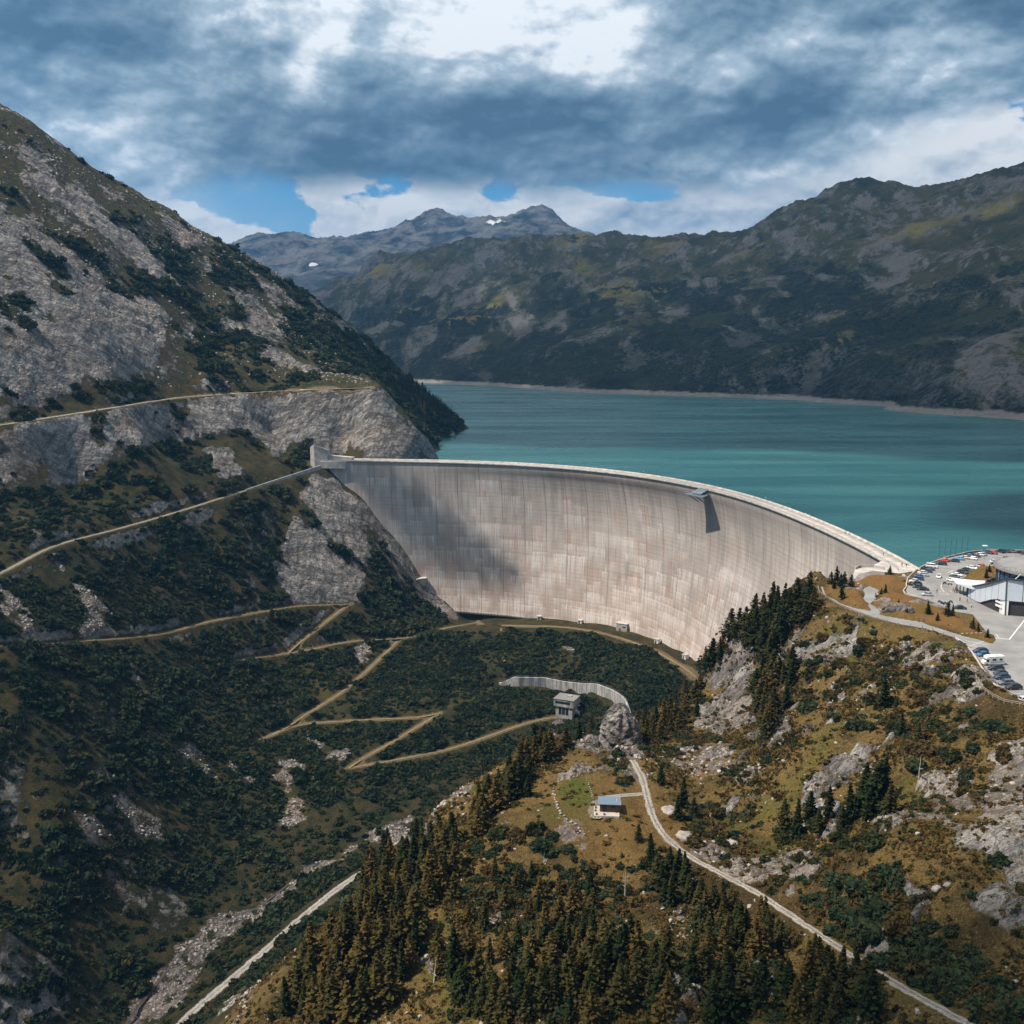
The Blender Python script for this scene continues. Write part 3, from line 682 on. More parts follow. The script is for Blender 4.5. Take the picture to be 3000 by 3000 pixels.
fy((1000,960,3900),(1100,900,4000),(1150,1040,3100),(1300,1010,3000),(1300,880,3700),(1500,960,2900),(1500,850,3500),(1700,1020,2450),(1700,900,2950),(1700,800,3600),(1900,980,2350),(1900,850,3000),(2100,1050,2120),(2100,930,2500),(2100,820,3050),(2300,1080,1980),(2300,950,2250),(2300,830,2750),(2500,1080,1850),(2500,930,2150),(2500,760,2650),(2700,1100,1680),(2700,960,1950),(2700,780,2350),(2700,650,2750),(2900,1120,1520),(2900,1000,1720),(2900,800,2080),(2900,640,2500),(3100,1100,1450),(3100,900,1750),(3100,650,2200))
PEAKS = [(500,780,9000),(640,735,9000),(690,702,9000),(730,684,9000),(762,676,9000),(800,685,9000),(850,674,9000),(900,688,9000),(950,694,9000),(1010,694,9200),(1060,700,9400),(1120,712,9500),(1148,712,9500),(1180,672,9400),(1230,632,9300),(1278,604,9300),(1310,618,9300),(1345,634,9200),(1365,634,9000),(1420,632,9000),(1470,632,9000),(1500,626,9000),(1540,610,9000),(1590,596,9000),(1620,612,9000),(1660,650,9000),(1700,668,8900),(1750,690,8800),(1800,702,8700),(1860,712,8600),(2050,720,8600)]
fy(*PEAKS)
for u, v, y in PEAKS:
    p = at_y(u, v, y); FT.append((p[0] * 1.15, y + 1500, p[2] - 500))
fy((600,870,7600),(700,820,7800),(800,800,8000),(900,790,8000),(1000,800,7800),(1100,790,8000),(900,870,7000),(1300,740,8200),(1500,740,8000),(1700,745,8000),(750,900,6600),(650,940,6300))
fw((-2400, 4000, 500), (-3000, 7000, 700), (3000, 6000, 600), (4500, 9000, 700), (-4000, 10500, 600), (0, 12500, 200), (4000, 12500, 200), (2500, 2500, 1000), (1600, 1200, 420), (-800, 5200, 120), (-1000, 6000, 150))
far_rbf = RBF(FT, 60.0)
FX, FY = fan(1330.0, 12600.0, QROW * 1.05, int(NCOL * 1.0), 0.62, 120.0)
def far_z(x, y):
    z = far_rbf(x, y)
    h = smooth(z, LAKE + 2, 160)
    peak = smooth(y, 6800, 7800)
    r = fbm((x + .25 * y) / 560.0, (y - .3 * x) / 620.0, 7, .60, True) - .40
    n = fbm(x / 160.0, y / 190.0, 6, .58)
    far = smooth(y, 2500, 4000)
    out = z + h * (1 - .75 * peak) * (r * (44 + 40 * far) + n * (22 + 12 * far)) + h * peak * ((fbm(x / 420 + 3, y / 700, 6, .6, True) - .52) * 52 + (fbm(x / 90.0, y / 150.0, 4, .6, True) - .45) * 20 - 14)
    s = smooth(z, LAKE - 2, LAKE + 30)
    out = out + s * (1 - h) * n * 9 + (1 - smooth(np.abs(z - LAKE), 0, 18)) * fbm(x / 40.0, y / 40.0, 3) * 3
    return out
FZ = far_z(FX.ravel(), FY.ravel())
def mat_far():
    m, t = material("mountain_flank")
    geo = t.n('ShaderNodeNewGeometry'); P = geo.outputs['Position']; nz = t.sep(geo.outputs['Normal'])[2]; px_, py_, pz_ = t.sep(P)[:3]
    big = t.noise(P, .0022, 7, .6, .3); mid = t.noise(P, .009, 8, .62, .3); fine = t.noise(P, .04, 7, .66)
    down = t.noise(t.mapping(P, (.012, .004, .0035), (0, 0, -.5)), 1.0, 8, .62, .5)
    grass = t.mix(t.ss(mid, .36, .64), (0.036, 0.044, 0.022), (0.080, 0.076, 0.034))
    grass = t.mix(t.ss(t.noise(t.mapping(P, loc=(140, 0, 0)), .0035, 5, .5), .56, .70), grass, (0.19, 0.165, 0.055))
    pine = t.mix(t.ss(fine, .40, .6), (0.005, 0.011, 0.009), (0.015, 0.022, 0.014))
    low = t.math('SUBTRACT', 1.0, t.ss(t.math('ADD', pz_, t.math('ADD', t.math('MULTIPLY', t.math('SUBTRACT', big, .5), 900.0), t.math('MULTIPLY', t.math('SUBTRACT', down, .5), 700.0))), 20.0, 330.0))
    pm = t.ss(t.math('ADD', t.math('MULTIPLY', low, .62), t.math('ADD', t.math('MULTIPLY', t.math('SUBTRACT', mid, .5), 2.2), t.math('MULTIPLY', t.math('SUBTRACT', fine, .5), 1.2))), .20, .36)
    vf = t.noise(P, .16, 6, .7)
    pine = t.mix(t.math('MULTIPLY', t.ss(vf, .44, .60), .8), pine, (0.030, 0.040, 0.022))
    grass = t.mix(t.math('MULTIPLY', t.ss(vf, .52, .64), .55), grass, (0.018, 0.022, 0.014))
    c = t.mix(pm, grass, pine)
    rock = t.mix(t.ss(t.math('ADD', t.math('MULTIPLY', fine, .5), t.math('MULTIPLY', vf, .5)), .38, .60), (0.055, 0.058, 0.062), (0.20, 0.195, 0.19))
    rm = t.ss(t.math('ADD', t.math('SUBTRACT', .86, nz), t.math('ADD', t.math('MULTIPLY', t.math('SUBTRACT', mid, .5), .7), t.math('MULTIPLY', t.math('SUBTRACT', fine, .5), .55))), .06, .22)
    rm = t.math('MULTIPLY', rm, t.math('SUBTRACT', 1.0, t.math('MULTIPLY', pm, .75)))
    c = t.mix(rm, c, rock)
    c = t.mix(t.math('MULTIPLY', t.ss(t.math('ADD', down, t.math('ADD', t.math('MULTIPLY', t.math('SUBTRACT', fine, .5), .28), t.math('MULTIPLY', t.math('SUBTRACT', vf, .5), .30))), .535, .60), t.math('SUBTRACT', .85, t.math('MULTIPLY', pm, .55))), c, t.mix(fine, (.10, .10, .10), (0.21, 0.20, 0.195)))
    peak = t.ss(t.math('ADD', py_, t.math('MULTIPLY', pz_, 2.0)), 7600., 9000.)
    prock = t.mix(t.ss(t.noise(t.mapping(P, (.006, .004, .012), (.3, .5, 0)), 1.0, 8, .66, .5), .36, .62), (0.012, 0.022, 0.032), (0.17, 0.165, 0.16))  # shade and lit facets of the distant peaks put into the rock tones
    c = t.mix(t.math('MULTIPLY', peak, .9), c, prock)
    snow = t.math('MULTIPLY', t.math('MULTIPLY', peak, t.ss(t.math('ADD', t.noise(P, .0042, 4, .45), t.math('MULTIPLY', t.math('SUBTRACT', mid, .5), .2)),   .685, .70)), t.math('MULTIPLY', t.ss(pz_, 500., 650.), t.ss(pz_, 1120., 1060.)))
    c = t.mix(snow, c, (.8, .82, .85))
    shore = t.ss(t.math('ADD', pz_, t.math('MULTIPLY', t.math('SUBTRACT', fine, .5), 14.)), LAKE + 9.0, LAKE + 5.0)
    c = t.mix(shore, c, t.mix(fine, (.16, .15, .135), (.42, .39, .35)))
    bmp = t.bump(t.math('ADD', t.math('MULTIPLY', mid, 1.0), t.math('ADD', t.math('MULTIPLY', fine, .5), t.math('MULTIPLY', vf, .16))), 1.0, 46.0)
    t.surface(c, .95, bmp, .08)
    return m
M_FAR = mat_far()
mountains = tag(mesh_np("mountains", np.c_[FX.ravel(), FY.ravel(), FZ], grid_faces(*FX.shape), M_FAR, True), kind='structure')

# ------------------------------------------------------------------ lake
def mat_water():
    m, t = material("glacial_water")
    geo = t.n('ShaderNodeNewGeometry'); P = geo.outputs['Position']
    streak = t.noise(t.mapping(P, (.0016, .007, 1), (0, 0, .10)), 1.0, 5, .55, .6)
    n2 = t.noise(t.mapping(P, (.004, .02, 1), (0, 0, .06)), 1.0, 5, .55, .4)
    c = t.mix(t.ss(t.math('ADD', t.math('MULTIPLY', streak, .75), t.math('MULTIPLY', n2, .25)), .34, .66), (0.012, 0.074, 0.086), (0.030, 0.120, 0.124))
    rip = t.math('ADD', t.noise(P, .12, 5, .6), t.math('MULTIPLY', t.noise(P, .7, 4, .6), .4))
    bmp = t.bump(rip, .22, 2.0)
    rough = t.lin(n2, .3, .7, .16, .34)
    t.surface(c, rough, bmp, .28, IOR=1.33)
    return m
_a = np.linspace(A0, A1, 60)
_le = [(DC[0] + (crest_r(a) + 5) * math.sin(a), DC[1] + (crest_r(a) + 5) * math.cos(a)) for a in _a]
_poly = _le + [(260, 425), (420, 430), (1500, 600), (2200, 4000), (-900, 4000), (-600, 1700), (-200, 1500), (-170, 900)]
def build_lake():
    import bmesh
    bm = bmesh.new(); vs = [bm.verts.new((x, y, LAKE)) for x, y in _poly]; f = bm.faces.new(vs)
    f.normal_update()
    if f.normal.z < 0: f.normal_flip()
    bmesh.ops.triangulate(bm, faces=[f])
    me = bpy.data.meshes.new("lake"); bm.to_mesh(me); bm.free(); me.materials.append(mat_water())
    o = bpy.data.objects.new("lake", me); COL.objects.link(o); tag(o, kind='structure')
build_lake()

# ------------------------------------------------------------------ the dam
def mat_dam():
    m, t = material("weathered_dam_concrete")
    uvn = t.n('ShaderNodeUVMap'); U = uvn.outputs[0]; s, z, _ = t.sep(U)[:3]
    P = t.n('ShaderNodeNewGeometry').outputs['Position']
    vert = t.noise(t.comb(t.math('MULTIPLY', s, .28), t.math('MULTIPLY', z, .018), 0), 1.0, 7, .62)
    vert2 = t.noise(t.comb(t.math('MULTIPLY', s, .9), t.math('MULTIPLY', z, .03), 3.), 1.0, 5, .6)
    blot = t.noise(U, .022, 6, .6, .3)
    lift = t.noise(t.comb(t.math('MULTIPLY', s, .012), t.math('MULTIPLY', z, .55), 7.), 1.0, 5, .7)
    c = t.mix(t.ss(blot, .32, .68), (0.40, 0.345, 0.310), (0.56, 0.495, 0.455))
    c = t.mix(t.math('MULTIPLY', t.ss(vert, .42, .66), .55), c, (0.255, 0.225, 0.205))
    c = t.mix(t.math('MULTIPLY', t.ss(lift, .50, .66), .38), c, (0.26, 0.23, 0.21))
    c = t.mix(t.math('MULTIPLY', t.ss(vert2, .52, .70), .30), c, (0.56, 0.50, 0.455))
    # darker band near the crest
    c = t.mix(t.math('MULTIPLY', t.ss(t.math('ADD', z, t.math('MULTIPLY', t.math('SUBTRACT', vert, .5), 55.)), -32., -6.), .36), c, (0.19, 0.165, 0.15))
    # pour courses 3 m, blocks 18 m wide
    fz = t.math('FRACT', t.math('DIVIDE', z, 3.0)); lz = t.math('SUBTRACT', 1.0, t.ss(t.math('ABSOLUTE', t.math('SUBTRACT', fz, .5)), .44, .5))
    lz = t.math('SUBTRACT', 1.0, lz)
    fs = t.math('FRACT', t.math('DIVIDE', t.math('ADD', s, t.math('MULTIPLY', t.math('SUBTRACT', blot, .5), .6)), 18.2)); lj = t.ss(t.math('ABSOLUTE', t.math('SUBTRACT', fs, .5)), .478, .498)
    c = t.mix(t.math('MULTIPLY', lz, .11), c, (0.12, 0.11, 0.10))
    c = t.mix(t.math('MULTIPLY', lj, .42), c, (0.10, 0.09, 0.085))
    # lime and rust run-outs: they start at a course, one block wide, and run down
    def runs(seed, ws, hz, thr, base, wide, sharp):
        zj = t.math('ADD', t.math('ADD', z, seed * 1.7), t.math('MULTIPLY', t.math('SUBTRACT', vert, .5), 2.0)); zi = t.math('FLOOR', t.math('DIVIDE', zj, hz)); zf = t.math('FRACT', t.math('DIVIDE', zj, hz))
        si = t.math('FLOOR', t.math('DIVIDE', t.math('ADD', t.math('ADD', s, t.math('MULTIPLY', t.math('SUBTRACT', vert2, .5), 9.0)), seed * 3.1), ws))
        wn = t.n('ShaderNodeTexWhiteNoise', noise_dimensions='3D'); t._in(wn.inputs['Vector'], t.comb(si, zi, float(seed)))
        on = t.ss(t.math('ADD', wn.outputs['Value'], base), thr, thr + .08)
        st = t.noise(t.comb(t.math('MULTIPLY', s, wide), t.math('MULTIPLY', z, .02), float(seed) * 5), 1.0, 4, .65)
        run = t.ss(st, .45, .58)
        topf = t.math('ADD', t.math('POWER', zf, sharp), t.math('MULTIPLY', t.ss(zf, .90, .97), .4))
        return t.math('MULTIPLY', t.math('MULTIPLY', on, t.math('MINIMUM', topf, 1.0)), t.math('MAXIMUM', run, t.math('MULTIPLY', t.ss(zf, .95, .98), .30)))
    lowz = t.lin(z, -22., -108., -.20, .34); mid_s = t.math('MULTIPLY', t.ss(s, 40., 120.), .12)
    base = t.math('SUBTRACT', t.math('ADD', lowz, t.math('MULTIPLY', t.math('SUBTRACT', blot, .5), .8)), t.math('MULTIPLY', t.ss(s, 360., 440.), .25))
    r1 = runs(1, 18.2, 12., .68, base, 1.3, 1.1); r2 = runs(4, 9.1, 21., .74, base, 1.6, .9); r3 = runs(9, 6.0, 9., .82, base, 2.0, 1.2)
    o1 = runs(13, 9.1, 27., .70, base, .8, .8); o2 = runs(17, 4.5, 15., .78, base, 1.0, .7)
    c = t.mix(t.math('MULTIPLY', o1, .65), c, (0.40, 0.20, 0.13)); c = t.mix(t.math('MULTIPLY', o2, .65), c, (0.37, 0.20, 0.13))
    pinkz = t.math('MULTIPLY', t.ss(t.math('ADD', z, t.math('MULTIPLY', t.math('SUBTRACT', blot, .5), 90.)), -52., -110.), .38)
    c = t.mix(pinkz, c, (0.47, 0.335, 0.275))
    w_ = t.math('MINIMUM', t.math('ADD', r1, t.math('ADD', r2, r3)), 1.0)
    c = t.mix(t.math('MULTIPLY', w_, .80), c, (0.78, 0.72, 0.68))
    # damp, dark patches
    dk = t.noise(t.comb(t.math('MULTIPLY', s, .022), t.math('MULTIPLY', z, .028), 21.), 1.0, 4, .55)
    c = t.mix(t.math('MULTIPLY', t.ss(dk, .57, .68), .38), c, (0.17, 0.14, 0.12))
    fine = t.noise(P, .8, 4, .6)
    c = t.mix(.18, c, t.mix(fine, (.2, .18, .17), (.5, .46, .43)))
    b = t.bump(t.math('ADD', t.math('MULTIPLY', lj, -.6), t.math('ADD', t.math('MULTIPLY', lz, -.25), t.math('MULTIPLY', fine, .12))), .6, .8)
    t.surface(c, .9, b, .2)
    return m
def mat_concrete(name, col, rough=.88, var=.35, scale=.25):
    m, t = material(name)
    P = t.n('ShaderNodeNewGeometry').outputs['Position']
    n = t.noise(P, scale, 6, .62); n2 = t.noise(P, scale * 9, 4, .6)
    c = t.mix(t.ss(n, .3, .7), tuple(k * (1 - var) for k in col), tuple(min(1, k * (1 + var * .3)) for k in col))
    c = t.mix(t.math('MULTIPLY', t.ss(n2, .5, .7), .25), c, tuple(k * .55 for k in col))
    t.surface(c, rough, t.bump(n2, .3, .1), .25)
    return m
M_DAM = mat_dam(); M_DECK = mat_concrete("crest_concrete", (.47, .43, .395)); M_CONC = mat_concrete("grey_concrete", (.40, .375, .35))
M_ASPH = mat_concrete("worn_asphalt", (.245, .24, .235), .9, .25, .12)
DECK_W = 8.6
def arc_strip(prof, n=420, a0=A0, a1=A1, uvmode=None):
    """sweep a closed profile of (radial offset from the crest edge, z) along the crest line"""
    a = np.linspace(a0, a1, n); r = crest_r(a); k = len(prof)
    V = np.zeros((n, k, 3))
    for j, (o, z) in enumerate(prof):
        rr = r + o; V[:, j] = np.c_[DC[0] + rr * np.sin(a), DC[1] + rr * np.cos(a), np.full(n, z)]
    F_ = []
    for j in range(k):
        j2 = (j + 1) % k; i = np.arange(n - 1)
        F_.append(np.c_[i * k + j, i * k + j2, (i + 1) * k + j2, (i + 1) * k + j])
    F_ = np.concatenate(F_)
    return V.reshape(-1, 3), [F_, np.array([list(range(k))]), np.array([list(range((n - 1) * k, n * k))[::-1]])]
dam = thing("arch_dam", "huge curved concrete arch dam holding back the turquoise lake", "dam", (DC[0], DC[1], 0))
def to_dam(V): return np.asarray(V) - np.array([DC[0], DC[1], 0])
def build_dam():
    na, nz_ = 300, 70
    a = np.linspace(A0, A1, na); z = np.linspace(-.35, -126, nz_)
    AA, ZZ = np.meshgrid(a, z, indexing='ij')
    R_ = crest_r(AA) + face_off(AA, ZZ)
    S = np.r_[0, np.cumsum(np.hypot(np.diff(crest_r(a) * np.sin(a)), np.diff(crest_r(a) * np.cos(a))))]
    Vd = np.stack([DC[0] + R_ * np.sin(AA), DC[1] + R_ * np.cos(AA), ZZ], -1).reshape(-1, 3)
    RU = crest_r(AA) + DECK_W - 1 + np.clip(-ZZ / 126, 0, 1) * 16
    Vu = np.stack([DC[0] + RU * np.sin(AA), DC[1] + RU * np.cos(AA), ZZ], -1).reshape(-1, 3)
    n = na * nz_; f = grid_faces(na, nz_)
    i = np.arange(na - 1) * nz_; b = i + nz_ - 1
    top = np.c_[i, i + nz_, i + nz_ + n, i + n]; bot = np.c_[b + n, b + nz_ + n, b + nz_, b]
    e0 = np.arange(nz_ - 1); c0 = np.c_[e0, e0 + n, e0 + 1 + n, e0 + 1]; e1 = e0 + (na - 1) * nz_; c1 = np.c_[e1 + 1, e1 + 1 + n, e1 + n, e1]
    F_ = np.concatenate([f, f[:, ::-1] + n, top, bot, c0, c1])
    o = mesh_np("wall", to_dam(np.r_[Vd, Vu]), F_, M_DAM, False, dam)
    me = o.data
    me.polygons.foreach_set('use_smooth', np.r_[np.ones(len(f), bool), np.zeros(len(F_) - len(f), bool)])
    uvl = me.uv_layers.new(name="UVMap"); li = np.zeros(len(me.loops), np.int32); me.loops.foreach_get('vertex_index', li)
    uu = np.stack([np.repeat(S, nz_), ZZ.ravel()], -1); uu = np.r_[uu, uu][li]
    uvl.data.foreach_set('uv', uu.astype(np.float32).ravel())
    v, f = arc_strip([(-.5, -1.1), (DECK_W, -1.1), (DECK_W, 0), (-.5, 0)]); mesh_np("crest_road", to_dam(v), f, M_DECK, False, dam)
    v, f = arc_strip([(-.62, -1.15), (-.2, -1.15), (-.2, .38), (-.62, .38)]); mesh_np("kerb", to_dam(v), f, M_CONC, False, dam)
    v, f = arc_strip([(DECK_W - .5, -1.2), (DECK_W + .1, -1.2), (DECK_W + .1, 1.05), (DECK_W - .5, 1.05)]); mesh_np("parapet", to_dam(v), f, M_DECK, False, dam)
    # railing on the valley side: posts and three rails, and a footway strip
    a = np.linspace(A0, A1, 260); V = []; Fq = []
    def box(c, tx, ty, hx, hy, z0, z1):
        k = len(V); nx, ny = -ty, tx
        for zz in (z0, z1):
            for sx, sy in ((-1, -1), (1, -1), (1, 1), (-1, 1)):
                V.append((c[0] + tx * hx * sx + nx * hy * sy, c[1] + ty * hx * sx + ny * hy * sy, zz))
        Fq.extend([[k, k + 3, k + 2, k + 1], [k + 4, k + 5, k + 6, k + 7]] + [[k + i, k + (i + 1) % 4, k + 4 + (i + 1) % 4, k + 4 + i] for i in range(4)])
    for aa in a:
        r = crest_r(aa) - .4; box((DC[0] + r * math.sin(aa), DC[1] + r * math.cos(aa)), math.cos(aa), -math.sin(aa), .05, .05, .3, 1.35)
    mt, t = material("galvanised_steel"); t.surface((.36, .38, .40), .45, None, .5, .6)
    pv = mesh_np("railing", to_dam(np.array(V)), np.array(Fq), mt, False, dam); pv['kind'] = 'stuff'
    for zz in (.75, 1.3):
        v, f = arc_strip([(-.45, zz - .04), (-.35, zz - .04), (-.35, zz + .04), (-.45, zz + .04)], 260); mesh_np("rail", to_dam(v), f, mt, False, pv)
    v, f = arc_strip([(1.6, 0.002), (1.9, 0.002), (1.9, .16), (1.6, .16)], 300); mesh_np("footway_kerb", to_dam(v), f, M_CONC, False, dam)
    return mt
M_STEEL = build_dam()
# ------------------------------------------------------------------ plants and stones
def mat_foliage(name, ca, cb, cc, trans=.25):
    m, t = material(name)
    oi = t.n('ShaderNodeObjectInfo'); P = t.n('ShaderNodeNewGeometry').outputs['Position']
    rr = oi.outputs['Random']
    n = t.noise(P, 1.3, 3, .6); n2 = t.noise(P, .03, 3, .5)
    c = t.mix(t.ss(t.math('ADD', rr, t.math('MULTIPLY', t.math('SUBTRACT', n2, .5), .9)), .25, .85), ca, cb)
    c = t.mix(t.math('MULTIPLY', t.ss(n, .45, .7), .6), c, cc)
    d = t.n('ShaderNodeBsdfDiffuse'); t._in(d.inputs[0], c)
    tr = t.n('ShaderNodeBsdfTranslucent'); t._in(tr.inputs[0], c)
    mx = t.n('ShaderNodeMixShader'); mx.inputs[0].default_value = trans
    t.link(d.outputs[0], mx.inputs[1]); t.link(tr.outputs[0], mx.inputs[2])
    o = t.n('ShaderNodeOutputMaterial'); t.link(mx.outputs[0], o.inputs[0])
    return m
M_PINE = mat_foliage("pine_needles", (.018, .032, .013), (.056, .052, .020), (.090, .078, .028), .30)
M_PINE2 = mat_foliage("olive_needles", (.058, .052, .018), (.115, .080, .026), (.15, .105, .035), .34)
M_BUSH = mat_foliage("bush_leaves", (.026, .036, .015), (.085, .058, .024), (.10, .085, .035))
M_ALDER = mat_foliage("alder_leaves", (.022, .040, .023), (.042, .056, .028), (.085, .092, .040))
M_DWARF = mat_foliage("dwarf_pine", (.024, .040, .018), (.060, .056, .026), (.085, .080, .032))
M_HEATH = mat_foliage("heather", (.10, .060, .022), (.115, .085, .026), (.055, .05, .018), .15)
M_BARK = mat_concrete("bark", (.11, .085, .065), .95, .4, 1.5)
def quads_mesh(C, A, B, bend):
    """leaf clumps: centre, two half axes, and how much the tips droop"""
    n = len(C); V = np.empty((n, 4, 3))
    V[:, 0] = C - A - B; V[:, 1] = C + A - B * .7; V[:, 2] = C + A * .8 + B; V[:, 3] = C - A * .7 + B * 1.1
    V[:, 2, 2] -= bend; V[:, 0, 2] -= bend * .6
    i = np.arange(n) * 4
    return V.reshape(-1, 3), np.c_[i, i + 1, i + 2, i + 3]
def norm(v): return v / (np.linalg.norm(v, axis=1, keepdims=True) + 1e-9)
def crown_mesh(seed, h, w, whorls, per, clumps, top_pow, base, size):
    r = np.random.RandomState(seed); C = []; A = []; B = []; be = []
    for k in range(whorls):
        f = (k + r.rand() * .6) / whorls; z = h * (base + (1 - base) * f)
        R = w * (1 - f ** top_pow) * (.75 + .45 * r.rand()) + .08
        nb = max(3, int(per * (1 - .55 * f))); a0 = r.rand() * 6.28
        for b in range(nb):
            a = a0 + 6.283 * b / nb + r.randn() * .25; L = R * (.72 + .5 * r.rand())
            if r.rand() < .16: continue
            rise = r.uniform(-.35, .12)
            for q in range(clumps):
                t = (q + .55 + .4 * r.rand()) / clumps; d = L * t
                C.append((math.cos(a) * d + r.randn() * .08, math.sin(a) * d + r.randn() * .08, z + rise * d + r.randn() * .10))
                s = size * (.7 + .6 * r.rand()) * (1.05 - .45 * t) * (1 - .4 * f)
                A.append((math.cos(a) * s + r.randn() * .07, math.sin(a) * s + r.randn() * .07, r.randn() * s * .35)); 
                B.append((-math.sin(a) * s * .8 + r.randn() * .05, math.cos(a) * s * .8 + r.randn() * .05, r.randn() * s * .5)); be.append(s * r.uniform(.1, .8))
    for q in range(8):
        z = h * (.96 + .06 * r.rand()); C.append((r.randn() * .05, r.randn() * .05, z)); A.append((r.randn() * .12, r.randn() * .12, .25)); B.append((r.randn() * .15, r.randn() * .15, .05)); be.append(0)
    return quads_mesh(np.array(C), np.array(A), np.array(B), np.array(be))
def trunk_mesh(seed, h, r0):
    r = np.random.RandomState(seed); n = 7; V = []; lv = np.linspace(-.6, h * .93, 7); ox = oy = 0
    for i, z in enumerate(lv):
        q = r0 * (1 - .93 * max(0, z) / h) * (1.5 if i == 0 else 1); ox += r.randn() * .03; oy += r.randn() * .03
        for k in range(n): V.append((ox + q * math.cos(6.283 * k / n), oy + q * math.sin(6.283 * k / n), z))
    F_ = [[i * n + k, i * n + (k + 1) % n, (i + 1) * n + (k + 1) % n, (i + 1) * n + k] for i in range(6) for k in range(n)]
    # a few bare limbs
    V = list(V); 
    for k in range(6):
        z = h * r.uniform(.12, .6); a = r.rand() * 6.28; L = h * .10; b = len(V); d = (math.cos(a), math.sin(a))
        for (tt, q) in ((0, .07), (1, .02)):
            c = (d[0] * L * tt, d[1] * L * tt, z + .15 * L * tt)
            for s in range(4):
                an = s * 1.5708; V.append((c[0] - d[1] * q * math.cos(an), c[1] + d[0] * q * math.cos(an), c[2] + q * math.sin(an)))
        F_ += [[b + s, b + (s + 1) % 4, b + 4 + (s + 1) % 4, b + 4 + s] for s in range(4)]
    return np.array(V), np.array(F_)
def bush_mesh(seed, n, flat=.75, size=.30):
    r = np.random.RandomState(seed); d = norm(r.randn(n, 3)); d[:, 2] = np.abs(d[:, 2]) * flat + .02
    lob = 1 + .32 * np.sin(d[:, 0] * 4 + seed) * np.cos(d[:, 1] * 5 + seed * 2)
    C = d * (r.uniform(.45, 1.0, (n, 1)) ** .5) * lob[:, None]
    A = norm(r.randn(n, 3)) * size * r.uniform(.5, 1.2, (n, 1)); B = norm(np.cross(A, r.randn(n, 3))) * size * r.uniform(.5, 1.0, (n, 1))
    return quads_mesh(C, A, B, np.abs(r.randn(n)) * .05)
TREE_KINDS = []
for k, (h, w, tp, mt_) in enumerate([(9, 2.0, 1.45, M_PINE), (9, 1.55, 1.2, M_PINE), (9, 2.35, 2.2, M_PINE), (9, 1.8, 1.8, M_PINE2), (9, 2.2, 1.5, M_PINE2), (9, 1.5, 2.4, M_PINE)]):
    v, f = crown_mesh(11 + k, h, w, 21, 9, 4, tp, .07 + .02 * (k % 3), .50)
    cr = mesh_np("crown", v, f, mt_, link=False).data
    v, f = trunk_mesh(31 + k, h, .20); tk = mesh_np("trunk", v, f, M_BARK, True, link=False).data
    TREE_KINDS.append((cr, tk))
BUSH_KINDS = [mesh_np("bush", *bush_mesh(50 + k, 420, fl, .22), m_, link=False).data for k, (fl, m_) in enumerate([(.75, M_BUSH), (.9, M_BUSH), (.7, M_ALDER), (.85, M_ALDER), (.6, M_BUSH)])]
for o in [o for o in bpy.data.objects if o.users_collection == () and o.type == 'MESH']: bpy.data.objects.remove(o)

def conifer(x, y, h, label, group, kind=None, r=rnd):
    z = float(gz(x, y)[0]); k = r.randrange(len(TREE_KINDS)) if kind is None else kind
    t = thing("conifer_tree", label, "tree", (x, y, z - .1), r.uniform(0, 6.28), group)
    t.rotation_euler.x = r.gauss(0, .035); t.rotation_euler.y = r.gauss(0, .035); s = h / 9.0; wd = s * r.uniform(.95, 1.45); t.scale = (wd, wd, s)
    for nm, me in zip(("crown", "trunk"), TREE_KINDS[k]):
        o = bpy.data.objects.new(nm, me); COL.objects.link(o); o.parent = t
    return t
def bush(x, y, s, label, group, kinds=(0, 1, 2, 3, 4), r=rnd):
    o = bpy.data.objects.new("bush", BUSH_KINDS[r.choice(kinds)]); COL.objects.link(o)
    o.location = (x, y, float(gz(x, y)[0]) - .15 * s); o.rotation_euler = (0, 0, r.uniform(0, 6.28)); o.scale = (s * r.uniform(.8, 1.3), s * r.uniform(.8, 1.3), s * r.uniform(.7, 1.1))
    return tag(o, label, "bush", group)
def zone_points(poly, n, mind, r=rnd, tries=60):
    us = [p[0] for p in poly]; vs = [p[1] for p in poly]; out = []
    for _ in range(n * tries):
        if len(out) >= n: break
        u, v = r.uniform(min(us), max(us)), r.uniform(min(vs), max(vs))
        if not in_poly(np.array([u]), np.array([v]), poly)[0]: continue
        p = on_ground(u, v)
        if any((p[0] - q[0]) ** 2 + (p[1] - q[1]) ** 2 < mind * mind for q in out): continue
        if any(edge_dist(p[0:1], p[1:2], R_, False)[0][0] < 3.0 for R_ in (R_HUT, R_HUTSPUR, R_HAIR)): continue
        out.append(p)
    return out
SLOPE_WOOD = np.array([(5, 350), (22, 352), (45, 385), (70, 405), (88, 408), (95, 432), (80, 470), (55, 480), (25, 440), (5, 390)], float)
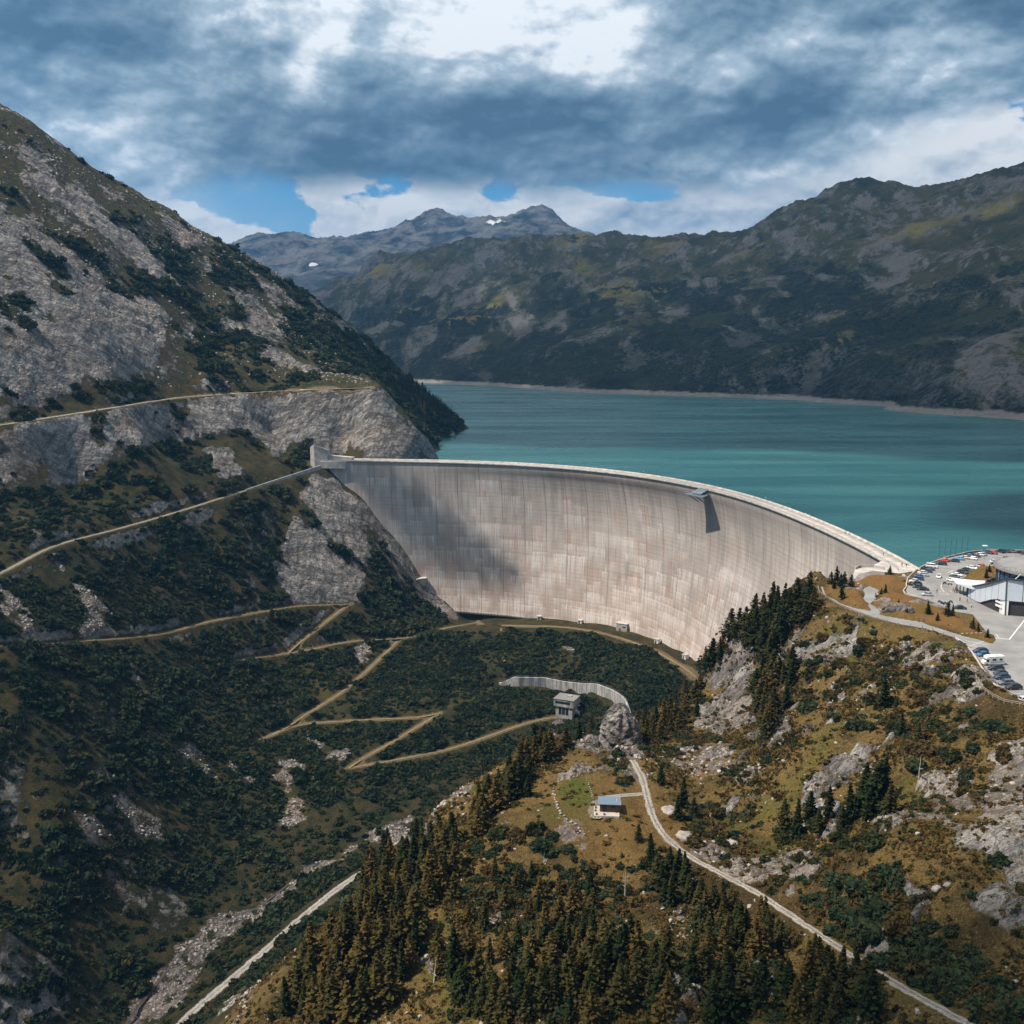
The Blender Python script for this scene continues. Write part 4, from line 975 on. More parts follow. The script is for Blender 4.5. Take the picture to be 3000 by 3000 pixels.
TREE_ZONES = [
    ([(2060,1965),(2110,1895),(2180,1835),(2270,1785),(2370,1765),(2390,1800),(2300,1870),(2250,1940),(2180,1900),(2100,1960)], 34, 2.6, (8, 14.5), (0, 1, 2, 5, 3), "dark conifer on the rocky knoll rising in front of the right half of the dam", "conifers on the knoll before the dam"),
    ([(2210,1980),(2260,1910),(2330,1950),(2300,2100),(2240,2190),(2215,2080)], 24, 2.4, (7, 11.5), (0, 1, 2, 4), "conifer on the steep slope right beside the grey cliff of the knoll", "conifers beside the cliff"),
    ([(1860,2120),(1990,2020),(2060,2010),(2060,2080),(2010,2130),(1920,2190),(1880,2200)], 26, 2.4, (5.5, 9), (3, 4, 4, 1), "olive brown conifer in the grove between the rock pinnacle and the grey cliff", "conifers between pinnacle and cliff"),
    ([(1480,2270),(1560,2195),(1640,2160),(1700,2130),(1760,2130),(1740,2170),(1640,2205),(1560,2250)], 24, 2.2, (5.5, 9.5), (3, 1, 0, 4), "conifer in the row along the meadow edge left of the rock pinnacle", "conifers left of the pinnacle"),
    ([(1380,2410),(1450,2320),(1530,2265),(1560,2280),(1500,2345),(1440,2410),(1400,2450)], 18, 2.4, (7, 11), (0, 3, 5), "tall conifer on the wooded rim left of the round green lawn", "conifers on the rim beside the lawn"),
    ([(800,3000),(900,2850),(1040,2720),(1200,2560),(1260,2500),(1330,2455),(1350,2560),(1230,2690),(1240,2790),(1150,2930),(1000,3010)], 72, 2.5, (7, 12.5), (3, 4, 0, 1, 3), "conifer in the dense wood on the slope above the gravel valley road", "conifers above the valley road"),
    ([(1350,3010),(1400,2860),(1550,2780),(1750,2740),(1950,2810),(2000,2900),(1960,3010)], 46, 2.3, (6, 9.5), (4, 3, 0, 2), "brownish conifer in the wood at the bottom centre of the picture below the hut", "conifers in the wood below the hut"),
    ([(1300,2630),(1450,2610),(1580,2530),(1700,2580),(1840,2630),(1790,2710),(1600,2730),(1400,2770)], 16, 3.0, (4, 7.5), (0, 3, 4), "small conifer scattered over the slope just below the hut meadow", "small conifers below the hut meadow"),
    ([(1870,2520),(1940,2500),(2010,2560),(2060,2640),(1930,2660)], 13, 2.0, (5, 8), (0, 1, 5), "dark conifer clumped at the inner side of the gravel track bend below the hut", "conifers at the track bend"),
    ([(2040,2660),(2150,2660),(2300,2750),(2470,2840),(2620,2950),(2600,3010),(2050,3010),(2010,2850)], 36, 2.4, (6, 10), (0, 2, 1, 4), "dark conifer standing below the gravel track in the lower right wood", "conifers below the gravel track")]
_n_con = 0
for poly, n, md, (h0, h1), ks, lab, grp in TREE_ZONES:
    for p in zone_points(poly, n, md):
        conifer(p[0], p[1], rnd.uniform(h0, h1), lab, grp, rnd.choice(ks)); _n_con += 1
for _k in range(34):
    for _t in range(40):
        _xx, _yy = rnd.uniform(0, 95), rnd.uniform(345, 475)
        if in_poly(np.array([_xx]), np.array([_yy]), SLOPE_WOOD)[0]: break
    conifer(_xx, _yy, rnd.uniform(5.5, 9.5), "conifer on the steep drop between the rock pinnacle and the foot of the dam", "conifers on the drop behind the pinnacle", rnd.choice((3, 4, 4, 1)))
_tall = "tall dark conifer in the group on the golden slope above the rocky ledges"
for u, v, h in [(2560,2365,13.5),(2525,2360,12),(2590,2350,12),(2490,2400,9.5),(2425,2420,9),(2335,2440,10),(2300,2420,8),(2370,2410,9),(2545,2390,8),(2465,2430,7),(2400,2450,6.5),(2605,2390,8)]:
    p = on_ground(u, v); conifer(p[0], p[1], h, _tall, "tall conifers on the golden slope", rnd.choice((0, 1, 2, 5)))
for u, v, h, lab in [(1935,2300,6,"small dark conifer beside the gravel track above the hut"), (2000,2360,9,"tallest dark conifer of the clump right of the gravel track"), (1985,2400,7,"conifer at the near end of the clump right of the gravel track"), (2030,2390,6,"conifer at the far side of the clump right of the gravel track"),
                     (1870,2465,5,"lone small conifer on the meadow between hut and track"), (1905,2475,3,"smallest lone conifer beside the gravel track below the hut"), (2590,2070,9,"dark conifer standing at the foot of the scree below the hairpin road"), (2640,2150,7,"conifer alone on the grassy slope below the parking area"), (2690,2180,6,"conifer on the bushy slope right of the scree"), (1545,2330,6.5,"slim dark conifer standing alone left of the round lawn"), (1450,2575,6,"slim conifer alone on the small green clearing")]:
    p = on_ground(u, v); conifer(p[0], p[1], h, lab, None, rnd.choice((0, 1, 5)))
_pl = "small conifer planted on the orange grass mound beside the parking area"
_ph = "small conifer on the grass island inside the hairpin bend of the road"
for u, v, h, lab, g in [(2720,1801,4.5,_pl,1),(2775,1814,5.5,_pl,1),(2790,1808,4.5,_pl,1),(2746,1824,3,_pl,1),(2632,1788,3.2,_pl,1),(2645,1792,2.4,_pl,1),(2656,1804,1.8,_pl,1),(2848,1847,4,_pl,1),(2866,1853,3.2,_pl,1),(2893,1871,3,_pl,1),(2898,1678,3.2,"small conifer at the tip of the parking island",0),(2889,1696,4.5,"slim conifer in the middle of the parking island",0),
                        (2436,1712,5,_ph,2),(2444,1735,4.5,_ph,2),(2467,1762,6,_ph,2),(2463,1722,5.5,_ph,2),(2493,1722,5,_ph,2),(2452,1708,6,_ph,2),(2474,1712,5,_ph,2),(2566,1675,3,"small conifer below the end of the dam crest",3),(2607,1682,4,"small conifer below the end of the dam crest",3),(2594,1740,3.5,"little conifer on the bank between the two hairpin roads",0),(2582,1742,2.5,"shrubby little conifer on the bank between hairpin roads",0)]:
    p = at_z(u, v, 0); conifer(p[0], p[1], h, lab, {1: "conifers on the parking mound", 2: "conifers inside the hairpin", 3: "conifers below the crest end", 0: None}[g], rnd.choice((0, 2, 5)))
BUSH_ZONES = [
    ([(2290,1900),(2400,1830),(2560,1860),(2720,1900),(2840,1960),(2900,2060),(2800,2120),(2620,2140),(2450,2130),(2330,2060)], 62, 3, (1.3, 3.0), (0, 1, 2, 4), "dark green bush on the grassy slope below the hairpin road", "bushes below the hairpin road"),
    ([(2640,2140),(2780,2100),(2960,2140),(2960,2250),(2800,2300),(2660,2260)], 22, 3, (1.3, 2.8), (0, 1, 3), "brownish bush on the upper slope below the lower parking rows", "bushes below the lower parking"),
    ([(2300,2760),(2350,2650),(2480,2570),(2620,2570),(2720,2660),(2850,2790),(2980,2950),(2980,3010),(2790,2940),(2560,2830),(2420,2770)], 62, 2.4, (1.5, 3.2), (2, 3, 0, 2), "dark alder bush in the thicket above the gravel track at lower right", "alder bushes above the track"),
    ([(1960,2380),(2060,2360),(2150,2400),(2150,2470),(2010,2480)], 16, 2.4, (1.2, 2.6), (0, 1, 4), "reddish brown bush among the rocks right of the gravel track", "bushes right of the track"),
    ([(2300,2420),(2460,2420),(2620,2400),(2580,2480),(2400,2520),(2260,2500)], 20, 2.4, (1.5, 2.8), (0, 4, 1), "rusty brown bush at the foot of the tall conifers", "bushes under the tall conifers"),
    ([(1380,2460),(1560,2400),(1640,2470),(1760,2560),(1840,2600),(1700,2700),(1500,2720),(1350,2650)], 44, 2.6, (1.2, 2.8), (0, 1, 2, 4), "leafy bush on the slope below the lawn and the hut", "bushes below the lawn"),
    ([(1880,2130),(2040,2110),(2100,2200),(2000,2180),(1900,2200)], 14, 2.4, (1.0, 2.0), (2, 3, 0), "low bush beside the scree between pinnacle and cliff", "bushes beside the upper scree"),
    ([(1500,2760),(1900,2720),(2000,2800),(1900,2990),(1500,2990)], 30, 2.4, (1.2, 2.4), (0, 2, 4), "bush among the conifers at the bottom of the picture", "bushes in the bottom wood")]
for poly, n, md, (s0, s1), ks, lab, grp in BUSH_ZONES:
    for p in zone_points(poly, n, md): bush(p[0], p[1], rnd.uniform(s0, s1), lab, grp, ks)

# masses nobody could count: one object each, filled by geometry nodes
def scatter(name, pts, scl, sources, matlist=None, tilt=.25, nrm=None):
    """one object holding instances of a few source meshes on points"""
    n = len(pts); rs = np.random.RandomState(len(name))
    me = bpy.data.meshes.new(name); me.vertices.add(n); me.vertices.foreach_set('co', np.asarray(pts, np.float32).ravel())
    rot = np.c_[rs.randn(n) * tilt, rs.randn(n) * tilt, rs.uniform(0, 6.283, n)].astype(np.float32)
    sc = np.asarray(scl, np.float32)
    if sc.ndim == 1: sc = np.c_[sc * rs.uniform(.8, 1.3, n), sc * rs.uniform(.8, 1.3, n), sc * rs.uniform(.75, 1.15, n)].astype(np.float32)
    me.attributes.new('rot', 'FLOAT_VECTOR', 'POINT').data.foreach_set('vector', rot.ravel())
    me.attributes.new('scl', 'FLOAT_VECTOR', 'POINT').data.foreach_set('vector', sc.ravel())
    me.attributes.new('pick', 'INT', 'POINT').data.foreach_set('value', rs.randint(0, len(sources), n).astype(np.int32))
    o = bpy.data.objects.new(name, me); COL.objects.link(o)
    ng = bpy.data.node_groups.new(name, 'GeometryNodeTree')
    ng.interface.new_socket('Geometry', in_out='INPUT', socket_type='NodeSocketGeometry'); ng.interface.new_socket('Geometry', in_out='OUTPUT', socket_type='NodeSocketGeometry')
    N = ng.nodes; L = ng.links; gi = N.new('NodeGroupInput'); go = N.new('NodeGroupOutput'); jn = N.new('GeometryNodeJoinGeometry')
    def na(nm, ty):
        q = N.new('GeometryNodeInputNamedAttribute'); q.data_type = ty; q.inputs['Name'].default_value = nm; return q.outputs['Attribute']
    pk = na('pick', 'INT'); ro = na('rot', 'FLOAT_VECTOR'); so = na('scl', 'FLOAT_VECTOR')
    for i, src in enumerate(sources):
        oi = N.new('GeometryNodeObjectInfo'); oi.inputs['Object'].default_value = src; oi.inputs['As Instance'].default_value = True
        ip = N.new('GeometryNodeInstanceOnPoints'); cmp = N.new('FunctionNodeCompare'); cmp.data_type = 'INT'; cmp.operation = 'EQUAL'
        L.new(pk, cmp.inputs[2]); cmp.inputs[3].default_value = i
        L.new(gi.outputs[0], ip.inputs['Points']); L.new(cmp.outputs[0], ip.inputs['Selection']); L.new(oi.outputs['Geometry'], ip.inputs['Instance'])
        e2r = N.new('FunctionNodeEulerToRotation'); L.new(ro, e2r.inputs[0]); L.new(e2r.outputs[0], ip.inputs['Rotation']); L.new(so, ip.inputs['Scale'])
        L.new(ip.outputs[0], jn.inputs[0])
    L.new(jn.outputs[0], go.inputs[0])
    md = o.modifiers.new('scatter', 'NODES'); md.node_group = ng
    return tag(o, kind='stuff')
def source(name, v, f, m): return mesh_np(name, v, f, m, link=False)
def rock_mesh(seed, n=2, sq=.7, amp=.35):
    import bmesh
    bm = bmesh.new(); bmesh.ops.create_icosphere(bm, subdivisions=n, radius=1.0); r = random.Random(seed)
    pl = [(Vector((r.gauss(0, 1), r.gauss(0, 1), r.gauss(0, 1))).normalized(), r.uniform(.45, .85)) for _ in range(10)]
    for v in bm.verts:
        for nrm_, d in pl:
            e = v.co.dot(nrm_) - d
            if e > 0: v.co -= nrm_ * e
        v.co.z *= sq; v.co *= 1 + r.uniform(-.05, .05) * amp * 2
    vs = np.array([v.co[:] for v in bm.verts]); fs = np.array([[v.index for v in f.verts] for f in bm.faces]); bm.free()
    return vs, fs
def mat_stone():
    m, t = material("pale_gneiss")
    oi = t.n('ShaderNodeObjectInfo'); P = t.n('ShaderNodeNewGeometry').outputs['Position']
    n = t.noise(P, .8, 6, .65); n2 = t.noise(t.mapping(P, (.3, .3, 1.2), (.5, .3, 0)), 1.0, 6, .65)
    c = t.mix(t.ss(n2, .3, .7), (.17, .16, .155), (.43, .40, .375))
    c = t.mix(t.math('MULTIPLY', oi.outputs['Random'], .55), c, (.36, .28, .225))
    c = t.mix(t.math('MULTIPLY', t.ss(n, .5, .75), .5), c, (.10, .095, .09))
    t.surface(c, .92, t.bump(t.math('ADD', n, n2), .8, .5), .2); return m
M_STONE = mat_stone()
ROCKS = [rock_mesh(70 + k) for k in range(4)]
ROCK_SRC = [source("stone", v, f, M_STONE) for v, f in ROCKS]
SHRUB_SRC = [source("shrub", *bush_mesh(80 + k, 84, .75, .34), m_) for k, m_ in enumerate((M_ALDER, M_ALDER, M_DWARF, M_ALDER))]
TUFT_SRC = [source("tuft", *bush_mesh(90 + k, 30, .6, .42), m_) for k, m_ in enumerate((M_HEATH, M_BUSH, M_HEATH))]
SPRUCE_SRC = [source("spruce", *crown_mesh(95 + k, 9, 1.9, 13, 6, 2, 1.2, .05, .8), M_PINE) for k in range(2)]
SHRUB2_SRC = [source('shrub', *bush_mesh(180 + k, 110, .8, .30), m_) for k, m_ in enumerate((M_BUSH, M_PINE2, M_ALDER, M_BUSH))]
def jitter_field(x0, x1, y0, y1, cell, seed):
    rs = np.random.RandomState(seed); X, Y = np.meshgrid(np.arange(x0, x1, cell), np.arange(y0, y1, cell))
    return X.ravel() + rs.uniform(-.5, .5, X.size) * cell, Y.ravel() + rs.uniform(-.5, .5, X.size) * cell, rs
def all_routes_far(x, y, d):
    k = np.ones(x.shape, bool)
    for P in [R_BENCH, R_LOWER, R_PATH1, R_BERM, R_VALLEY, R_HUT, R_HUTSPUR, R_HAIR, R_CREST] + R_ZIG:
        b = (x > P[:, 0].min() - 8) & (x < P[:, 0].max() + 8) & (y > P[:, 1].min() - 8) & (y < P[:, 1].max() + 8)
        if b.any():
            q = np.where(b)[0]; dd, _ = edge_dist(x[q], y[q], P, False); k[q[dd < d]] = False
    return k
def build_masses():
    # thicket of dwarf pine and alder over the valley and the left mountain
    x, y, rs = jitter_field(-470, 200, 300, 1250, 2.5, 5)
    far = np.hypot(x, y) > 720; keep = ~far | (rs.rand(len(x)) < .45)
    ins = np.abs(x) < .58 * y + 30
    a = np.arctan2(x - DC[0], y - DC[1]); rr = np.hypot(x - DC[0], y - DC[1]) - crest_r(a)
    keep &= ins & ~((a > A0 - .05) & (rr > -16) & (rr < 120) & (y < 1000) & (x > -175)); keep &= ~((a > A0 - .05) & (a < .42) & (rr > -30) & (rr < 0) & (gz(x, y) > -112) & (rs.rand(len(x)) < .8)); x, y = x[keep], y[keep]
    rock, scree, n = masks(x, y); d_ = dry_field(x, y); z = gz(x, y)
    hz = base_cache(x, y)
    dens = .93 - 1.0 * smooth(fbm(x / 45 + 2, y / 60 + 8, 4), .0, .30) * np.where(hz > 0, 1.0, np.where(y < 480, .60, .50))
    dens = dens - .15 * smooth(hz, 20, 150) - .75 * smooth(hz, 150, 230) - .55 * ((hz > -40) & (hz < 60) & (y > 560) & (x < -90))
    raw = poly_mask(x, y, SP, 2.5, 5.0); dens = dens * (1 - smooth(rock, .15, .5)) * (1 - .97 * smooth(raw, .2, .6)) * (1 - smooth(d_, .15, .6)); dens = np.where(hz < -148 - .0, dens * .45, dens)
    toe = poly_mask(x, y, [on_grounds([(1300,1812),(1500,1812),(1700,1826),(1830,1846),(1970,1900),(2045,1940),(2040,1990),(1960,1945),(1850,1890),(1700,1857),(1500,1845),(1300,1862)])], 2)
    dens = dens * (1 - toe)
    wall_d, _ = edge_dist(x, y, WALL_LINE, False); dens = np.where(wall_d < 5, 0, dens)
    k = (rs.rand(len(x)) < dens) & all_routes_far(x, y, 4.6) & (z > LAKE + 3 - 400 * (y < 900))
    x, y, z = x[k], y[k], z[k]; s = rs.uniform(1.5, 3.0, len(x)) * np.where(np.hypot(x, y) > 720, 1.45, 1.0) * (.55 + .85 * smooth(fbm(x / 20, y / 20, 3), -.15, .3))
    scatter("dwarf_pine_thicket", np.c_[x, y, z - .15 * s], s, SHRUB_SRC)
    # conifers on the lake side of the spur: one distant dark mass
    x, y, rs = jitter_field(-170, -30, 1090, 1262, 4.2, 6); z = gz(x, y); k = (z > LAKE + 4) & (z < 55) & (rs.rand(len(x)) < .8); x, y, z = x[k], y[k], z[k]
    scatter("distant_woods", np.c_[x, y, z - .3], rs.uniform(.45, 1.0, len(x)), SPRUCE_SRC, tilt=.03)
    # the rest of the wood behind the single trees
    z_ = [np.array([on_ground(u, v)[:2] for u, v in TREE_ZONES[i][0]]) for i in (5, 6, 9)] + [np.array([on_ground(u, v)[:2] for u, v in L]) for L in ([(1080,2560),(1250,2480),(1330,2500),(1330,2600),(1180,2680),(1060,2660)], [(1240,2780),(1400,2780),(1560,2760),(1900,2760),(2050,2830),(2300,2800),(2500,2900),(2560,3010),(1240,3010)])]
    x, y, rs = jitter_field(-110, 130, 160, 330, 4.6, 17); k = (poly_mask(x, y, z_, 2) > .5) & (rs.rand(len(x)) < .62) & all_routes_far(x, y, 4.5); x, y = x[k], y[k]
    s_ = rs.uniform(.6, 1.15, len(x)); sc3 = np.c_[s_ * rs.uniform(.95, 1.4, len(x)), s_ * rs.uniform(.95, 1.4, len(x)), s_]
    scatter("conifer_wood", np.c_[x, y, gz(x, y) - .2], sc3, [source("tree", np.array([v.co[:] for v in me.vertices]), np.array([p.vertices[:] for p in me.polygons]), me.materials[0]) for me, _t in TREE_KINDS], tilt=.04)
    # heather and dry tufts on the hill in front
    x, y, rs = jitter_field(-130, 330, 120, 470, 1.0, 8); k = (np.abs(x) < .53 * y + 12); x, y = x[k], y[k]
    rock, scree, n = masks(x, y); d_ = dry_field(x, y); pl = poly_mask(x, y, [PLATEAU], 2); hd = np.hypot(x - HUTP[0], y - HUTP[1])
    dens = 1.25 * d_ * (1 - pl) * (1 - .75 * rock) * (1 - .7 * scree) * (.12 + .75 * smooth(fbm(x / 17, y / 17 + 5, 4), -.12, .25)) * (.10 + .90 * smooth(hd, 22, 42))
    k = (rs.rand(len(x)) < dens) & all_routes_far(x, y, 2.4); x, y = x[k], y[k]
    s = rs.uniform(.28, .9, len(x)) ** 1.3; scatter("heather_scrub", np.c_[x, y, gz(x, y) - .1 * s], s, TUFT_SRC)
    # undergrowth below the conifers
    x, y, rs = jitter_field(-110, 230, 150, 480, 1.7, 12); z_ = [np.array([on_ground(u, v)[:2] for u, v in Z[0]]) for Z in TREE_ZONES] + [np.array([on_ground(u, v)[:2] for u, v in Z[0]]) for Z in BUSH_ZONES[2:3]] + [SLOPE_WOOD]
    md = poly_mask(x, y, z_, 5, 10); md = np.maximum(md, .75 * dry_field(x, y) * (1 - poly_mask(x, y, [PLATEAU], 3)) * smooth(fbm(x / 26 + 60, y / 22, 4), .02, .18) * (x > 15) * (1 - .8 * masks(x, y)[0])); k = (rs.rand(len(x)) < md * .62 * (.35 + smooth(fbm(x / 13, y / 13, 3), -.15, .2))) & all_routes_far(x, y, 2.6) & (np.hypot(x - HUTP[0], y - HUTP[1]) > 20); x, y = x[k], y[k]
    s = rs.uniform(.7, 1.7, len(x)); scatter('undergrowth', np.c_[x, y, gz(x, y) - .15 * s], s, SHRUB2_SRC)
    # stones of the scree and of the river bed, and stray stones on the hill
    x, y, rs = jitter_field(-320, 330, 130, 740, 1.15, 9); k = (np.abs(x) < .54 * y + 12); x, y = x[k], y[k]
    xu, yu, _r = jitter_field(-560, -120, 600, 1190, 3.4, 15); zu = base_cache(xu, yu); ku = (zu > 58) & (np.abs(xu) < .55 * yu + 20) & (_r.rand(len(xu)) < .10 + .75 * smooth(fbm(xu / 50 + 12, yu / 40, 4), -.05, .2)) & all_routes_far(xu, yu, 4)
    xu, yu = xu[ku], yu[ku]; su = .35 + 1.3 * _r.rand(len(xu)) ** 2.2
    rock, scree, n = masks(x, y); d_ = dry_field(x, y); pl = poly_mask(x, y, [PLATEAU], 2)
    dens = .62 * smooth(scree + fbm(x / 5, y / 5, 2) * .5, .35, .7) + (.025 + .16 * smooth(fbm(x / 15 + 31, y / 15, 3), .18, .34)) * d_ * (1 - pl) + .06 * rock * d_
    hd = np.hypot(x - HUTP[0], y - HUTP[1]); dens *= .05 + .95 * smooth(hd, 17, 30)
    k = (rs.rand(len(x)) < dens) & all_routes_far(x, y, 2.2); x, y = x[k], y[k]
    s = .16 + .75 * rs.rand(len(x)) ** 2.6; s *= np.where(np.hypot(x, y) > 420, 1.35, 1.0); x = np.r_[x, xu]; y = np.r_[y, yu]; s = np.r_[s, su]; scatter("scree_rubble", np.c_[x, y, gz(x, y) - .1 * s], s, ROCK_SRC, tilt=.6)
WALL_LINE = np.array([at_z(u, v, -122)[:2] for u, v in [(1462,1968),(1520,1974),(1600,1972),(1680,1983),(1745,2005),(1795,2033),(1832,2068),(1848,2092)]])
build_masses()
# boulders one can point at
def boulder(u, v, s, label, group=None, sq=1.0, name="boulder", seed=0):
    p = on_ground(u, v); vv, ff = rock_mesh(200 + seed, 3, .75 * sq)
    s *= .62; vv = vv * s; nn = vv / np.linalg.norm(vv, axis=1, keepdims=True); vv = vv + nn * (fbm(vv[:, 0] * 1.1 / s * 2 + seed, vv[:, 1] * 2 / s + vv[:, 2] * 2 / s, 4, .55, True)[:, None] - .3) * s * .42
    o = mesh_np(name, vv, ff, M_STONE); o.location = (p[0], p[1], float(gz(p[0], p[1])[0]) + s * .12 * sq); o.rotation_euler = (0, 0, seed * 1.7)
    return tag(o, label, "boulder" if name == "boulder" else "rock", group)
for i, (u, v, s, lab) in enumerate([(2650,1922,2.4,"big pale rounded boulder at the top of the scree below the hairpin road"), (1912,2365,1.0,"white stone at the right edge of the track beside the hut"), (2145,2470,2.6,"long pale boulder among the rocks below the scree right of the track"), (2005,2455,3.6,"flat rusty brown rock slab right of the gravel track"), (1960,2380,3.4,"dark overhanging rock under the conifer clump beside the track"),
                                     (1775,2450,.8,"small stone lying on the meadow below the hut terrace"), (1725,2205,1.6,"pale boulder at the foot of the rock pinnacle"), (2565,2602,2.0,"pale boulder in the alder thicket above the track"), (2745,2605,1.8,"pale boulder on the grass below the dark ledges"), (2775,2595,1.4,"white boulder beside the alder thicket on the dark slope"), (2688,2970,1.2,"white stone below the track at the bottom right")]):
    boulder(u, v, s, lab, None, 1.0, seed=i)
# rim of white stones round the lawn
_rim = resample(np.array([on_ground(u, v) for u, v in [(1637,2290),(1650,2281),(1680,2277),(1705,2273),(1718,2276),(1724,2300),(1732,2320),(1738,2340)]]), 1.3)
for i, p in enumerate(_rim):
    vv, ff = ROCKS[i % 4]; o = mesh_np("rim_stone", vv * rnd.uniform(.22, .36), ff, M_STONE); o.location = (p[0] + rnd.uniform(-.2, .2), p[1] + rnd.uniform(-.2, .2), float(gz(p[0], p[1])[0]) + .08)
    tag(o, "small white stone in the ring around the round green lawn", "stone", "rim stones round the lawn")
_wl = [(1620,2305),(1625,2340),(1632,2365),(1645,2385),(1660,2400),(1680,2415),(1700,2435),(1715,2448)]
_wp = resample(np.array([on_ground(u, v) for u, v in _wl]), 1.5)
for i, p in enumerate(_wp):
    vv, ff = ROCKS[(i + 1) % 4]; o = mesh_np("wall_stone", vv * rnd.uniform(.28, .6), ff, M_STONE); o.location = (p[0] + rnd.uniform(-.4, .4), p[1] + rnd.uniform(-.4, .4), float(gz(p[0], p[1])[0]) + .2); o.rotation_euler = (0, 0, i)
    tag(o, "block of the tumbled stone bank left of the round lawn", "stone", "stone bank left of the lawn")
M_DEAD = mat_concrete("bleached_wood", (.42, .38, .34), .9, .3, 1.0)
for i, (u, v, h, lab) in enumerate([(1832, 2625, 8.5, "bleached dead trunk standing on the slope straight below the hut"), (2690, 2300, 8.0, "bare pale dead tree on the brown slope above the dark ledges"), (1272, 2880, 7.0, "pale dead trunk on the small scree in the lower left wood")]):
    p = on_ground(u, v); vv, ff = trunk_mesh(300 + i, h, .22); o = mesh_np("dead_tree", vv, ff, M_DEAD, True); o.location = (p[0], p[1], float(gz(p[0], p[1])[0])); o.rotation_euler = (.05, -.04 * i, i); tag(o, lab, "dead tree")
# the rock pinnacle above the meadow
def crag(name, u, v, w, d, h, label, seed, lean=(0, 0), rotz=0.0):
    p = on_ground(u, v); nr, na = 44, 64; V = []
    for i in range(nr):
        f = i / (nr - 1); q = (1 - f ** 2.1) ** .62
        for k in range(na):
            a = 6.283 * k / na; sq = 1 / max(abs(math.cos(a)) ** 3 + abs(math.sin(a)) ** 3, .3) ** .25
            V.append((w * q * sq * math.cos(a) + lean[0] * f * f, d * q * sq * math.sin(a) + lean[1] * f * f, h * f - 1.5))
    V = np.array(V); ang = np.arctan2(V[:, 1], V[:, 0]); s1 = fbm(ang * 1.7 + seed, V[:, 2] / 3.5 + V[:, 0] / 5.0, 5, .55, True); s2 = fbm(V[:, 0] / 2.2 + V[:, 2] / 2.0 + seed, V[:, 1] / 2.2, 4, .6, True)
    V[:, 0] += np.cos(ang) * (s1 - .3) * w * .30 + (s2 - .3) * .8; V[:, 1] += np.sin(ang) * (s1 - .3) * d * .30 + (s2 - .3) * .5; V[:, 2] += (s2 - .4) * .9
    i = np.arange(nr - 1)[:, None] * na; k = np.arange(na)[None]; F_ = np.stack([i + k, i + (k + 1) % na, i + na + (k + 1) % na, i + na + k], -1).reshape(-1, 4)
    o = mesh_np(name, V, F_, M_GROUND, False, attrs=dict(rock=np.full(len(V), 1.5), scree=np.zeros(len(V)), lush=np.zeros(len(V)), dry=np.ones(len(V)), path=np.zeros(len(V)), mound=np.zeros(len(V))))
    o.location = (p[0], p[1], float(gz(p[0], p[1])[0])); o.rotation_euler = (0, 0, rotz)
    return tag(o, label, "rock")
crag("rock_pinnacle", 1815, 2194, 6.4, 5.0, 15.0, "blunt rock pinnacle rising at the far end of the hut meadow", 2, (-.6, 0))
crag("rock_outcrop", 1725, 2190, 3.4, 3.0, 5.5, "low pale rock hump left of the blunt pinnacle", 6, (.4, 0))
crag("rock_outcrop", 2630, 1775, 5.2, 3.2, 4.0, "broad pale rock outcrop on the grass bank between hairpin and parking", 9)
crag("rock_outcrop", 1640, 2115, 4.6, 3.6, 3.2, "pale rock hump beside the concrete gatehouse", 12)
# ------------------------------------------------------------------ roads, tracks, parking
def simple_early(name, col, rough):
    m, t = material(name); t.surface(col, rough, None, .5); return m
def ribbon(name, P, w, mat, lift=.06, kind='structure', drape=True, seed=0, jit=1.0):
    P = resample(P, 1.2); T = np.gradient(P[:, :2], axis=0); T /= np.linalg.norm(T, axis=1, keepdims=True) + 1e-9; Nn = np.c_[-T[:, 1], T[:, 0]]
    k = 9; V = []; E = []; q = np.arange(len(P))
    for j in range(k):
        e = j / (k - 1) * 2 - 1; jl = fbm(q / 4.0 + 31 * seed, np.full(len(P), j * .7), 3) * w * .34 * jit * abs(e) + fbm(q / 25.0, np.full(len(P), 3.3 + seed), 2) * w * .18 * jit
        xy = P[:, :2] + Nn * (e * w * .62 + jl)[:, None]
        zz = (np.maximum(gz(xy[:, 0], xy[:, 1]), P[:, 2] - .12) if drape else P[:, 2]) + lift + .06 * (1 - abs(e)) - (.12 if abs(e) == 1 else 0)
        V.append(np.c_[xy, zz]); E.append(np.full(len(P), abs(e)))
    V = np.stack(V, 1).reshape(-1, 3); f = grid_faces(len(P), k)
    return tag(mesh_np(name, V, f[:, ::-1], mat, True, attrs=dict(verge=np.stack(E, 1).ravel())), kind=kind)
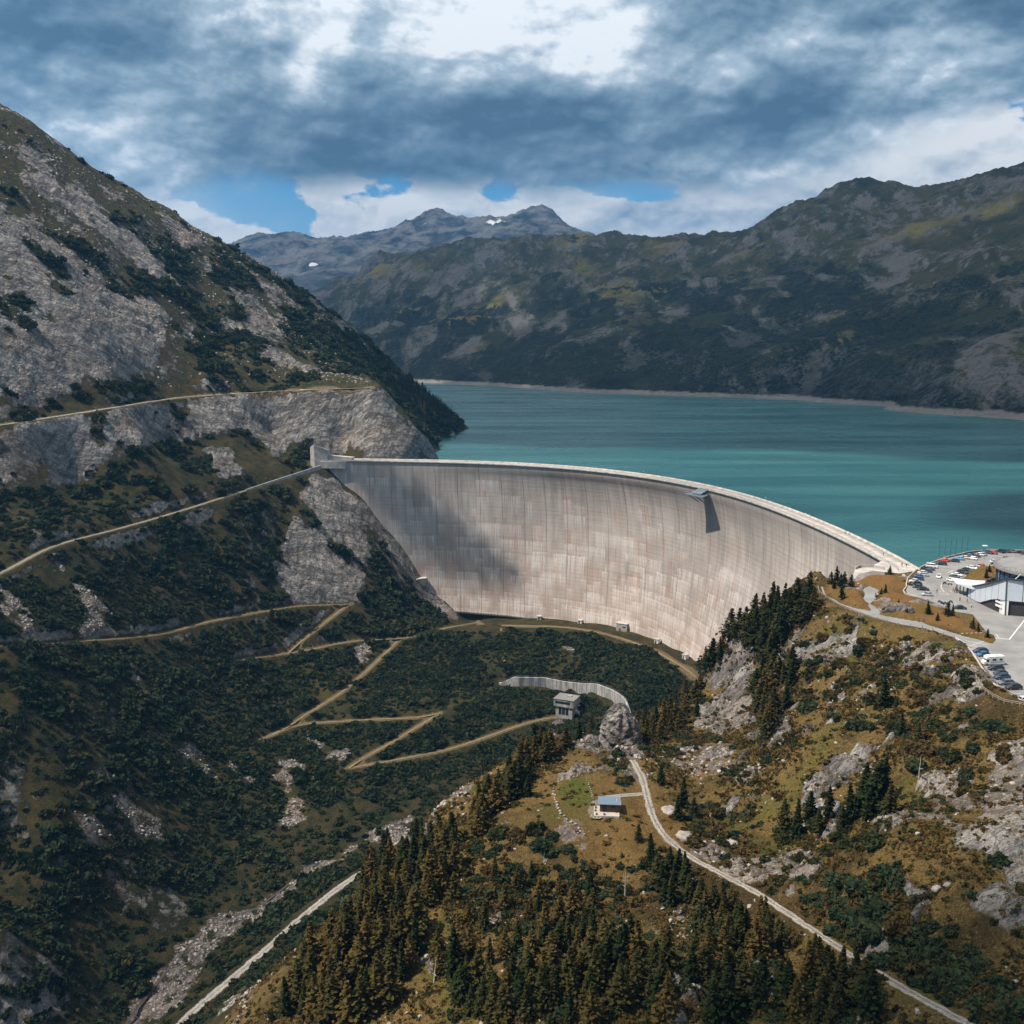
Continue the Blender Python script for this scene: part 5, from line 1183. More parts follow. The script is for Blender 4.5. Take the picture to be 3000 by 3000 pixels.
def mat_gravel(name, a, b, grass=(.11, .082, .026), strip=0.0):
    m, t = material(name); P = t.n('ShaderNodeNewGeometry').outputs['Position']; e = t.attr('verge')
    n = t.noise(P, .35, 6, .65); n2 = t.noise(P, 2.2, 4, .65); n3 = t.noise(P, .12, 4, .6)
    c = t.mix(t.ss(n, .35, .65), a, b); c = t.mix(t.math('MULTIPLY', t.ss(n2, .45, .7), .45), c, tuple(k * .55 for k in a))
    c = t.mix(t.math('MULTIPLY', t.ss(n3, .5, .7), .35), c, tuple(k * .7 for k in a))
    g = t.mix(t.ss(n, .4, .6), grass, tuple(k * .55 for k in grass))
    ev = t.ss(t.math('ADD', e, t.math('ADD', t.math('MULTIPLY', t.math('SUBTRACT', n, .5), 1.3), t.math('MULTIPLY', t.math('SUBTRACT', n2, .5), .9))), .62, .86)
    c = t.mix(ev, c, g)
    if strip: c = t.mix(t.math('MULTIPLY', t.math('MULTIPLY', t.ss(e, .30, .08), t.ss(n2, .38, .55)), strip), c, g)
    t.surface(c, .95, t.bump(n2, .4, .15), .15); return m
M_GRAV = mat_gravel("pale_gravel", (.27, .245, .22), (.40, .365, .33), (.05, .05, .02), .6); M_DIRT = mat_gravel("trodden_earth", (.175, .125, .062), (.26, .195, .11), (.06, .05, .02)); M_GRAV2 = mat_gravel("grey_gravel", (.22, .20, .185), (.33, .30, .275), strip=.85); M_GRAV3 = mat_gravel("forecourt_gravel", (.21, .175, .14), (.31, .265, .22))
ribbon("gravel_road", R_VALLEY, 3.7, M_GRAV, .08, jit=.45)
ribbon("gravel_track", R_HUT, 2.2, M_GRAV2, .05); ribbon("hut_driveway", R_HUTSPUR, 2.2, M_GRAV2, .06)
for r_ in R_ZIG: ribbon("zigzag_path", r_, 1.7, M_DIRT, .08)
ribbon("slope_path", R_PATH1, 1.6, M_DIRT, .08); ribbon("mountain_path", R_LOWER, 2.2, M_GRAV2, .08)
ribbon("bench_road", R_BENCH, 4.0, M_GRAV, .05); ribbon("berm_track", R_BERM, 2.6, M_DIRT, .05)
ribbon("trench_path", route([(1468,1842),(1472,1880),(1478,1948)], 3, 1), 1.5, M_DIRT, .25)
ribbon("cable_path", route([(1736,2010),(1715,2040),(1690,2078)], 3, 1), 1.0, M_GRAV2, .3)
M_STREAM = simple_early('stream_water', (.055, .042, .03), .12)
ribbon('stream', route([(352,3020),(430,2915),(500,2835),(560,2765),(600,2722),(660,2692),(740,2672),(800,2625),(870,2572),(940,2520)], 3, 2), 1.1, M_STREAM, .12, seed=7)
# flat asphalt sheets with kerbs round the raised grass
def poly_sheet(name, P, z, mat, kind='structure', thick=0.0):
    import bmesh
    bm = bmesh.new(); f = bm.faces.new([bm.verts.new((p[0], p[1], z)) for p in P]); f.normal_update()
    if f.normal.z < 0: f.normal_flip()
    if thick:
        r = bmesh.ops.extrude_face_region(bm, geom=[f]); bmesh.ops.translate(bm, verts=[g for g in r['geom'] if isinstance(g, bmesh.types.BMVert)], vec=(0, 0, thick)); bmesh.ops.recalc_face_normals(bm, faces=bm.faces)
    bmesh.ops.triangulate(bm, faces=bm.faces)
    me = bpy.data.meshes.new(name); bm.to_mesh(me); bm.free(); me.materials.append(mat); o = bpy.data.objects.new(name, me); COL.objects.link(o)
    return tag(o, kind=kind) if kind else o
ASPH = [(2657,1742),(2654,1722),(2662,1694),(2684,1674),(2708,1660),(2740,1648),(2777,1635),(2836,1622),(2895,1615),(3000,1617),(3150,1625),(3250,1800),(3250,2100),(3000,2058),(2906,2000),(2876,1960),(2838,1900),(2795,1867),(2700,1840),(2630,1826),(2560,1808),(2500,1787),(2452,1766),(2412,1738),(2405,1720),(2418,1704),(2440,1700),(2452,1712),(2440,1730),(2470,1756),(2520,1776),(2548,1782),(2536,1768),(2518,1745),(2528,1725),(2560,1712),(2600,1706),(2625,1708),(2610,1718),(2575,1730),(2563,1748),(2580,1770),(2640,1792),(2720,1812),(2800,1836),(2850,1862),(2905,1884),(2902,1868),(2850,1800),(2791,1791),(2716,1756)]
lot = poly_sheet("parking_lot", [at_z(u, v, .03)[:2] for u, v in ASPH], .03, M_ASPH)
M_PAINT = mat_concrete("road_paint", (.74, .74, .72), .6, .2, .6)
def paint(L, w=.16, z=.045):
    P = np.array([at_z(u, v, z) for u, v in L]); T = np.gradient(P[:, :2], axis=0); T /= np.linalg.norm(T, axis=1, keepdims=True); Nn = np.c_[-T[:, 1], T[:, 0]] * w / 2
    V = np.r_[np.c_[P[:, :2] + Nn, P[:, 2]], np.c_[P[:, :2] - Nn, P[:, 2]]]; n = len(P); i = np.arange(n - 1)
    return V, np.c_[i, i + n, i + n + 1, i + 1]
_V = []; _Fp = []
for L, w in [([(2908,1868),(2957,1873)], .35), ([(2957,1873),(3005,1812)], .35), ([(2828,1876),(2895,1890)], .16), ([(2840,1893),(2883,1878)], .16), ([(2836,1890),(2885,1899)], .16), ([(2839,1899),(2870,1908)], .16), ([(2776,1678),(2793,1670)], .2), ([(2838,1900),(2888,1904)], .16), ([(2918,1858),(2926,1868)], .16), ([(2960,2040),(3005,2044)], .16), ([(2935,2028),(2990,2032)], .16)]:
    v, f = paint(L, w); _Fp.append(f + sum(len(q) for q in _V)); _V.append(v)
tag(mesh_np("road_markings", np.concatenate(_V), np.concatenate(_Fp)[:, ::-1], M_PAINT), kind='structure')
poly_sheet("crest_forecourt", [at_z(u, v, .02)[:2] for u, v in [(2500,1700),(2516,1682),(2556,1672),(2598,1676),(2632,1680),(2676,1674),(2686,1664),(2640,1650),(2590,1640),(2560,1655),(2505,1668),(2500,1684)]], .02, M_DECK)

class PB:
    """collects boxes, prisms and tubes into one mesh"""
    def __init__(s): s.V = []; s.F = []
    def box(s, c, h, rz=0.0, taper=1.0):
        k = len(s.V); ca, sa = math.cos(rz), math.sin(rz)
        for zz, q in ((-1, 1), (1, taper)):
            for sx, sy in ((-1, -1), (1, -1), (1, 1), (-1, 1)):
                x, y = sx * h[0] * q, sy * h[1] * q; s.V.append((c[0] + x * ca - y * sa, c[1] + x * sa + y * ca, c[2] + zz * h[2]))
        s.F += [[k, k + 3, k + 2, k + 1], [k + 4, k + 5, k + 6, k + 7]] + [[k + i, k + (i + 1) % 4, k + 4 + (i + 1) % 4, k + 4 + i] for i in range(4)]
        return s
    def bar(s, a, b, r, n=6):
        a = Vector(a); b = Vector(b); d = (b - a).normalized(); u = d.orthogonal().normalized(); w = d.cross(u); k = len(s.V)
        for p in (a, b):
            for i in range(n): s.V.append(tuple(p + (u * math.cos(6.283 * i / n) + w * math.sin(6.283 * i / n)) * r))
        s.F += [[k + i, k + (i + 1) % n, k + n + (i + 1) % n, k + n + i] for i in range(n)] + [list(range(k, k + n))[::-1], list(range(k + n, k + 2 * n))]
        return s
    def prism(s, P, z0, z1):
        """polygon P (counter-clockwise) between heights; z0, z1 may be lists"""
        k = len(s.V); n = len(P); z0 = z0 if hasattr(z0, '__len__') else [z0] * n; z1 = z1 if hasattr(z1, '__len__') else [z1] * n
        s.V += [(p[0], p[1], z) for p, z in zip(P, z0)] + [(p[0], p[1], z) for p, z in zip(P, z1)]
        s.F += [list(range(k, k + n))[::-1], list(range(k + n, k + 2 * n))] + [[k + i, k + (i + 1) % n, k + n + (i + 1) % n, k + n + i] for i in range(n)]
        return s
    def build(s, name, mat, parent=None, smooth_shade=False):
        me = bpy.data.meshes.new(name); me.from_pydata(s.V, [], s.F); me.update()
        if mat: me.materials.append(mat)
        if smooth_shade:
            for p in me.polygons: p.use_smooth = True
        o = bpy.data.objects.new(name, me); COL.objects.link(o)
        if parent: o.parent = parent
        return o
def simple(name, col, rough=.5, metal=0., spec=.4):
    m, t = material(name); t.surface(col, rough, None, spec, metal); return m
M_WHITE = mat_concrete("white_paint", (.72, .71, .68), .6, .12, .5); M_GLASS = simple("dark_glass", (.02, .028, .035), .08, 0, .6); M_BLACK = simple("black_rubber", (.015, .015, .016), .7)
M_PANEL = mat_concrete("pale_blue_panels", (.50, .54, .60), .35, .06, .15); M_ROOFC = mat_concrete("terrace_roof", (.46, .45, .44), .7, .12, .2); M_DARKR = mat_concrete("dark_recess_cladding", (.045, .042, .045), .7, .2, .6)
M_BGLASS = simple("blue_glass", (.02, .07, .13), .10, 0, .6); M_WOOD = mat_concrete("brown_boards", (.13, .075, .05), .8, .35, 1.2); M_TIN = mat_concrete("blue_grey_metal_roof", (.135, .185, .235), .38, .10, .5); M_FENCE = mat_concrete("weathered_wood", (.33, .27, .23), .85, .3, 1.0)
M_RED = simple("red_paint", (.5, .03, .02), .4)

# --- viewing platform hung on the crest
def build_platform():
    a = math.atan2(*(at_z(2062, 1432, 0)[:2] - DC)); r = float(crest_r(a)); n = np.array([math.sin(a), math.cos(a)]); tt = np.array([math.cos(a), -math.sin(a)])
    p = thing("viewing_platform", "blue grey steel viewing platform hanging out over the dam face", "platform", (DC[0] + n[0] * r, DC[1] + n[1] * r, 0), -a); p.scale = (1.0, 1.25, 1.1)
    # local x along the crest, local y outward to the lake
    ms = mat_concrete("blue_steel", (.16, .20, .25), .45, .15, .4)
    b = PB(); b.prism([(-5.5, -.7), (-9.8, -7.8), (9.8, -7.8), (5.5, -.7)], [-3.2, -3.9, -3.9, -3.2], [-2.8, -3.5, -3.5, -2.8]); b.build("deck", ms, p)
    b = PB(); b.prism([(-4.6, -.6), (-5.4, -6.0), (4.6, -6.0), (4.6, -.6)][::1], [-.2, -2.6, -2.6, -.2], [.1, -2.3, -2.3, .1]); st = b.build("stair_flight", ms, p)
    b = PB()
    for k in range(11): b.box((0, -.9 - k * .48, .06 - k * .235), (4.7, .06, .12))
    b.build("treads", M_STEEL, st)
    for x in (-9.7, 9.7):
        b = PB(); b.bar((x * .57, -.7, -1.7), (x, -7.7, -2.4), .07)
        for k in range(7): q = k / 6; xx = x * (.57 + .43 * q); yy = -.7 - 7 * q; b.bar((xx, yy, -2.9 - .65 * q), (xx, yy, -1.7 - .7 * q), .05)
        b.build("side_railing", M_STEEL, p)
    b = PB(); b.bar((-9.7, -7.7, -2.4), (9.7, -7.7, -2.4), .07)
    for k in range(17): b.bar((-9.7 + k * 1.2125, -7.7, -3.5), (-9.7 + k * 1.2125, -7.7, -2.4), .05)
    b.build("front_railing", M_STEEL, p)
    for x in (-6, 0, 6):
        b = PB(); b.bar((x, -.5, -8.5), (x * 1.25, -6.8, -3.8), .28, 8); b.build("support_strut", ms, p)
build_platform()
# --- concrete works at the dam
def prism_wall(P, h0, h1, th):
    """wall along a polyline (x, y, ground z): returns PB with thickness th"""
    P = np.asarray(P); T = np.gradient(P[:, :2], axis=0); T /= np.linalg.norm(T, axis=1, keepdims=True); N_ = np.c_[-T[:, 1], T[:, 0]] * th / 2
    b = PB(); n = len(P)
    for s_, off in ((0, N_), (1, -N_)):
        for i in range(n): b.V.append((P[i, 0] + off[i, 0], P[i, 1] + off[i, 1], P[i, 2] + h0))
        for i in range(n): b.V.append((P[i, 0] + off[i, 0], P[i, 1] + off[i, 1], P[i, 2] + (h1[i] if hasattr(h1, '__len__') else h1)))
    for i in range(n - 1):
        b.F += [[i, i + n, i + n + 1, i + 1], [i + 2 * n, i + 2 * n + 1, i + 3 * n + 1, i + 3 * n], [i + n, i + 3 * n, i + 3 * n + 1, i + n + 1]]
    b.F += [[0, 2 * n, 3 * n, n], [n - 1, 2 * n - 1, 4 * n - 1, 3 * n - 1]]
    return b
wl = resample(np.c_[WALL_LINE, gz(WALL_LINE[:, 0], WALL_LINE[:, 1])], 2.0); wl[:, 2] = soften(wl, 20)[:, 2]
tw = thing("curved_retaining_wall", "long curved concrete wall standing in the dark shrubs below the dam", "wall", (0, 0, 0))
def mat_wall():
    m, t = material("streaked_wall_concrete"); P = t.n('ShaderNodeNewGeometry').outputs['Position']
    n = t.noise(t.mapping(P, (.5, .5, .06)), 1.0, 6, .65); n2 = t.noise(P, .3, 5, .6)
    c = t.mix(t.ss(n, .38, .62), (.22, .215, .21), (.50, .475, .45)); c = t.mix(t.math('MULTIPLY', t.ss(n2, .5, .7), .5), c, (.16, .16, .16)); t.surface(c, .9, None, .2); return m
M_SWALL = mat_wall()
_top = 6.2 * np.clip(np.linspace(0, 12, len(wl)), .15, 1)
prism_wall(wl, -2.0, _top, 1.2).build("wall", M_SWALL, tw)
b = PB()
for i in range(0, len(wl), 2): b.bar((wl[i, 0], wl[i, 1], wl[i, 2] + _top[i]), (wl[i, 0], wl[i, 1], wl[i, 2] + _top[i] + 1.3), .07)
for i in range(len(wl) - 1): b.bar((wl[i, 0], wl[i, 1], wl[i, 2] + _top[i] + 1.2), (wl[i + 1, 0], wl[i + 1, 1], wl[i + 1, 2] + _top[i + 1] + 1.2), .05, 4)
b.build("fence", M_STEEL, tw)
rw = R_LOWER[(R_LOWER[:, 0] > -200)]; rw = rw[::1].copy(); off = np.array([0.6, -2.0]); rw[:, :2] += off * .8; rw[:, 2] = gz(rw[:, 0], rw[:, 1])
q = np.linspace(0, 1, len(rw)); 
o = prism_wall(rw, -3.0, 1.0 + 2.6 * q ** 1.5, 1.0).build("retaining_wall", M_CONC); tag(o, "sloping concrete retaining wall leading down from the far end of the dam", "wall")
p = at_y(937, 1348, 846); ab = thing("abutment_block", "tall angular concrete block where the dam meets the left mountain", "concrete block", (p[0], p[1], -4.0))
b = PB(); b.prism([(-7.5, -1), (-3.5, -5.0), (7.0, -3.5), (7.5, 5), (-7, 6)], -6, [15.0, 17.5, 12.5, 12, 15]); b.build("wall", M_CONC, ab)
b = PB(); b.prism([(1.5, -6.5), (22, -7.5), (24, -2.5), (1.5, -3)], -2, 3.6); b.build("ledge", M_CONC, ab)
b = PB(); b.prism([(5, 2), (26, 1), (28, 7), (5, 7)], 3, [8, 6, 6, 8]); b.build("side_wall", M_DECK, ab)
def hut_box(u, v, w, d, h, label, dz=0.0, y=None, windows=True, rz=0.0, name="concrete_hut", sub=True):
    p = on_ground(u, v); z = float(gz(p[0], p[1])[0]) - .5
    t = thing(name, label, "building", (p[0], p[1], z), rz)
    PB().box((0, 0, h / 2), (w / 2, d / 2, h / 2)).build("wall", M_WHITE if w < 5 else M_CONC, t)
    PB().box((0, 0, h + .14), (w / 2 + .3, d / 2 + .3, .18)).build("roof", M_ROOFC, t)
    PB().box((-w * .15, -d / 2 - .03, 1.4), (.55, .05, 1.1)).build("door", M_DARKR, t)
    if windows: PB().box((w * .25, -d / 2 - .03, h * .62), (w * .15, .05, .45)).build("window", M_GLASS, t)
    return t
hut_box(1825, 1846, 8.5, 6, 6.2, "grey concrete gatehouse with a flat roof at the foot of the dam", rz=-.5)
hut_box(1580, 1815, 3, 3, 3.2, "tiny white valve hut at the dam foot straight above the trench path", windows=False)
hut_box(1700, 1826, 3, 3, 3.0, "tiny white valve hut at the dam foot left of the grey gatehouse", windows=False, rz=-.4)
hut_box(1926, 1884, 3.2, 3.2, 3.4, "small white valve hut at the dam foot right of the grey gatehouse", windows=False, rz=-.7)
hut_box(2008, 1930, 3.2, 3.2, 3.4, "small white valve hut closest to the wooded knoll on the berm", windows=False, rz=-.9)
# two-storey concrete control building in the shrubs
p = at_z(1660, 2098, -138); p = p + np.array([0, 0, 0.0]); cb = thing("control_building", "square concrete control building with a window band in the dark shrubs", "building", (p[0], p[1], -137.2), -.42)
PB().box((0, 0, 2.0), (5.6, 4.8, 5.0)).build("lower_storey", M_CONC, cb)
PB().box((0, 0, 9.3), (6.6, 5.6, 2.3)).build("upper_storey", M_SWALL, cb)
rf = PB().box((0, 0, 11.75), (6.9, 5.9, .15)).build("roof", M_ASPH, cb); PB().box((1.5, 1.5, 12.2), (1.4, 1.2, .3)).build("hatch", M_CONC, rf)
PB().box((-.6, -5.63, 9.7), (5.0, .05, .75)).build("window_band", M_GLASS, cb)
for x in (-2.6, -.3, 2.0): PB().box((x, -4.84, 3.9), (.9, .06, 2.2)).build("window", M_GLASS, cb)
b = PB().prism([(5.0, -1.5), (10, .2), (10, 3.0), (5.0, 3.0)], -3, [4.6, .5, .5, 4.6]); b.build("side_ramp", M_SWALL, cb)
# access works on the rock at the left side of the dam
p = face_hit(1243, 1705); ag = thing("access_gallery", "small concrete gallery and stairs on the rock along the dam's left edge", "gallery", (p[0] - 3, p[1] - 3, p[2]), .55)
PB().box((0, 0, .6), (4.5, 2.6, 3.0)).build("chamber", M_CONC, ag); PB().box((0, -.2, 3.9), (5.0, 3.2, .3)).build("roof_slab", M_DECK, ag)
PB().prism([(-7.5, 2), (-3.8, -2), (-3.8, 2.5), (-7.5, 5)], [4, -1, -1, 4], [14, 3.2, 3.2, 14]).build("stairway", M_SWALL, ag)
PB().prism([(4, -2.6), (13, -5.8), (13, -3), (4, 1)], [-3, -19, -19, -3], [2, -13, -13, 2]).build("lower_stairway", M_SWALL, ag)
# --- the hut on the meadow
HG = at_z(1786, 2372, float(gz(HUTP[0], HUTP[1])[0]) + .05); HZ = float(np.max(gz(HG[0] + np.array([-5, 0, 4, -5, 4, 0]), HG[1] + np.array([-4, 0, 3, 3, -5, -5])))) + .05
hut = thing("wooden_hut", "small brown wooden hut with a blue grey mono-pitch roof on the meadow", "hut", (HG[0], HG[1], HZ), -.08)
PB().prism([(-2.7, -2.1), (2.7, -2.1), (2.7, 2.2), (-2.7, 2.2)], 0, [2.35, 2.35, 2.05, 2.05]).build("wall", M_WOOD, hut)
rf = PB().prism([(-3.1, -2.75), (3.1, -2.75), (3.0, 3.3), (-3.2, 3.3)], [2.43, 2.43, 2.03, 2.03], [2.56, 2.56, 2.16, 2.16]).build("roof", M_TIN, hut)
PB().bar((1.9, -.5, 2.3), (1.9, -.5, 3.1), .12, 8).build("flue_pipe", M_WHITE, rf)
PB().box((-1.5, -2.14, 1.0), (.45, .05, .98)).build("door", M_DARKR, hut); PB().box((.9, -2.14, 1.4), (.6, .05, .4)).build("window", M_GLASS, hut)
PB().prism([(-4.3, -4.6), (2.6, -4.6), (2.6, -2.12), (-2.72, -2.12), (-2.72, 1.5), (-4.3, 1.2)], -.6, .10).build("terrace_slab", mat_concrete("terrace_concrete", (.42, .37, .33), .85, .15, .5), hut)
o = poly_sheet("hut_yard", [on_ground(u, v)[:2] for u, v in [(1735,2345),(1762,2340),(1765,2400),(1755,2405),(1730,2402),(1722,2375)]], HZ - .02, M_GRAV2, thick=0)
for x, y in ((-3.8, 0), (-3.9, -1.8), (-1.5, -4.0), (-3.6, -4.0)):
    b = PB(); b.bar((0, 0, 0), (0, 0, .45), .28, 10); o = b.build("stool", M_WOOD); c, s_ = math.cos(-.08), math.sin(-.08)
    o.location = (HG[0] + x * c - y * s_, HG[1] + x * s_ + y * c, HZ + .1); tag(o, "round brown log stool on the hut's concrete terrace", "stool", "log stools on the terrace")
# --- visitor centre
vc = thing("visitor_centre", "round visitor centre with pale panel facade and roof terrace beside the parking area", "building", (0, 0, 0))
C_ = np.array([174.6, 358.0]); T_ = np.array([173.6, 386.0])
# facade: sixteen panels from the low tip, along the road, round the corner
pts = [T_ + (C_ - T_) * k / 7 + np.array([-.9 * math.sin(math.pi * k / 7), 0]) for k in range(8)] + [C_ + np.array([2.0 + 1.2 * k, -.9 - .55 * k]) * 1.6 for k in range(1, 7)]
zt = [3.8 + 9.2 * (k / 7) ** 1.25 for k in range(8)] + [13.0] * 6; zb = [.25, .25, .25, .6, 2.2, 3.8, 4.9, 5.4] + [5.4] * 6
inner = np.array([16, 4.0])
for k in range(len(pts) - 1):
    a_, b_ = pts[k], pts[k + 1]; d_ = (b_ - a_) / np.linalg.norm(b_ - a_) * .10; nn = np.array([d_[1], -d_[0]]) * -1; nn = nn / np.linalg.norm(nn) * .35
    if nn[0] < 0 and k < 8: nn = -nn
    if k >= 8 and nn[1] < 0: nn = -nn
    q = PB(); q.prism([a_ + d_, b_ - d_, b_ - d_ + nn, a_ + d_ + nn], [zb[k], zb[k + 1], zb[k + 1], zb[k]], [zt[k], zt[k + 1], zt[k + 1], zt[k]]); q.build("facade_panel", M_PANEL, vc)
core = [p + np.array([.55, .45]) for p in pts] + [np.array([215, 352]), np.array([215, 388]), T_ + np.array([8, 4])]
q = PB(); q.prism(core, 0, [max(.3, z - .25) for z in zt] + [12, 8, 3.2]); q.build("core_wall", M_DARKR, vc)
base = [T_ + (C_ - T_) * k / 7 + np.array([.25, 0]) for k in range(2, 8)] + [C_ + np.array([1.2, -.6]), C_ + np.array([1.6, 6]), T_ + np.array([3, -6])]
q = PB(); q.prism(base, -.4, [.2, .55, 2.1, 3.7, 4.8, 5.3, 5.3, 5.3, .2]); q.build("plinth_wall", M_WHITE, vc)
for z in (3.6, 2.2):
    q = PB(); a_ = T_ + (C_ - T_) * .80 + np.array([-.42, 0]); b_ = T_ + (C_ - T_) * .94 + np.array([-.22, 0])
    for kk in range(9):
        c0 = a_ + (b_ - a_) * (kk + .1) / 9; c1 = a_ + (b_ - a_) * (kk + .8) / 9; q.prism([c0, c1, c1 + np.array([.4, 0]), c0 + np.array([.4, 0])], z - .02 - .05 * (kk % 3), z + .55)
    q.build("wall_lettering", simple("white_letters", (.8, .8, .8), .5), vc)
q = PB(); rim = [T_ + (C_ - T_) * k / 7 + np.array([-1.2 * math.sin(math.pi * k / 7) - .2, 0]) for k in range(8)] + [p + np.array([-.25, -.35]) for p in pts[8:]]
q = prism_wall(np.array([(*p, z) for p, z in zip(rim, zt)]), -.1, .45, .5); q.build("roof_edge", M_DARKR, vc)
q = PB(); q.prism([(171.0, 395.5), (170.6, 389.0), (172.6, 379.5), (174.0, 374.0), (177.5, 380.0), (175.5, 390.0)], [5.0, 4.0, 4.2, 6.0, 7.2, 5.0], [5.3, 4.3, 4.5, 6.3, 7.5, 5.3]); q.build("canopy_wing", M_PANEL, vc)
for k in range(5):
    a_ = np.array([172.2 + .35 * k, 392.0 - 2.2 * k]); PB().box((a_[0], a_[1], 1.9), (.7, .12, 1.9), 1.3).build("entrance_glass", M_GLASS, vc)
CD = np.array([206.0, 388.0]); RD = 20.0
def ring(r, z0, z1, n=56): 
    return PB().prism([(CD[0] + r * math.cos(6.283 * i / n), CD[1] + r * math.sin(6.283 * i / n)) for i in range(n)], z0, z1)
ring(RD - 1.2, 0, 10.0).build("drum_glass", M_BGLASS, vc); tr = ring(RD, 10.0, 11.0).build("roof_terrace", mat_concrete("terrace_deck", (.25, .24, .235), .8, .2, .2), vc)
q = PB()
for i in range(56):
    a_ = 6.283 * i / 56; b_ = 6.283 * (i + 1) / 56; f_ = lambda t_, z: (CD[0] + (RD - .15) * math.cos(t_), CD[1] + (RD - .15) * math.sin(t_), z)
    q.bar(f_(a_, 11.0), f_(a_, 12.2), .06, 4); q.bar(f_(a_, 12.15), f_(b_, 12.15), .05, 4); q.bar(f_(a_, 11.6), f_(b_, 11.6), .03, 4)
q.build("railing", M_STEEL, tr)
for k in range(14):
    a_ = 2.4 + k * .17; PB().box((CD[0] + (RD - 1.1) * math.cos(a_), CD[1] + (RD - 1.1) * math.sin(a_), 5.6), (.10, .14, 5.6), a_).build("mullion", M_BLACK, vc)
PB().bar((179.5, 372, 4.5), (183.5, 366, 13.0), .22, 8).build("slanting_mast", M_WHITE, vc); PB().bar((174.9, 357.6, 0), (174.7, 357.8, 14), .15, 8).build("corner_mast", M_BLACK, vc)
# --- street furniture of the parking area
for i, (u, v, h, lean) in enumerate([(2750,1634,8.6,.2),(2767,1630,8.6,.2),(2783,1636,9,.25),(2798,1629,8.2,.3),(2816,1624,8.8,.3),(2832,1620,8.2,.35)]):
    p = at_z(u, v, 0); t = thing("flagpole", ["slim bare flagpole nearest the dam in the row on the lake edge", "second bare flagpole from the dam on the lake edge", "third bare flagpole from the dam on the lake edge", "fourth bare flagpole from the dam on the lake edge", "fifth bare flagpole from the dam on the lake edge", "last bare flagpole of the row, farthest from the dam"][i], "flagpole", (p[0], p[1], -.2), 0, "flagpoles on the lake edge")
    PB().bar((0, 0, 0), (lean, 0, h), .07, 6).build("pole", M_BLACK, t); PB().box((0, 0, .25), (.25, .25, .25)).build("base", M_CONC, t)
p = at_z(2881, 1664, 0); t = thing("street_lamp", "tall street lamp with a flat white head on the parking island", "street lamp", (p[0], p[1], 0))
PB().bar((0, 0, 0), (0, 0, 9.6), .08, 8).build("pole", M_STEEL, t); PB().prism([(-.9, -.9), (.9, -.9), (.9, .9), (-.9, .9)], 9.6, 9.85).build("lamp_head", M_WHITE, t)
def fence(P, label, post=2.6, h=1.0, rails=(.5, .95), name="wooden_fence", mat=None, group=None):
    P = resample(P, post)[:99]; t = thing(name, label, "fence", (0, 0, 0), 0, group); zz = np.maximum(gz(P[:, 0], P[:, 1]), P[:, 2] if P.shape[1] > 2 else -99)
    for p, z in zip(P, zz): PB().box((p[0], p[1], z + h / 2 - .1), (.10, .10, h / 2 + .15)).build("post", mat or M_FENCE, t)
    for rz_ in rails:
        q = PB()
        for i in range(len(P) - 1): q.bar((P[i][0], P[i][1], zz[i] + rz_), (P[i + 1][0], P[i + 1][1], zz[i + 1] + rz_), .07, 5)
        q.build("rail", mat or M_FENCE, t)
fence(np.array([at_z(u, v, .1) for u, v in [(2396,1722),(2400,1738),(2440,1766),(2490,1790),(2560,1814),(2640,1833),(2700,1844),(2795,1871)]]), "low post and rail fence along the outer edge of the hairpin road", 4.0)
fence(np.array([at_z(u, v, .3) for u, v in [(2858,1988),(2872,2014),(2900,2038),(2940,2058),(3010,2082)]]), "wooden post and rail fence below the lower parking rows", 2.2)
o = prism_wall(np.array([(*at_z(u, v, .05)[:2], .03) for u, v in [(2795,1868),(2820,1884),(2840,1903),(2858,1930),(2878,1962),(2906,2003),(2950,2034),(3010,2061)]]), -.3, .5, .5).build("kerb_wall", M_DECK); tag(o, "pale low stone wall along the outer edge of the lower parking area", "wall")
o = prism_wall(np.array([(*at_z(u, v, .05)[:2], .03) for u, v in [(2718,1757),(2680,1747),(2652,1742),(2646,1732),(2655,1722),(2655,1710),(2660,1694),(2684,1672),(2708,1658),(2740,1646),(2777,1633),(2836,1619),(2895,1612),(3000,1614)]]), -.4, .55, .35).build("parking_wall", M_DECK); tag(o, "pale low wall curving round the lake side of the upper parking area", "wall")
o = prism_wall(np.array([(*at_z(u, v, .05)[:2], .03) for u, v in [(2782,1746),(2764,1734),(2757,1722),(2760,1708)]]), -.3, .3, .5).build("entrance_kerb", M_DECK); tag(o, "pale curved kerb in front of the visitor centre entrance", "kerb")
p0, p1 = at_z(2815, 1864, 0), at_z(2876, 1862, 0); bt = thing("barrier_gate", "red and white striped barrier across the road at the lower parking area", "barrier", (p1[0], p1[1], 0)); d_ = p0 - p1
PB().box((0, 0, .5), (.2, .2, .5)).build("post", M_STEEL, bt)
for k in range(9): PB().bar(tuple(np.array([0, 0, .95]) + d_ * k / 9), tuple(np.array([0, 0, .95]) + d_ * (k + 1) / 9), .09, 6).build("arm_section", M_RED if k % 2 else M_WHITE, bt)
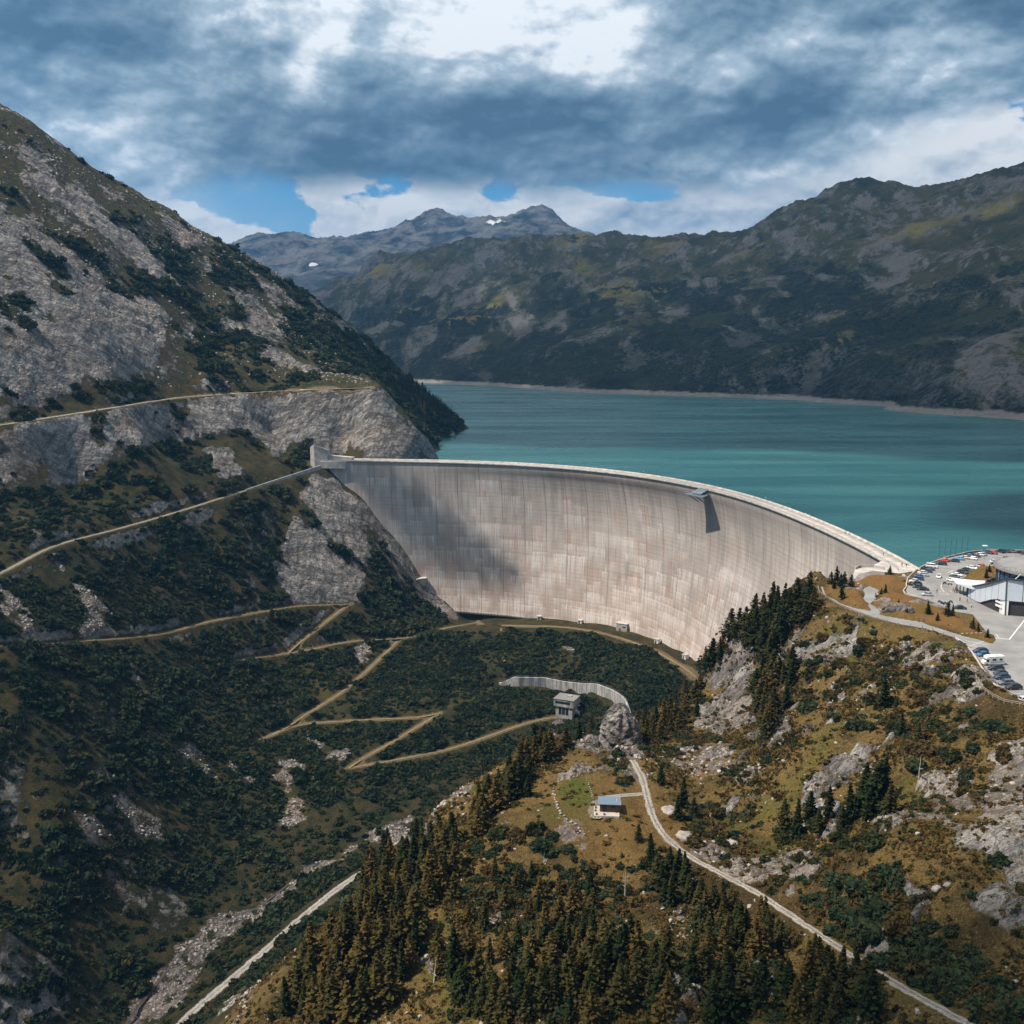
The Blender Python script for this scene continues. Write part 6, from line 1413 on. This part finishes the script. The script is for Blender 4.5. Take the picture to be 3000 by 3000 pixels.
# bank on the forecourt: low white walls by the crest end
o = prism_wall(np.array([(*at_z(u, v, .05)[:2], .0) for u, v in [(2505,1668),(2518,1662),(2560,1662),(2590,1668)]]), -.3, 1.1, .4).build("forecourt_wall", M_DECK); tag(o, "white low wall at the end of the dam crest above the hairpin", "wall")
for i, (u, v, lab) in enumerate([(2477,1722,"pale standing stone in the rock garden inside the hairpin"), (2497,1732,"low pale stone nearest the bend of the inner hairpin"), (2513,1728,"pale stone slab in the rock garden beside the inner road"), (2524,1724,"slim standing stone in the rock garden beside the inner road"), (2516,1712,"flat pale stone at the top of the rock garden")]):
    p = at_z(u, v, 0); vv, ff = ROCKS[i % 4]; o = mesh_np("boulder", vv * np.array([.8, .8, 1.8 if i in (0, 3) else .7]), ff, M_STONE); o.location = (p[0], p[1], .6 if i in (0, 3) else .3); tag(o, lab, "boulder")
# ------------------------------------------------------------------ cars, motorcycles, people
def mat_objcol(name, rough, metal=0., spec=.5, coat=0.):
    m, t = material(name); oi = t.n('ShaderNodeObjectInfo'); t.surface(oi.outputs['Color'], rough, None, spec, metal, **({'Coat Weight': coat} if coat else {})); return m
M_CARP = mat_objcol("car_paint", .35, .15, .5, .6); M_TYRE = simple("tyre_rubber", (.012, .012, .013), .8); M_RIM = simple("alloy_rim", (.45, .45, .46), .35, .8); M_LAMP = simple("clear_lamp", (.75, .76, .78), .15); M_TAIL = simple("red_lamp", (.35, .01, .01), .25)
def car_meshes(kind):
    """body, glass and wheel meshes; x forward, origin on the ground"""
    import bmesh
    P_ = {'hatch': (4.1, 1.76, .92, 1.48, 1.02, .55, -.95, -1.86), 'sedan': (4.6, 1.80, .92, 1.44, 1.15, .35, -.85, -1.55), 'wagon': (4.7, 1.80, .95, 1.50, 1.15, .45, -1.55, -2.16), 'suv': (4.6, 1.86, 1.08, 1.70, 1.15, .55, -1.40, -2.10), 'van': (5.0, 1.90, 1.15, 1.95, 1.75, 1.10, -2.20, -2.40)}[kind]
    L, W, belt, roof, ws0, ws1, rw1, rw0 = P_; hl = L / 2
    def loft(secs):
        V = []; n = len(secs[0])
        for s in secs: V += s
        F_ = [[i * n + k, i * n + (k + 1) % n, (i + 1) * n + (k + 1) % n, (i + 1) * n + k] for i in range(len(secs) - 1) for k in range(n)]
        F_ += [list(range(n))[::-1], [len(V) - n + k for k in range(n)]]
        return V, F_
    def sec(x, w, z0, z1, r=.12): return [(x, -w + r, z0), (x, w - r, z0), (x, w, z0 + r), (x, w, z1 - r), (x, w - r, z1), (x, -w + r, z1), (x, -w, z1 - r), (x, -w, z0 + r)]
    w = W / 2; hood = belt - .12 if kind != 'van' else belt
    tail = belt - (.05 if kind == 'sedan' else 0.0)
    V, F_ = loft([sec(-hl, w * .86, .38, tail - .10), sec(-hl + .12, w * .96, .26, tail), sec(-hl * .55, w, .22, belt), sec(0, w, .22, belt), sec(ws0, w, .22, belt - .02), sec(hl * .75, w * .97, .22, hood), sec(hl - .14, w * .90, .26, hood - .14), sec(hl, w * .78, .36, hood - .30)])
    # roof shell on pillars
    k = len(V); rt, rb = w * .80, w * .74
    r4 = [(rw1, -rt), (ws1, -rt), (ws1, rt), (rw1, rt)]
    V += [(x, y, roof - .05) for x, y in r4] + [(x * 1.0 - (.08 if i in (1, 2) else -.08), y * .93, roof + .02) for i, (x, y) in enumerate(r4)]
    F_ += [[k, k + 3, k + 2, k + 1], [k + 4, k + 5, k + 6, k + 7]] + [[k + i, k + (i + 1) % 4, k + 4 + (i + 1) % 4, k + 4 + i] for i in range(4)]
    for x0, x1 in ((ws0, ws1), (rw0, rw1), ((ws0 + rw0) / 2 - .1, (ws1 + rw1) / 2 - .1)):
        for s_ in (-1, 1):
            k = len(V); a = (x0, s_ * (w - .10), belt - .05); b = (x1, s_ * (rt + .02), roof - .02); q = .05
            for p in (a, b): V += [(p[0] - q, p[1] - q, p[2]), (p[0] + q, p[1] - q, p[2]), (p[0] + q, p[1] + q, p[2]), (p[0] - q, p[1] + q, p[2])]
            F_ += [[k + i, k + (i + 1) % 4, k + 4 + (i + 1) % 4, k + 4 + i] for i in range(4)]
    def mk(nm, V, F_, m, sm=False):
        me = bpy.data.meshes.new(nm); me.from_pydata(V, [], F_); me.update(); me.materials.append(m)
        if sm:
            for p in me.polygons: p.use_smooth = True
        return me
    body = mk("body", V, F_, M_CARP)
    gi = .04
    G = [(rw0 + gi, -w + .14, belt - .03), (ws0 - gi, -w + .14, belt - .03), (ws0 - gi, w - .14, belt - .03), (rw0 + gi, w - .14, belt - .03), (rw1 - .02, -rt + .03, roof - .06), (ws1 + .02, -rt + .03, roof - .06), (ws1 + .02, rt - .03, roof - .06), (rw1 - .02, rt - .03, roof - .06)]
    glass = mk("windows", G, [[0, 3, 2, 1], [4, 5, 6, 7], [0, 1, 5, 4], [1, 2, 6, 5], [2, 3, 7, 6], [3, 0, 4, 7]], M_GLASS)
    def wheel():
        V = []; F_ = []; n = 14; R_ = .33
        for y, r in ((-.11, R_ * .6), (-.11, R_), (.11, R_), (.11, R_ * .6)):
            for i in range(n): V.append((r * math.cos(6.283 * i / n), y, r * math.sin(6.283 * i / n)))
        for j in range(3): F_ += [[j * n + i, j * n + (i + 1) % n, (j + 1) * n + (i + 1) % n, (j + 1) * n + i] for i in range(n)]
        t = mk("wheel", V, F_, M_TYRE); k = mk("rim", V[:n] + V[3 * n:], [list(range(n)), list(range(n, 2 * n))[::-1]], M_RIM); return t, k
    hd = PB()
    lights = []
    for s_ in (-1, 1):
        k = [(hl - .12, s_ * w * .55, hood - .36), (hl - .02, s_ * w * .55, hood - .36), (hl - .10, s_ * w * .86, hood - .36), (hl - .30, s_ * w * .90, hood - .36)]
        lights.append(mk("headlight", [(x + .03, y, z) for x, y, z in k] + [(x - .02, y, z + .15) for x, y, z in k], [[0, 1, 5, 4], [1, 2, 6, 5], [2, 3, 7, 6], [3, 0, 4, 7], [4, 5, 6, 7], [3, 2, 1, 0]], M_LAMP))
    tails = []
    for s_ in (-1, 1):
        x = -hl - .015; tails.append(mk("tail_light", [(x, s_ * w * .55, tail - .32), (x, s_ * w * .84, tail - .32), (x, s_ * w * .84, tail - .12), (x, s_ * w * .55, tail - .12), (x + .2, s_ * w * .55, tail - .32), (x + .2, s_ * w * .88, tail - .32), (x + .2, s_ * w * .88, tail - .12), (x + .2, s_ * w * .55, tail - .12)], [[0, 1, 2, 3], [4, 7, 6, 5], [0, 4, 5, 1], [1, 5, 6, 2], [2, 6, 7, 3], [3, 7, 4, 0]], M_TAIL))
    return dict(body=body, glass=glass, wheel=wheel(), lights=lights, tails=tails, wb=L * .30, tw=w - .10)
CARS = {k: car_meshes(k) for k in ('hatch', 'sedan', 'wagon', 'suv', 'van')}
COLS = {'white': (.74, .74, .73), 'black': (.012, .013, .016), 'silver': (.42, .44, .46), 'grey': (.13, .14, .15), 'dark blue': (.02, .045, .10), 'blue': (.04, .13, .26), 'red': (.50, .035, .025), 'cream': (.62, .50, .32), 'light blue': (.12, .30, .46), 'dark grey': (.045, .05, .055)}
EDGE_W = np.array([at_z(u, v, 0)[:2] for u, v in [(2652,1742),(2655,1722),(2655,1710),(2660,1694),(2684,1672),(2708,1658),(2740,1646),(2777,1633),(2836,1619),(2895,1612),(3000,1614)]])
def place(o, u, v, rz): p = at_z(u, v, .03); o.location = (p[0], p[1], .035); o.rotation_euler = (0, 0, rz)
def car(u, v, col, kind, rz, label, group):
    K = CARS[kind]; t = thing("parked_car" if 'driving' not in label else "car", label, "van" if kind == 'van' else "car", (0, 0, 0), 0, group); place(t, u, v, rz)
    def ad(nm, me, loc=None, par=None):
        o = bpy.data.objects.new(nm, me); COL.objects.link(o); o.parent = par or t; o.color = (*COLS[col], 1)
        if loc: o.location = loc
        return o
    ad("body", K['body']); ad("windows", K['glass'])
    for x in (-1, 1):
        for y in (-1, 1):
            wl_ = ad("wheel", K['wheel'][0], (x * K['wb'], y * K['tw'], .33)); ad("rim", K['wheel'][1], None, wl_)
    for me in K['lights']: ad("headlight", me)
    for me in K['tails']: ad("tail_light", me)
    return t
def wall_heading(u, v, inv=False):
    p = at_z(u, v, 0)[:2]; best = None
    for i in range(len(EDGE_W) - 1):
        a, b = EDGE_W[i], EDGE_W[i + 1]; t = np.clip(((p - a) @ (b - a)) / ((b - a) @ (b - a)), 0, 1); q = a + (b - a) * t; d = np.linalg.norm(p - q)
        if best is None or d < best[0]: best = (d, q)
    d = best[1] - p; return math.atan2(d[1], d[0]) + (math.pi if inv else 0)
ROW1 = [(2716,1745,'silver','hatch',"first"),(2703,1729,'black','sedan',"second"),(2688,1722,'dark grey','hatch',"third"),(2685,1713,'black','hatch',"fourth"),(2679,1706,'white','hatch',"fifth"),(2688,1699,'dark blue','wagon',"sixth"),(2690,1692,'blue','hatch',"seventh"),(2703,1687,'silver','wagon',"eighth"),(2702,1681,'white','hatch',"ninth"),(2714,1676,'dark blue','wagon',"tenth"),(2722,1670,'dark grey','sedan',"eleventh")]
for u, v, c, k, nth in ROW1:
    car(u, v, c, k, wall_heading(u, v) + .05, f"{c} car, {nth} from the near end of the row on the dam side", "cars parked on the dam side of the upper lot")
car(2730, 1663, 'white', 'van', wall_heading(2730, 1663) + math.pi + .1, "white van with a red stripe at the corner by the dam", None)
ROW2 = [(2757,1655,'black','wagon',"first"),(2766,1645,'red','hatch',"second"),(2795,1646,'black','sedan',"third"),(2812,1640,'light blue','hatch',"fourth"),(2827,1637,'cream','hatch',"fifth"),(2838,1631,'dark blue','wagon',"sixth"),(2848,1639,'white','wagon',"seventh"),(2858,1632,'black','hatch',"eighth"),(2869,1628,'white','hatch',"ninth"),(2878,1627,'silver','hatch',"tenth"),(2886,1619,'blue','wagon',"eleventh"),(2896,1622,'dark grey','sedan',"twelfth"),(2909,1623,'red','hatch',"thirteenth"),(2933,1619,'black','suv',"fourteenth"),(2950,1618,'dark grey','sedan',"fifteenth"),(2964,1618,'grey','sedan',"sixteenth"),(2989,1622,'black','sedan',"last")]
for u, v, c, k, nth in ROW2:
    car(u, v, c, k, wall_heading(u, v) + (.3 if int(u) % 2 else .15), f"{c} car, {nth} from the white van in the lakeside row", "cars parked along the lake wall")
ROW3 = [(2788,1703,'white','hatch',"first"),(2797,1693,'dark grey','hatch',"second"),(2804,1687,'white','sedan',"third"),(2820,1680,'black','suv',"fourth"),(2834,1674,'black','wagon',"fifth"),(2849,1667,'white','wagon',"sixth"),(2867,1667,'white','hatch',"seventh"),(2876,1663,'red','hatch',"last")]
for u, v, c, k, nth in ROW3:
    car(u, v, c, k, wall_heading(u, v, True) - .25, f"{c} car, {nth} from the canopy in the row along the parking island", "cars parked along the island")
for u, v, c, k, lab in [(2914,1648,'white','hatch',"white car parked at the far end of the parking island"),(2949,1639,'grey','sedan',"grey sedan parked behind the terrace rim"),(2925,1691,'white','hatch',"white car nearest the dark edge of the drum building"),(2934,1684,'white','sedan',"white car behind the slanting white mast"),(2925,1701,'dark grey','hatch',"dark car at the back of the facade on the island"),(2908,1703,'black','hatch',"black car at the near corner of the parking island")]:
    car(u, v, c, k, .2, lab, None)
car(2750, 1692, 'white', 'hatch', -2.0, "white car driving down the lane of the upper parking", None)
car(2811, 1784, 'black', 'sedan', 2.95, "black sedan parked alone beside the mound below the motorcycles", None)
LOW = [(2872,1911,'dark blue','wagon',"dark blue car at the top of the lower row above the camper"),(2880,1922,'blue','hatch',"blue car right behind the white camper van"),(2917,1962,'black','wagon',"black car directly below the white camper van"),(2930,1976,'dark grey','hatch',"dark grey car second below the camper van"),(2935,1989,'dark blue','suv',"dark blue car third below the camper van"),(2947,2005,'grey','wagon',"grey car fourth below the camper van"),(2969,2019,'black','suv',"big black car at the lower end of the near parking row"),(2996,2056,'white','hatch',"white car cut by the picture edge at the lowest bay")]
for u, v, c, k, lab in LOW: car(u, v, c, k, math.pi + .12, lab, "cars in the lower parking row")
# camper van
t = thing("camper_van", "white alcove camper van with dark windows in the lower parking row", "camper van"); place(t, 2908, 1947, math.pi + .10)
b = PB(); b.prism([(-3.1, -1.1), (1.6, -1.1), (1.6, 1.1), (-3.1, 1.1)], .45, [2.85, 2.85, 2.85, 2.85]); b.prism([(1.6, -1.1), (2.5, -1.0), (2.5, 1.0), (1.6, 1.1)], 1.95, [2.85, 2.6, 2.6, 2.85]); b.build("body", M_WHITE, t)
PB().prism([(1.6, -.98), (3.25, -.92), (3.25, .92), (1.6, .98)], .4, [1.9, 1.15, 1.15, 1.9]).build("cab", M_WHITE, t); PB().prism([(1.75, -1.0), (2.5, -.97), (2.5, .97), (1.75, 1.0)], 1.22, [1.85, 1.52, 1.52, 1.85]).build("windscreen", M_GLASS, t)
for x, y, hw in ((-1.9, 1.105, .45), (.2, 1.105, .6), (-1.9, -1.105, .45), (.2, -1.105, .6)): PB().box((x, y, 1.85), (hw, .02, .30)).build("window", M_GLASS, t)
for z in (1.15,): PB().box((-.7, 1.108, z), (2.2, .012, .07)).build("side_stripe", M_TIN, t)
PB().box((-1.0, 0, 2.93), (.4, .4, .08)).build("roof_hatch", M_PANEL, t)
for x in (-1.7, 2.35):
    for y in (-.95, .95):
        o = bpy.data.objects.new("wheel", CARS['van']['wheel'][0]); COL.objects.link(o); o.parent = t; o.location = (x, y, .33)
# motorcycles
def motorbike(u, v, rz, label, col):
    t = thing("motorcycle", label, "motorcycle", (0, 0, 0), 0, "motorcycles on the lot"); place(t, u, v, rz)
    for x in (-.72, .72):
        b = PB(); n = 12
        for y in (-.07, .07):
            for i in range(n): b.V.append((x + .31 * math.cos(6.283 * i / n), y, .31 + .31 * math.sin(6.283 * i / n)))
        b.F = [[i, (i + 1) % n, n + (i + 1) % n, n + i] for i in range(n)] + [list(range(n))[::-1], list(range(n, 2 * n))]; b.build("wheel", M_TYRE, t)
    b = PB(); b.prism([(-.35, -.16), (.35, -.16), (.35, .16), (-.35, .16)], .35, .75); b.prism([(-.05, -.18), (.42, -.14), (.42, .14), (-.05, .18)], .75, [.92, 1.0, 1.0, .92]); o = b.build("engine_body", M_CARP, t); o.color = (*COLS[col], 1)
    PB().prism([(-.85, -.14), (-.05, -.15), (-.05, .15), (-.85, .14)], .74, [.88, .82, .82, .88]).build("seat", M_TYRE, t)
    b = PB(); b.bar((.72, 0, .31), (.45, 0, 1.02), .05); b.bar((.42, -.36, 1.06), (.42, .36, 1.06), .03); b.build("fork_and_handlebar", M_STEEL, t)
for u, v, r_, c, lab in [(2753,1766,1.9,'dark grey',"motorcycle at the left end of the group above the orange mound"),(2760,1770,1.7,'black',"motorcycle second from the left above the orange mound"),(2770,1771,1.9,'black',"motorcycle in the middle of the group above the orange mound"),(2779,1769,1.6,'silver',"motorcycle next to the right end above the mound"),(2786,1766,1.8,'dark grey',"motorcycle at the right end of the group above the mound"),(2767,1711,.4,'black',"black motorcycle beside the kerb near the canopy"),(2783,1714,.2,'cream',"yellowish motorcycle beside the kerb near the canopy"),(2906,1654,.6,'black',"dark motorcycle at the far end of the parking island"),(2895,1705,.5,'black',"black motorcycle behind the facade on the parking island")]:
    motorbike(u, v, r_, lab, c)
M_SHIRT = mat_objcol("shirt_cloth", .9); M_TROUS = simple("dark_trousers", (.03, .035, .05), .9); M_SKIN = simple("skin", (.50, .30, .21), .6); M_HAIR = simple("hair", (.05, .03, .02), .8)
def person_mesh(pose):
    """one continuous skinned figure; materials by height: trousers, shirt, skin"""
    st = {'walk': .24, 'stand': .07, 'sit': .1}[pose]
    vs = [((0, 0, .95), .135), ((0, 0, 1.20), .145), ((.02, 0, 1.42), .13), ((.03, 0, 1.53), .058), ((.05, 0, 1.66), .105), ((.05, 0, 1.74), .08)]
    ed = [(0, 1), (1, 2), (2, 3), (3, 4), (4, 5)]
    for s_ in (-1, 1):
        k = len(vs); f = st * s_
        vs += [((0, .10 * s_, .88), .10), ((f * .5 + .04, .10 * s_, .48), .068), ((f, .10 * s_, .09), .045), ((f + .13, .11 * s_, .04), .04)]; ed += [(0, k), (k, k + 1), (k + 1, k + 2), (k + 2, k + 3)]
        k = len(vs); vs += [((.02, .20 * s_, 1.40), .065), ((-f * .5, .25 * s_, 1.14), .048), ((-f * .9 + .06, .25 * s_, .90), .034), ((-f * .9 + .10, .24 * s_, .80), .03)]; ed += [(2, k), (k, k + 1), (k + 1, k + 2), (k + 2, k + 3)]
    me = bpy.data.meshes.new("person"); me.from_pydata([v[0] for v in vs], ed, []); me.update()
    o = bpy.data.objects.new("person", me); COL.objects.link(o); sk = o.modifiers.new("skin", 'SKIN')
    for i, (_, r) in enumerate(vs): me.skin_vertices[0].data[i].radius = (r, r * (1.25 if i in (1, 2) else 1.0)); me.skin_vertices[0].data[i].use_root = (i == 0)
    o.modifiers.new("sub", 'SUBSURF').render_levels = 1; o.modifiers["sub"].levels = 1
    bpy.context.view_layer.update(); dg = bpy.context.evaluated_depsgraph_get(); nm = bpy.data.meshes.new_from_object(o.evaluated_get(dg)); bpy.data.objects.remove(o)
    nm.materials.clear()
    for m in (M_TROUS, M_SHIRT, M_SKIN, M_HAIR): nm.materials.append(m)
    for p in nm.polygons:
        c = p.center; p.use_smooth = True
        p.material_index = 0 if c.z < .97 and abs(c.y) < .21 or c.z < .6 else 3 if (c.z > 1.70 or (c.z > 1.60 and c.x < .03)) else 2 if c.z > 1.50 or (c.z < 1.08 and abs(c.y) > .19) else 1
    return nm
PM = [person_mesh('walk'), person_mesh('stand')]
SH = {'white': (.7, .7, .68), 'red': (.45, .04, .03), 'blue': (.05, .15, .40), 'black': (.02, .02, .025), 'grey': (.22, .22, .23), 'orange': (.55, .20, .04), 'green': (.06, .16, .06)}
def person(u, v, shirt, where, group, rz=None, pose=None):
    pose = rnd.choice((0, 1)) if pose is None else pose; o = bpy.data.objects.new("person", PM[pose]); COL.objects.link(o); p = at_z(u, v, 0)
    o.location = (p[0], p[1], .03); o.rotation_euler = (0, 0, rnd.uniform(0, 6.28) if rz is None else rz); o.color = (*SH[shirt], 1)
    o.scale = (1.0,) * 3
    tag(o, f"person in a {shirt} top {where}", "person", group)
_cyc = ['black', 'white', 'red', 'blue', 'grey', 'black', 'orange']
for i, (u, v) in enumerate([(1240,1349),(1246,1349),(1625,1363),(1654,1363),(1697,1365),(1822,1377),(1832,1378),(1879,1384),(1885,1385),(1905,1390),(1923,1391),(1933,1392)]):
    person(u, v, _cyc[i % 7], "walking on the far part of the dam crest", "people on the far crest")
for i, (u, v) in enumerate([(2056,1420),(2073,1424),(2099,1428),(2106,1427),(2232,1464),(2243,1464),(2264,1475),(2272,1477),(2297,1480)]):
    person(u, v, _cyc[(i * 3) % 7], "on the crest near the viewing platform", "people near the viewing platform")
for i, (u, v) in enumerate([(2360,1511),(2375,1514),(2380,1514),(2411,1530),(2430,1533),(2470,1554),(2478,1567),(2487,1567),(2588,1629),(2642,1660),(2655,1662)]):
    person(u, v, _cyc[(i * 2 + 1) % 7], "on the near end of the dam crest", "people on the near crest")
for u, v, c, w in [(2565,1748,'black',"walking up the inner hairpin road"),(2571,1750,'white',"beside another walker on the inner hairpin road"),(2505,1778,'grey',"alone on the outer hairpin road"),(2692,1823,'black',"left of a blue-clad walker on the road"),(2706,1823,'blue',"walking on the road below the mound"),(2778,1842,'black',"left one of a couple near the barrier"),(2785,1842,'grey',"right one of a couple near the barrier"),(2745,1738,'black',"walking on the parking lane beside the silver car"),(2812,1762,'red',"walking down the exit lane ahead of the others"),(2833,1766,'red',"on the exit lane beside the facade"),(2846,1782,'white',"at the lower end of the exit lane"),(2792,1734,'red',"left in the group at the visitor centre entrance"),(2797,1737,'red',"in the middle of the group at the entrance"),(2803,1736,'black',"right in the group at the visitor centre entrance"),(2799,1731,'blue',"behind the group at the visitor centre entrance"),(2806,1733,'white',"closest to the entrance glass")]:
    person(u, v, c, w, None)
# ------------------------------------------------------------------ unseen cloud sheets, added and shaped to shade the ground, and the air itself
CLOUD_Z = 2600.0
def gpoly(L): return on_grounds(L)[:, :2]
def build_shade_clouds(SHADES, LIGHTS, name, thin):
    off = np.array([SUN_DIR.x, SUN_DIR.y]) / SUN_DIR.z
    def shade(x, y, zg):                       # where on the ground (x, y) the cloud's shadow should lie
        c = np.zeros_like(x)
        for P, s in SHADES: c = np.maximum(c, poly_mask_big(x, y, P, s))
        for P, s in LIGHTS: c = np.minimum(c, 1 - poly_mask_big(x, y, P, s))
        return c
    cell = 26.0
    X, Y = np.meshgrid(np.arange(-2300, 4200, cell), np.arange(-400, 8200, cell))
    zg = np.where(Y < 1700, 0.0, 150.0)
    nz_ = fbm(X / 240, Y / 240, 5)
    c = shade(X, Y, zg) + nz_ * .35 - .5
    gxx = X + off[0] * (CLOUD_Z - zg * 0); gyy = Y + off[1] * CLOUD_Z
    lump = .45 + .8 * np.abs(fbm(X / 130 + 3, Y / 130, 4, .55, True))
    th = np.sqrt(np.clip(c, 0, 1)) * 320 * lump + 6
    inside = c > 0
    V = np.stack([gxx, gyy, CLOUD_Z + th], -1).reshape(-1, 3); W_ = np.stack([gxx, gyy, CLOUD_Z - th * .25 - 20 * fbm(X / 90, Y / 90, 3)], -1).reshape(-1, 3)
    f = grid_faces(*X.shape); ok = inside.ravel()[f].all(1); f = f[ok]
    n = len(V); F_ = [f, f[:, ::-1] + n]
    # close the rims
    e = np.concatenate([f[:, [0, 1]], f[:, [1, 2]], f[:, [2, 3]], f[:, [3, 0]]]); key = {}
    for a, b in e: key[(a, b)] = 1
    rim = np.array([(a, b) for a, b in key if (b, a) not in key]); F_.append(np.c_[rim[:, 0], rim[:, 0] + n, rim[:, 1] + n, rim[:, 1]])
    A = np.r_[V, W_]; F_ = np.concatenate(F_); used = np.unique(F_); mp = np.full(len(A), -1); mp[used] = np.arange(len(used))
    m, t = material(name); d = t.n('ShaderNodeBsdfDiffuse'); d.inputs[0].default_value = (.86, .88, .90, 1); tr = t.n('ShaderNodeBsdfTranslucent'); tr.inputs[0].default_value = (.80, .84, .88, 1)
    mx = t.n('ShaderNodeMixShader'); mx.inputs[0].default_value = .55; t.link(d.outputs[0], mx.inputs[1]); t.link(tr.outputs[0], mx.inputs[2]); tp = t.n('ShaderNodeBsdfTransparent'); m2 = t.n('ShaderNodeMixShader'); m2.inputs[0].default_value = thin; t.link(mx.outputs[0], m2.inputs[1]); t.link(tp.outputs[0], m2.inputs[2]); o_ = t.n('ShaderNodeOutputMaterial'); t.link(m2.outputs[0], o_.inputs[0])
    o = mesh_np("shade_clouds", A[used], mp[F_], m, True); tag(o, kind='stuff')
def _shade_wisp_material():
    m = bpy.data.materials["dense_shade_cloud"].copy(); m.name = "shade_wisp"
    for n in m.node_tree.nodes:
        if n.type == 'MIX_SHADER' and n.inputs[2].is_linked and n.inputs[2].links[0].from_node.type == 'BSDF_TRANSPARENT': n.inputs[0].default_value = .36
    return m
def build_shade_wisp():
    # unseen low cloud strand, added to throw a shadow band across the dam face
    off = np.array([SUN_DIR.x, SUN_DIR.y]) / SUN_DIR.z; zc = 500.0; V = []; F_ = []
    for L, wd in (([(-150, 846), (-120, 834), (-94, 825), (-71, 815), (-56, 808), (-46, 803)], 9.5)
                  ,):
        P = resample(soften(resample(np.array(L, float), 4), 4), 4) + off * zc; n = len(P); k0 = len(V); m = 10
        for i, p in enumerate(P):
            t = i / (n - 1); w_ = wd * (math.sin(math.pi * min(max(t, .06), .94)) ** .5) * (1 + .25 * math.sin(i * 1.7)); d = P[min(i + 1, n - 1)] - P[max(i - 1, 0)]; d /= np.linalg.norm(d); nn = np.array([-d[1], d[0]])
            for k in range(m):
                a = 6.283 * k / m; q = p + nn * w_ * math.cos(a); V.append((q[0], q[1], zc + w_ * .6 * math.sin(a) * (1 + .2 * math.sin(3 * i + k))))
        F_ += [[k0 + i * m + k, k0 + i * m + (k + 1) % m, k0 + (i + 1) * m + (k + 1) % m, k0 + (i + 1) * m + k] for i in range(n - 1) for k in range(m)]
    o = mesh_np("shade_clouds", np.array(V), np.array(F_), _shade_wisp_material(), True); tag(o, kind='stuff')
def poly_mask_big(x, y, P, soft):
    d, _ = edge_dist(x, y, P); return smooth(np.where(in_poly(x, y, P), d, -d), -soft, soft)
SHADES = [
    (np.array([(-1000, -100), (-330, 60), (-170, 300), (-120, 400), (-70, 520), (-10, 560), (70, 560), (100, 640), (60, 715), (-40, 720), (-110, 740), (-165, 700), (-215, 720), (-280, 800), (-400, 900), (-900, 900)], float), 25.),
    (np.array([(250, 60), (230, 120), (150, 190), (135, 235), (170, 262), (260, 268), (420, 220), (420, 60)], float), 14.),
    (np.array([(-120, 40), (-60, 150), (-10, 178), (60, 175), (120, 150), (200, 120), (200, 0), (-120, 0)], float), 14.),
    (np.array([(-60, 1060), (60, 1010), (250, 1000), (420, 900), (600, 850), (690, 1280), (494, 1860), (141, 2130), (-265, 2670), (-330, 1500), (-200, 1280)], float), 35.),
    (np.array([(700, 1000), (1600, 900), (4000, 1500), (4000, 8000), (-1500, 8000), (-1500, 2600), (-500, 2780), (-265, 2760), (160, 2210), (520, 1940), (740, 1360)], float), 35.),
    (np.array([(275, 520), (262, 600), (275, 690), (350, 740), (600, 700), (900, 600), (900, 480), (420, 470)], float), 25.)]
LIGHTS = [(np.array([(-40, 3300), (60, 2800), (200, 3000), (150, 3700), (60, 4000)], float), 120.), (np.array([(-2300, 8300), (-1700, 8300), (-1500, 9000), (-2300, 9200)], float), 150.)]
build_shade_clouds(SHADES[:1], [], "thin_shade_cloud", .90); build_shade_clouds(SHADES[1:3], [], "shade_cloud", .60); build_shade_clouds([SHADES[3], SHADES[5]], [], "dense_shade_cloud", .52); build_shade_clouds(SHADES[4:5], LIGHTS, "far_shade_cloud", .66); build_shade_wisp()
def build_haze():
    x0, x1, y0, y1, z0, z1 = -9500, 10500, -300, 13500, float(min(GZ.min(), FZ.min())) - 1.0, max(1500.0, float(FZ.max()) + 20)
    b = PB(); b.prism([(x0, y0), (x1, y0), (x1, y1), (x0, y1)], z0, z1); m, t = material("haze")
    v = t.n('ShaderNodeVolumePrincipled'); v.inputs['Color'].default_value = (.16, .46, .90, 1); v.inputs['Density'].default_value = HAZE; v.inputs['Anisotropy'].default_value = .15
    o_ = t.n('ShaderNodeOutputMaterial'); t.link(v.outputs[0], o_.inputs['Volume'])
    o = b.build("haze", m); tag(o, kind='stuff')
HAZE = 6e-5
build_haze()
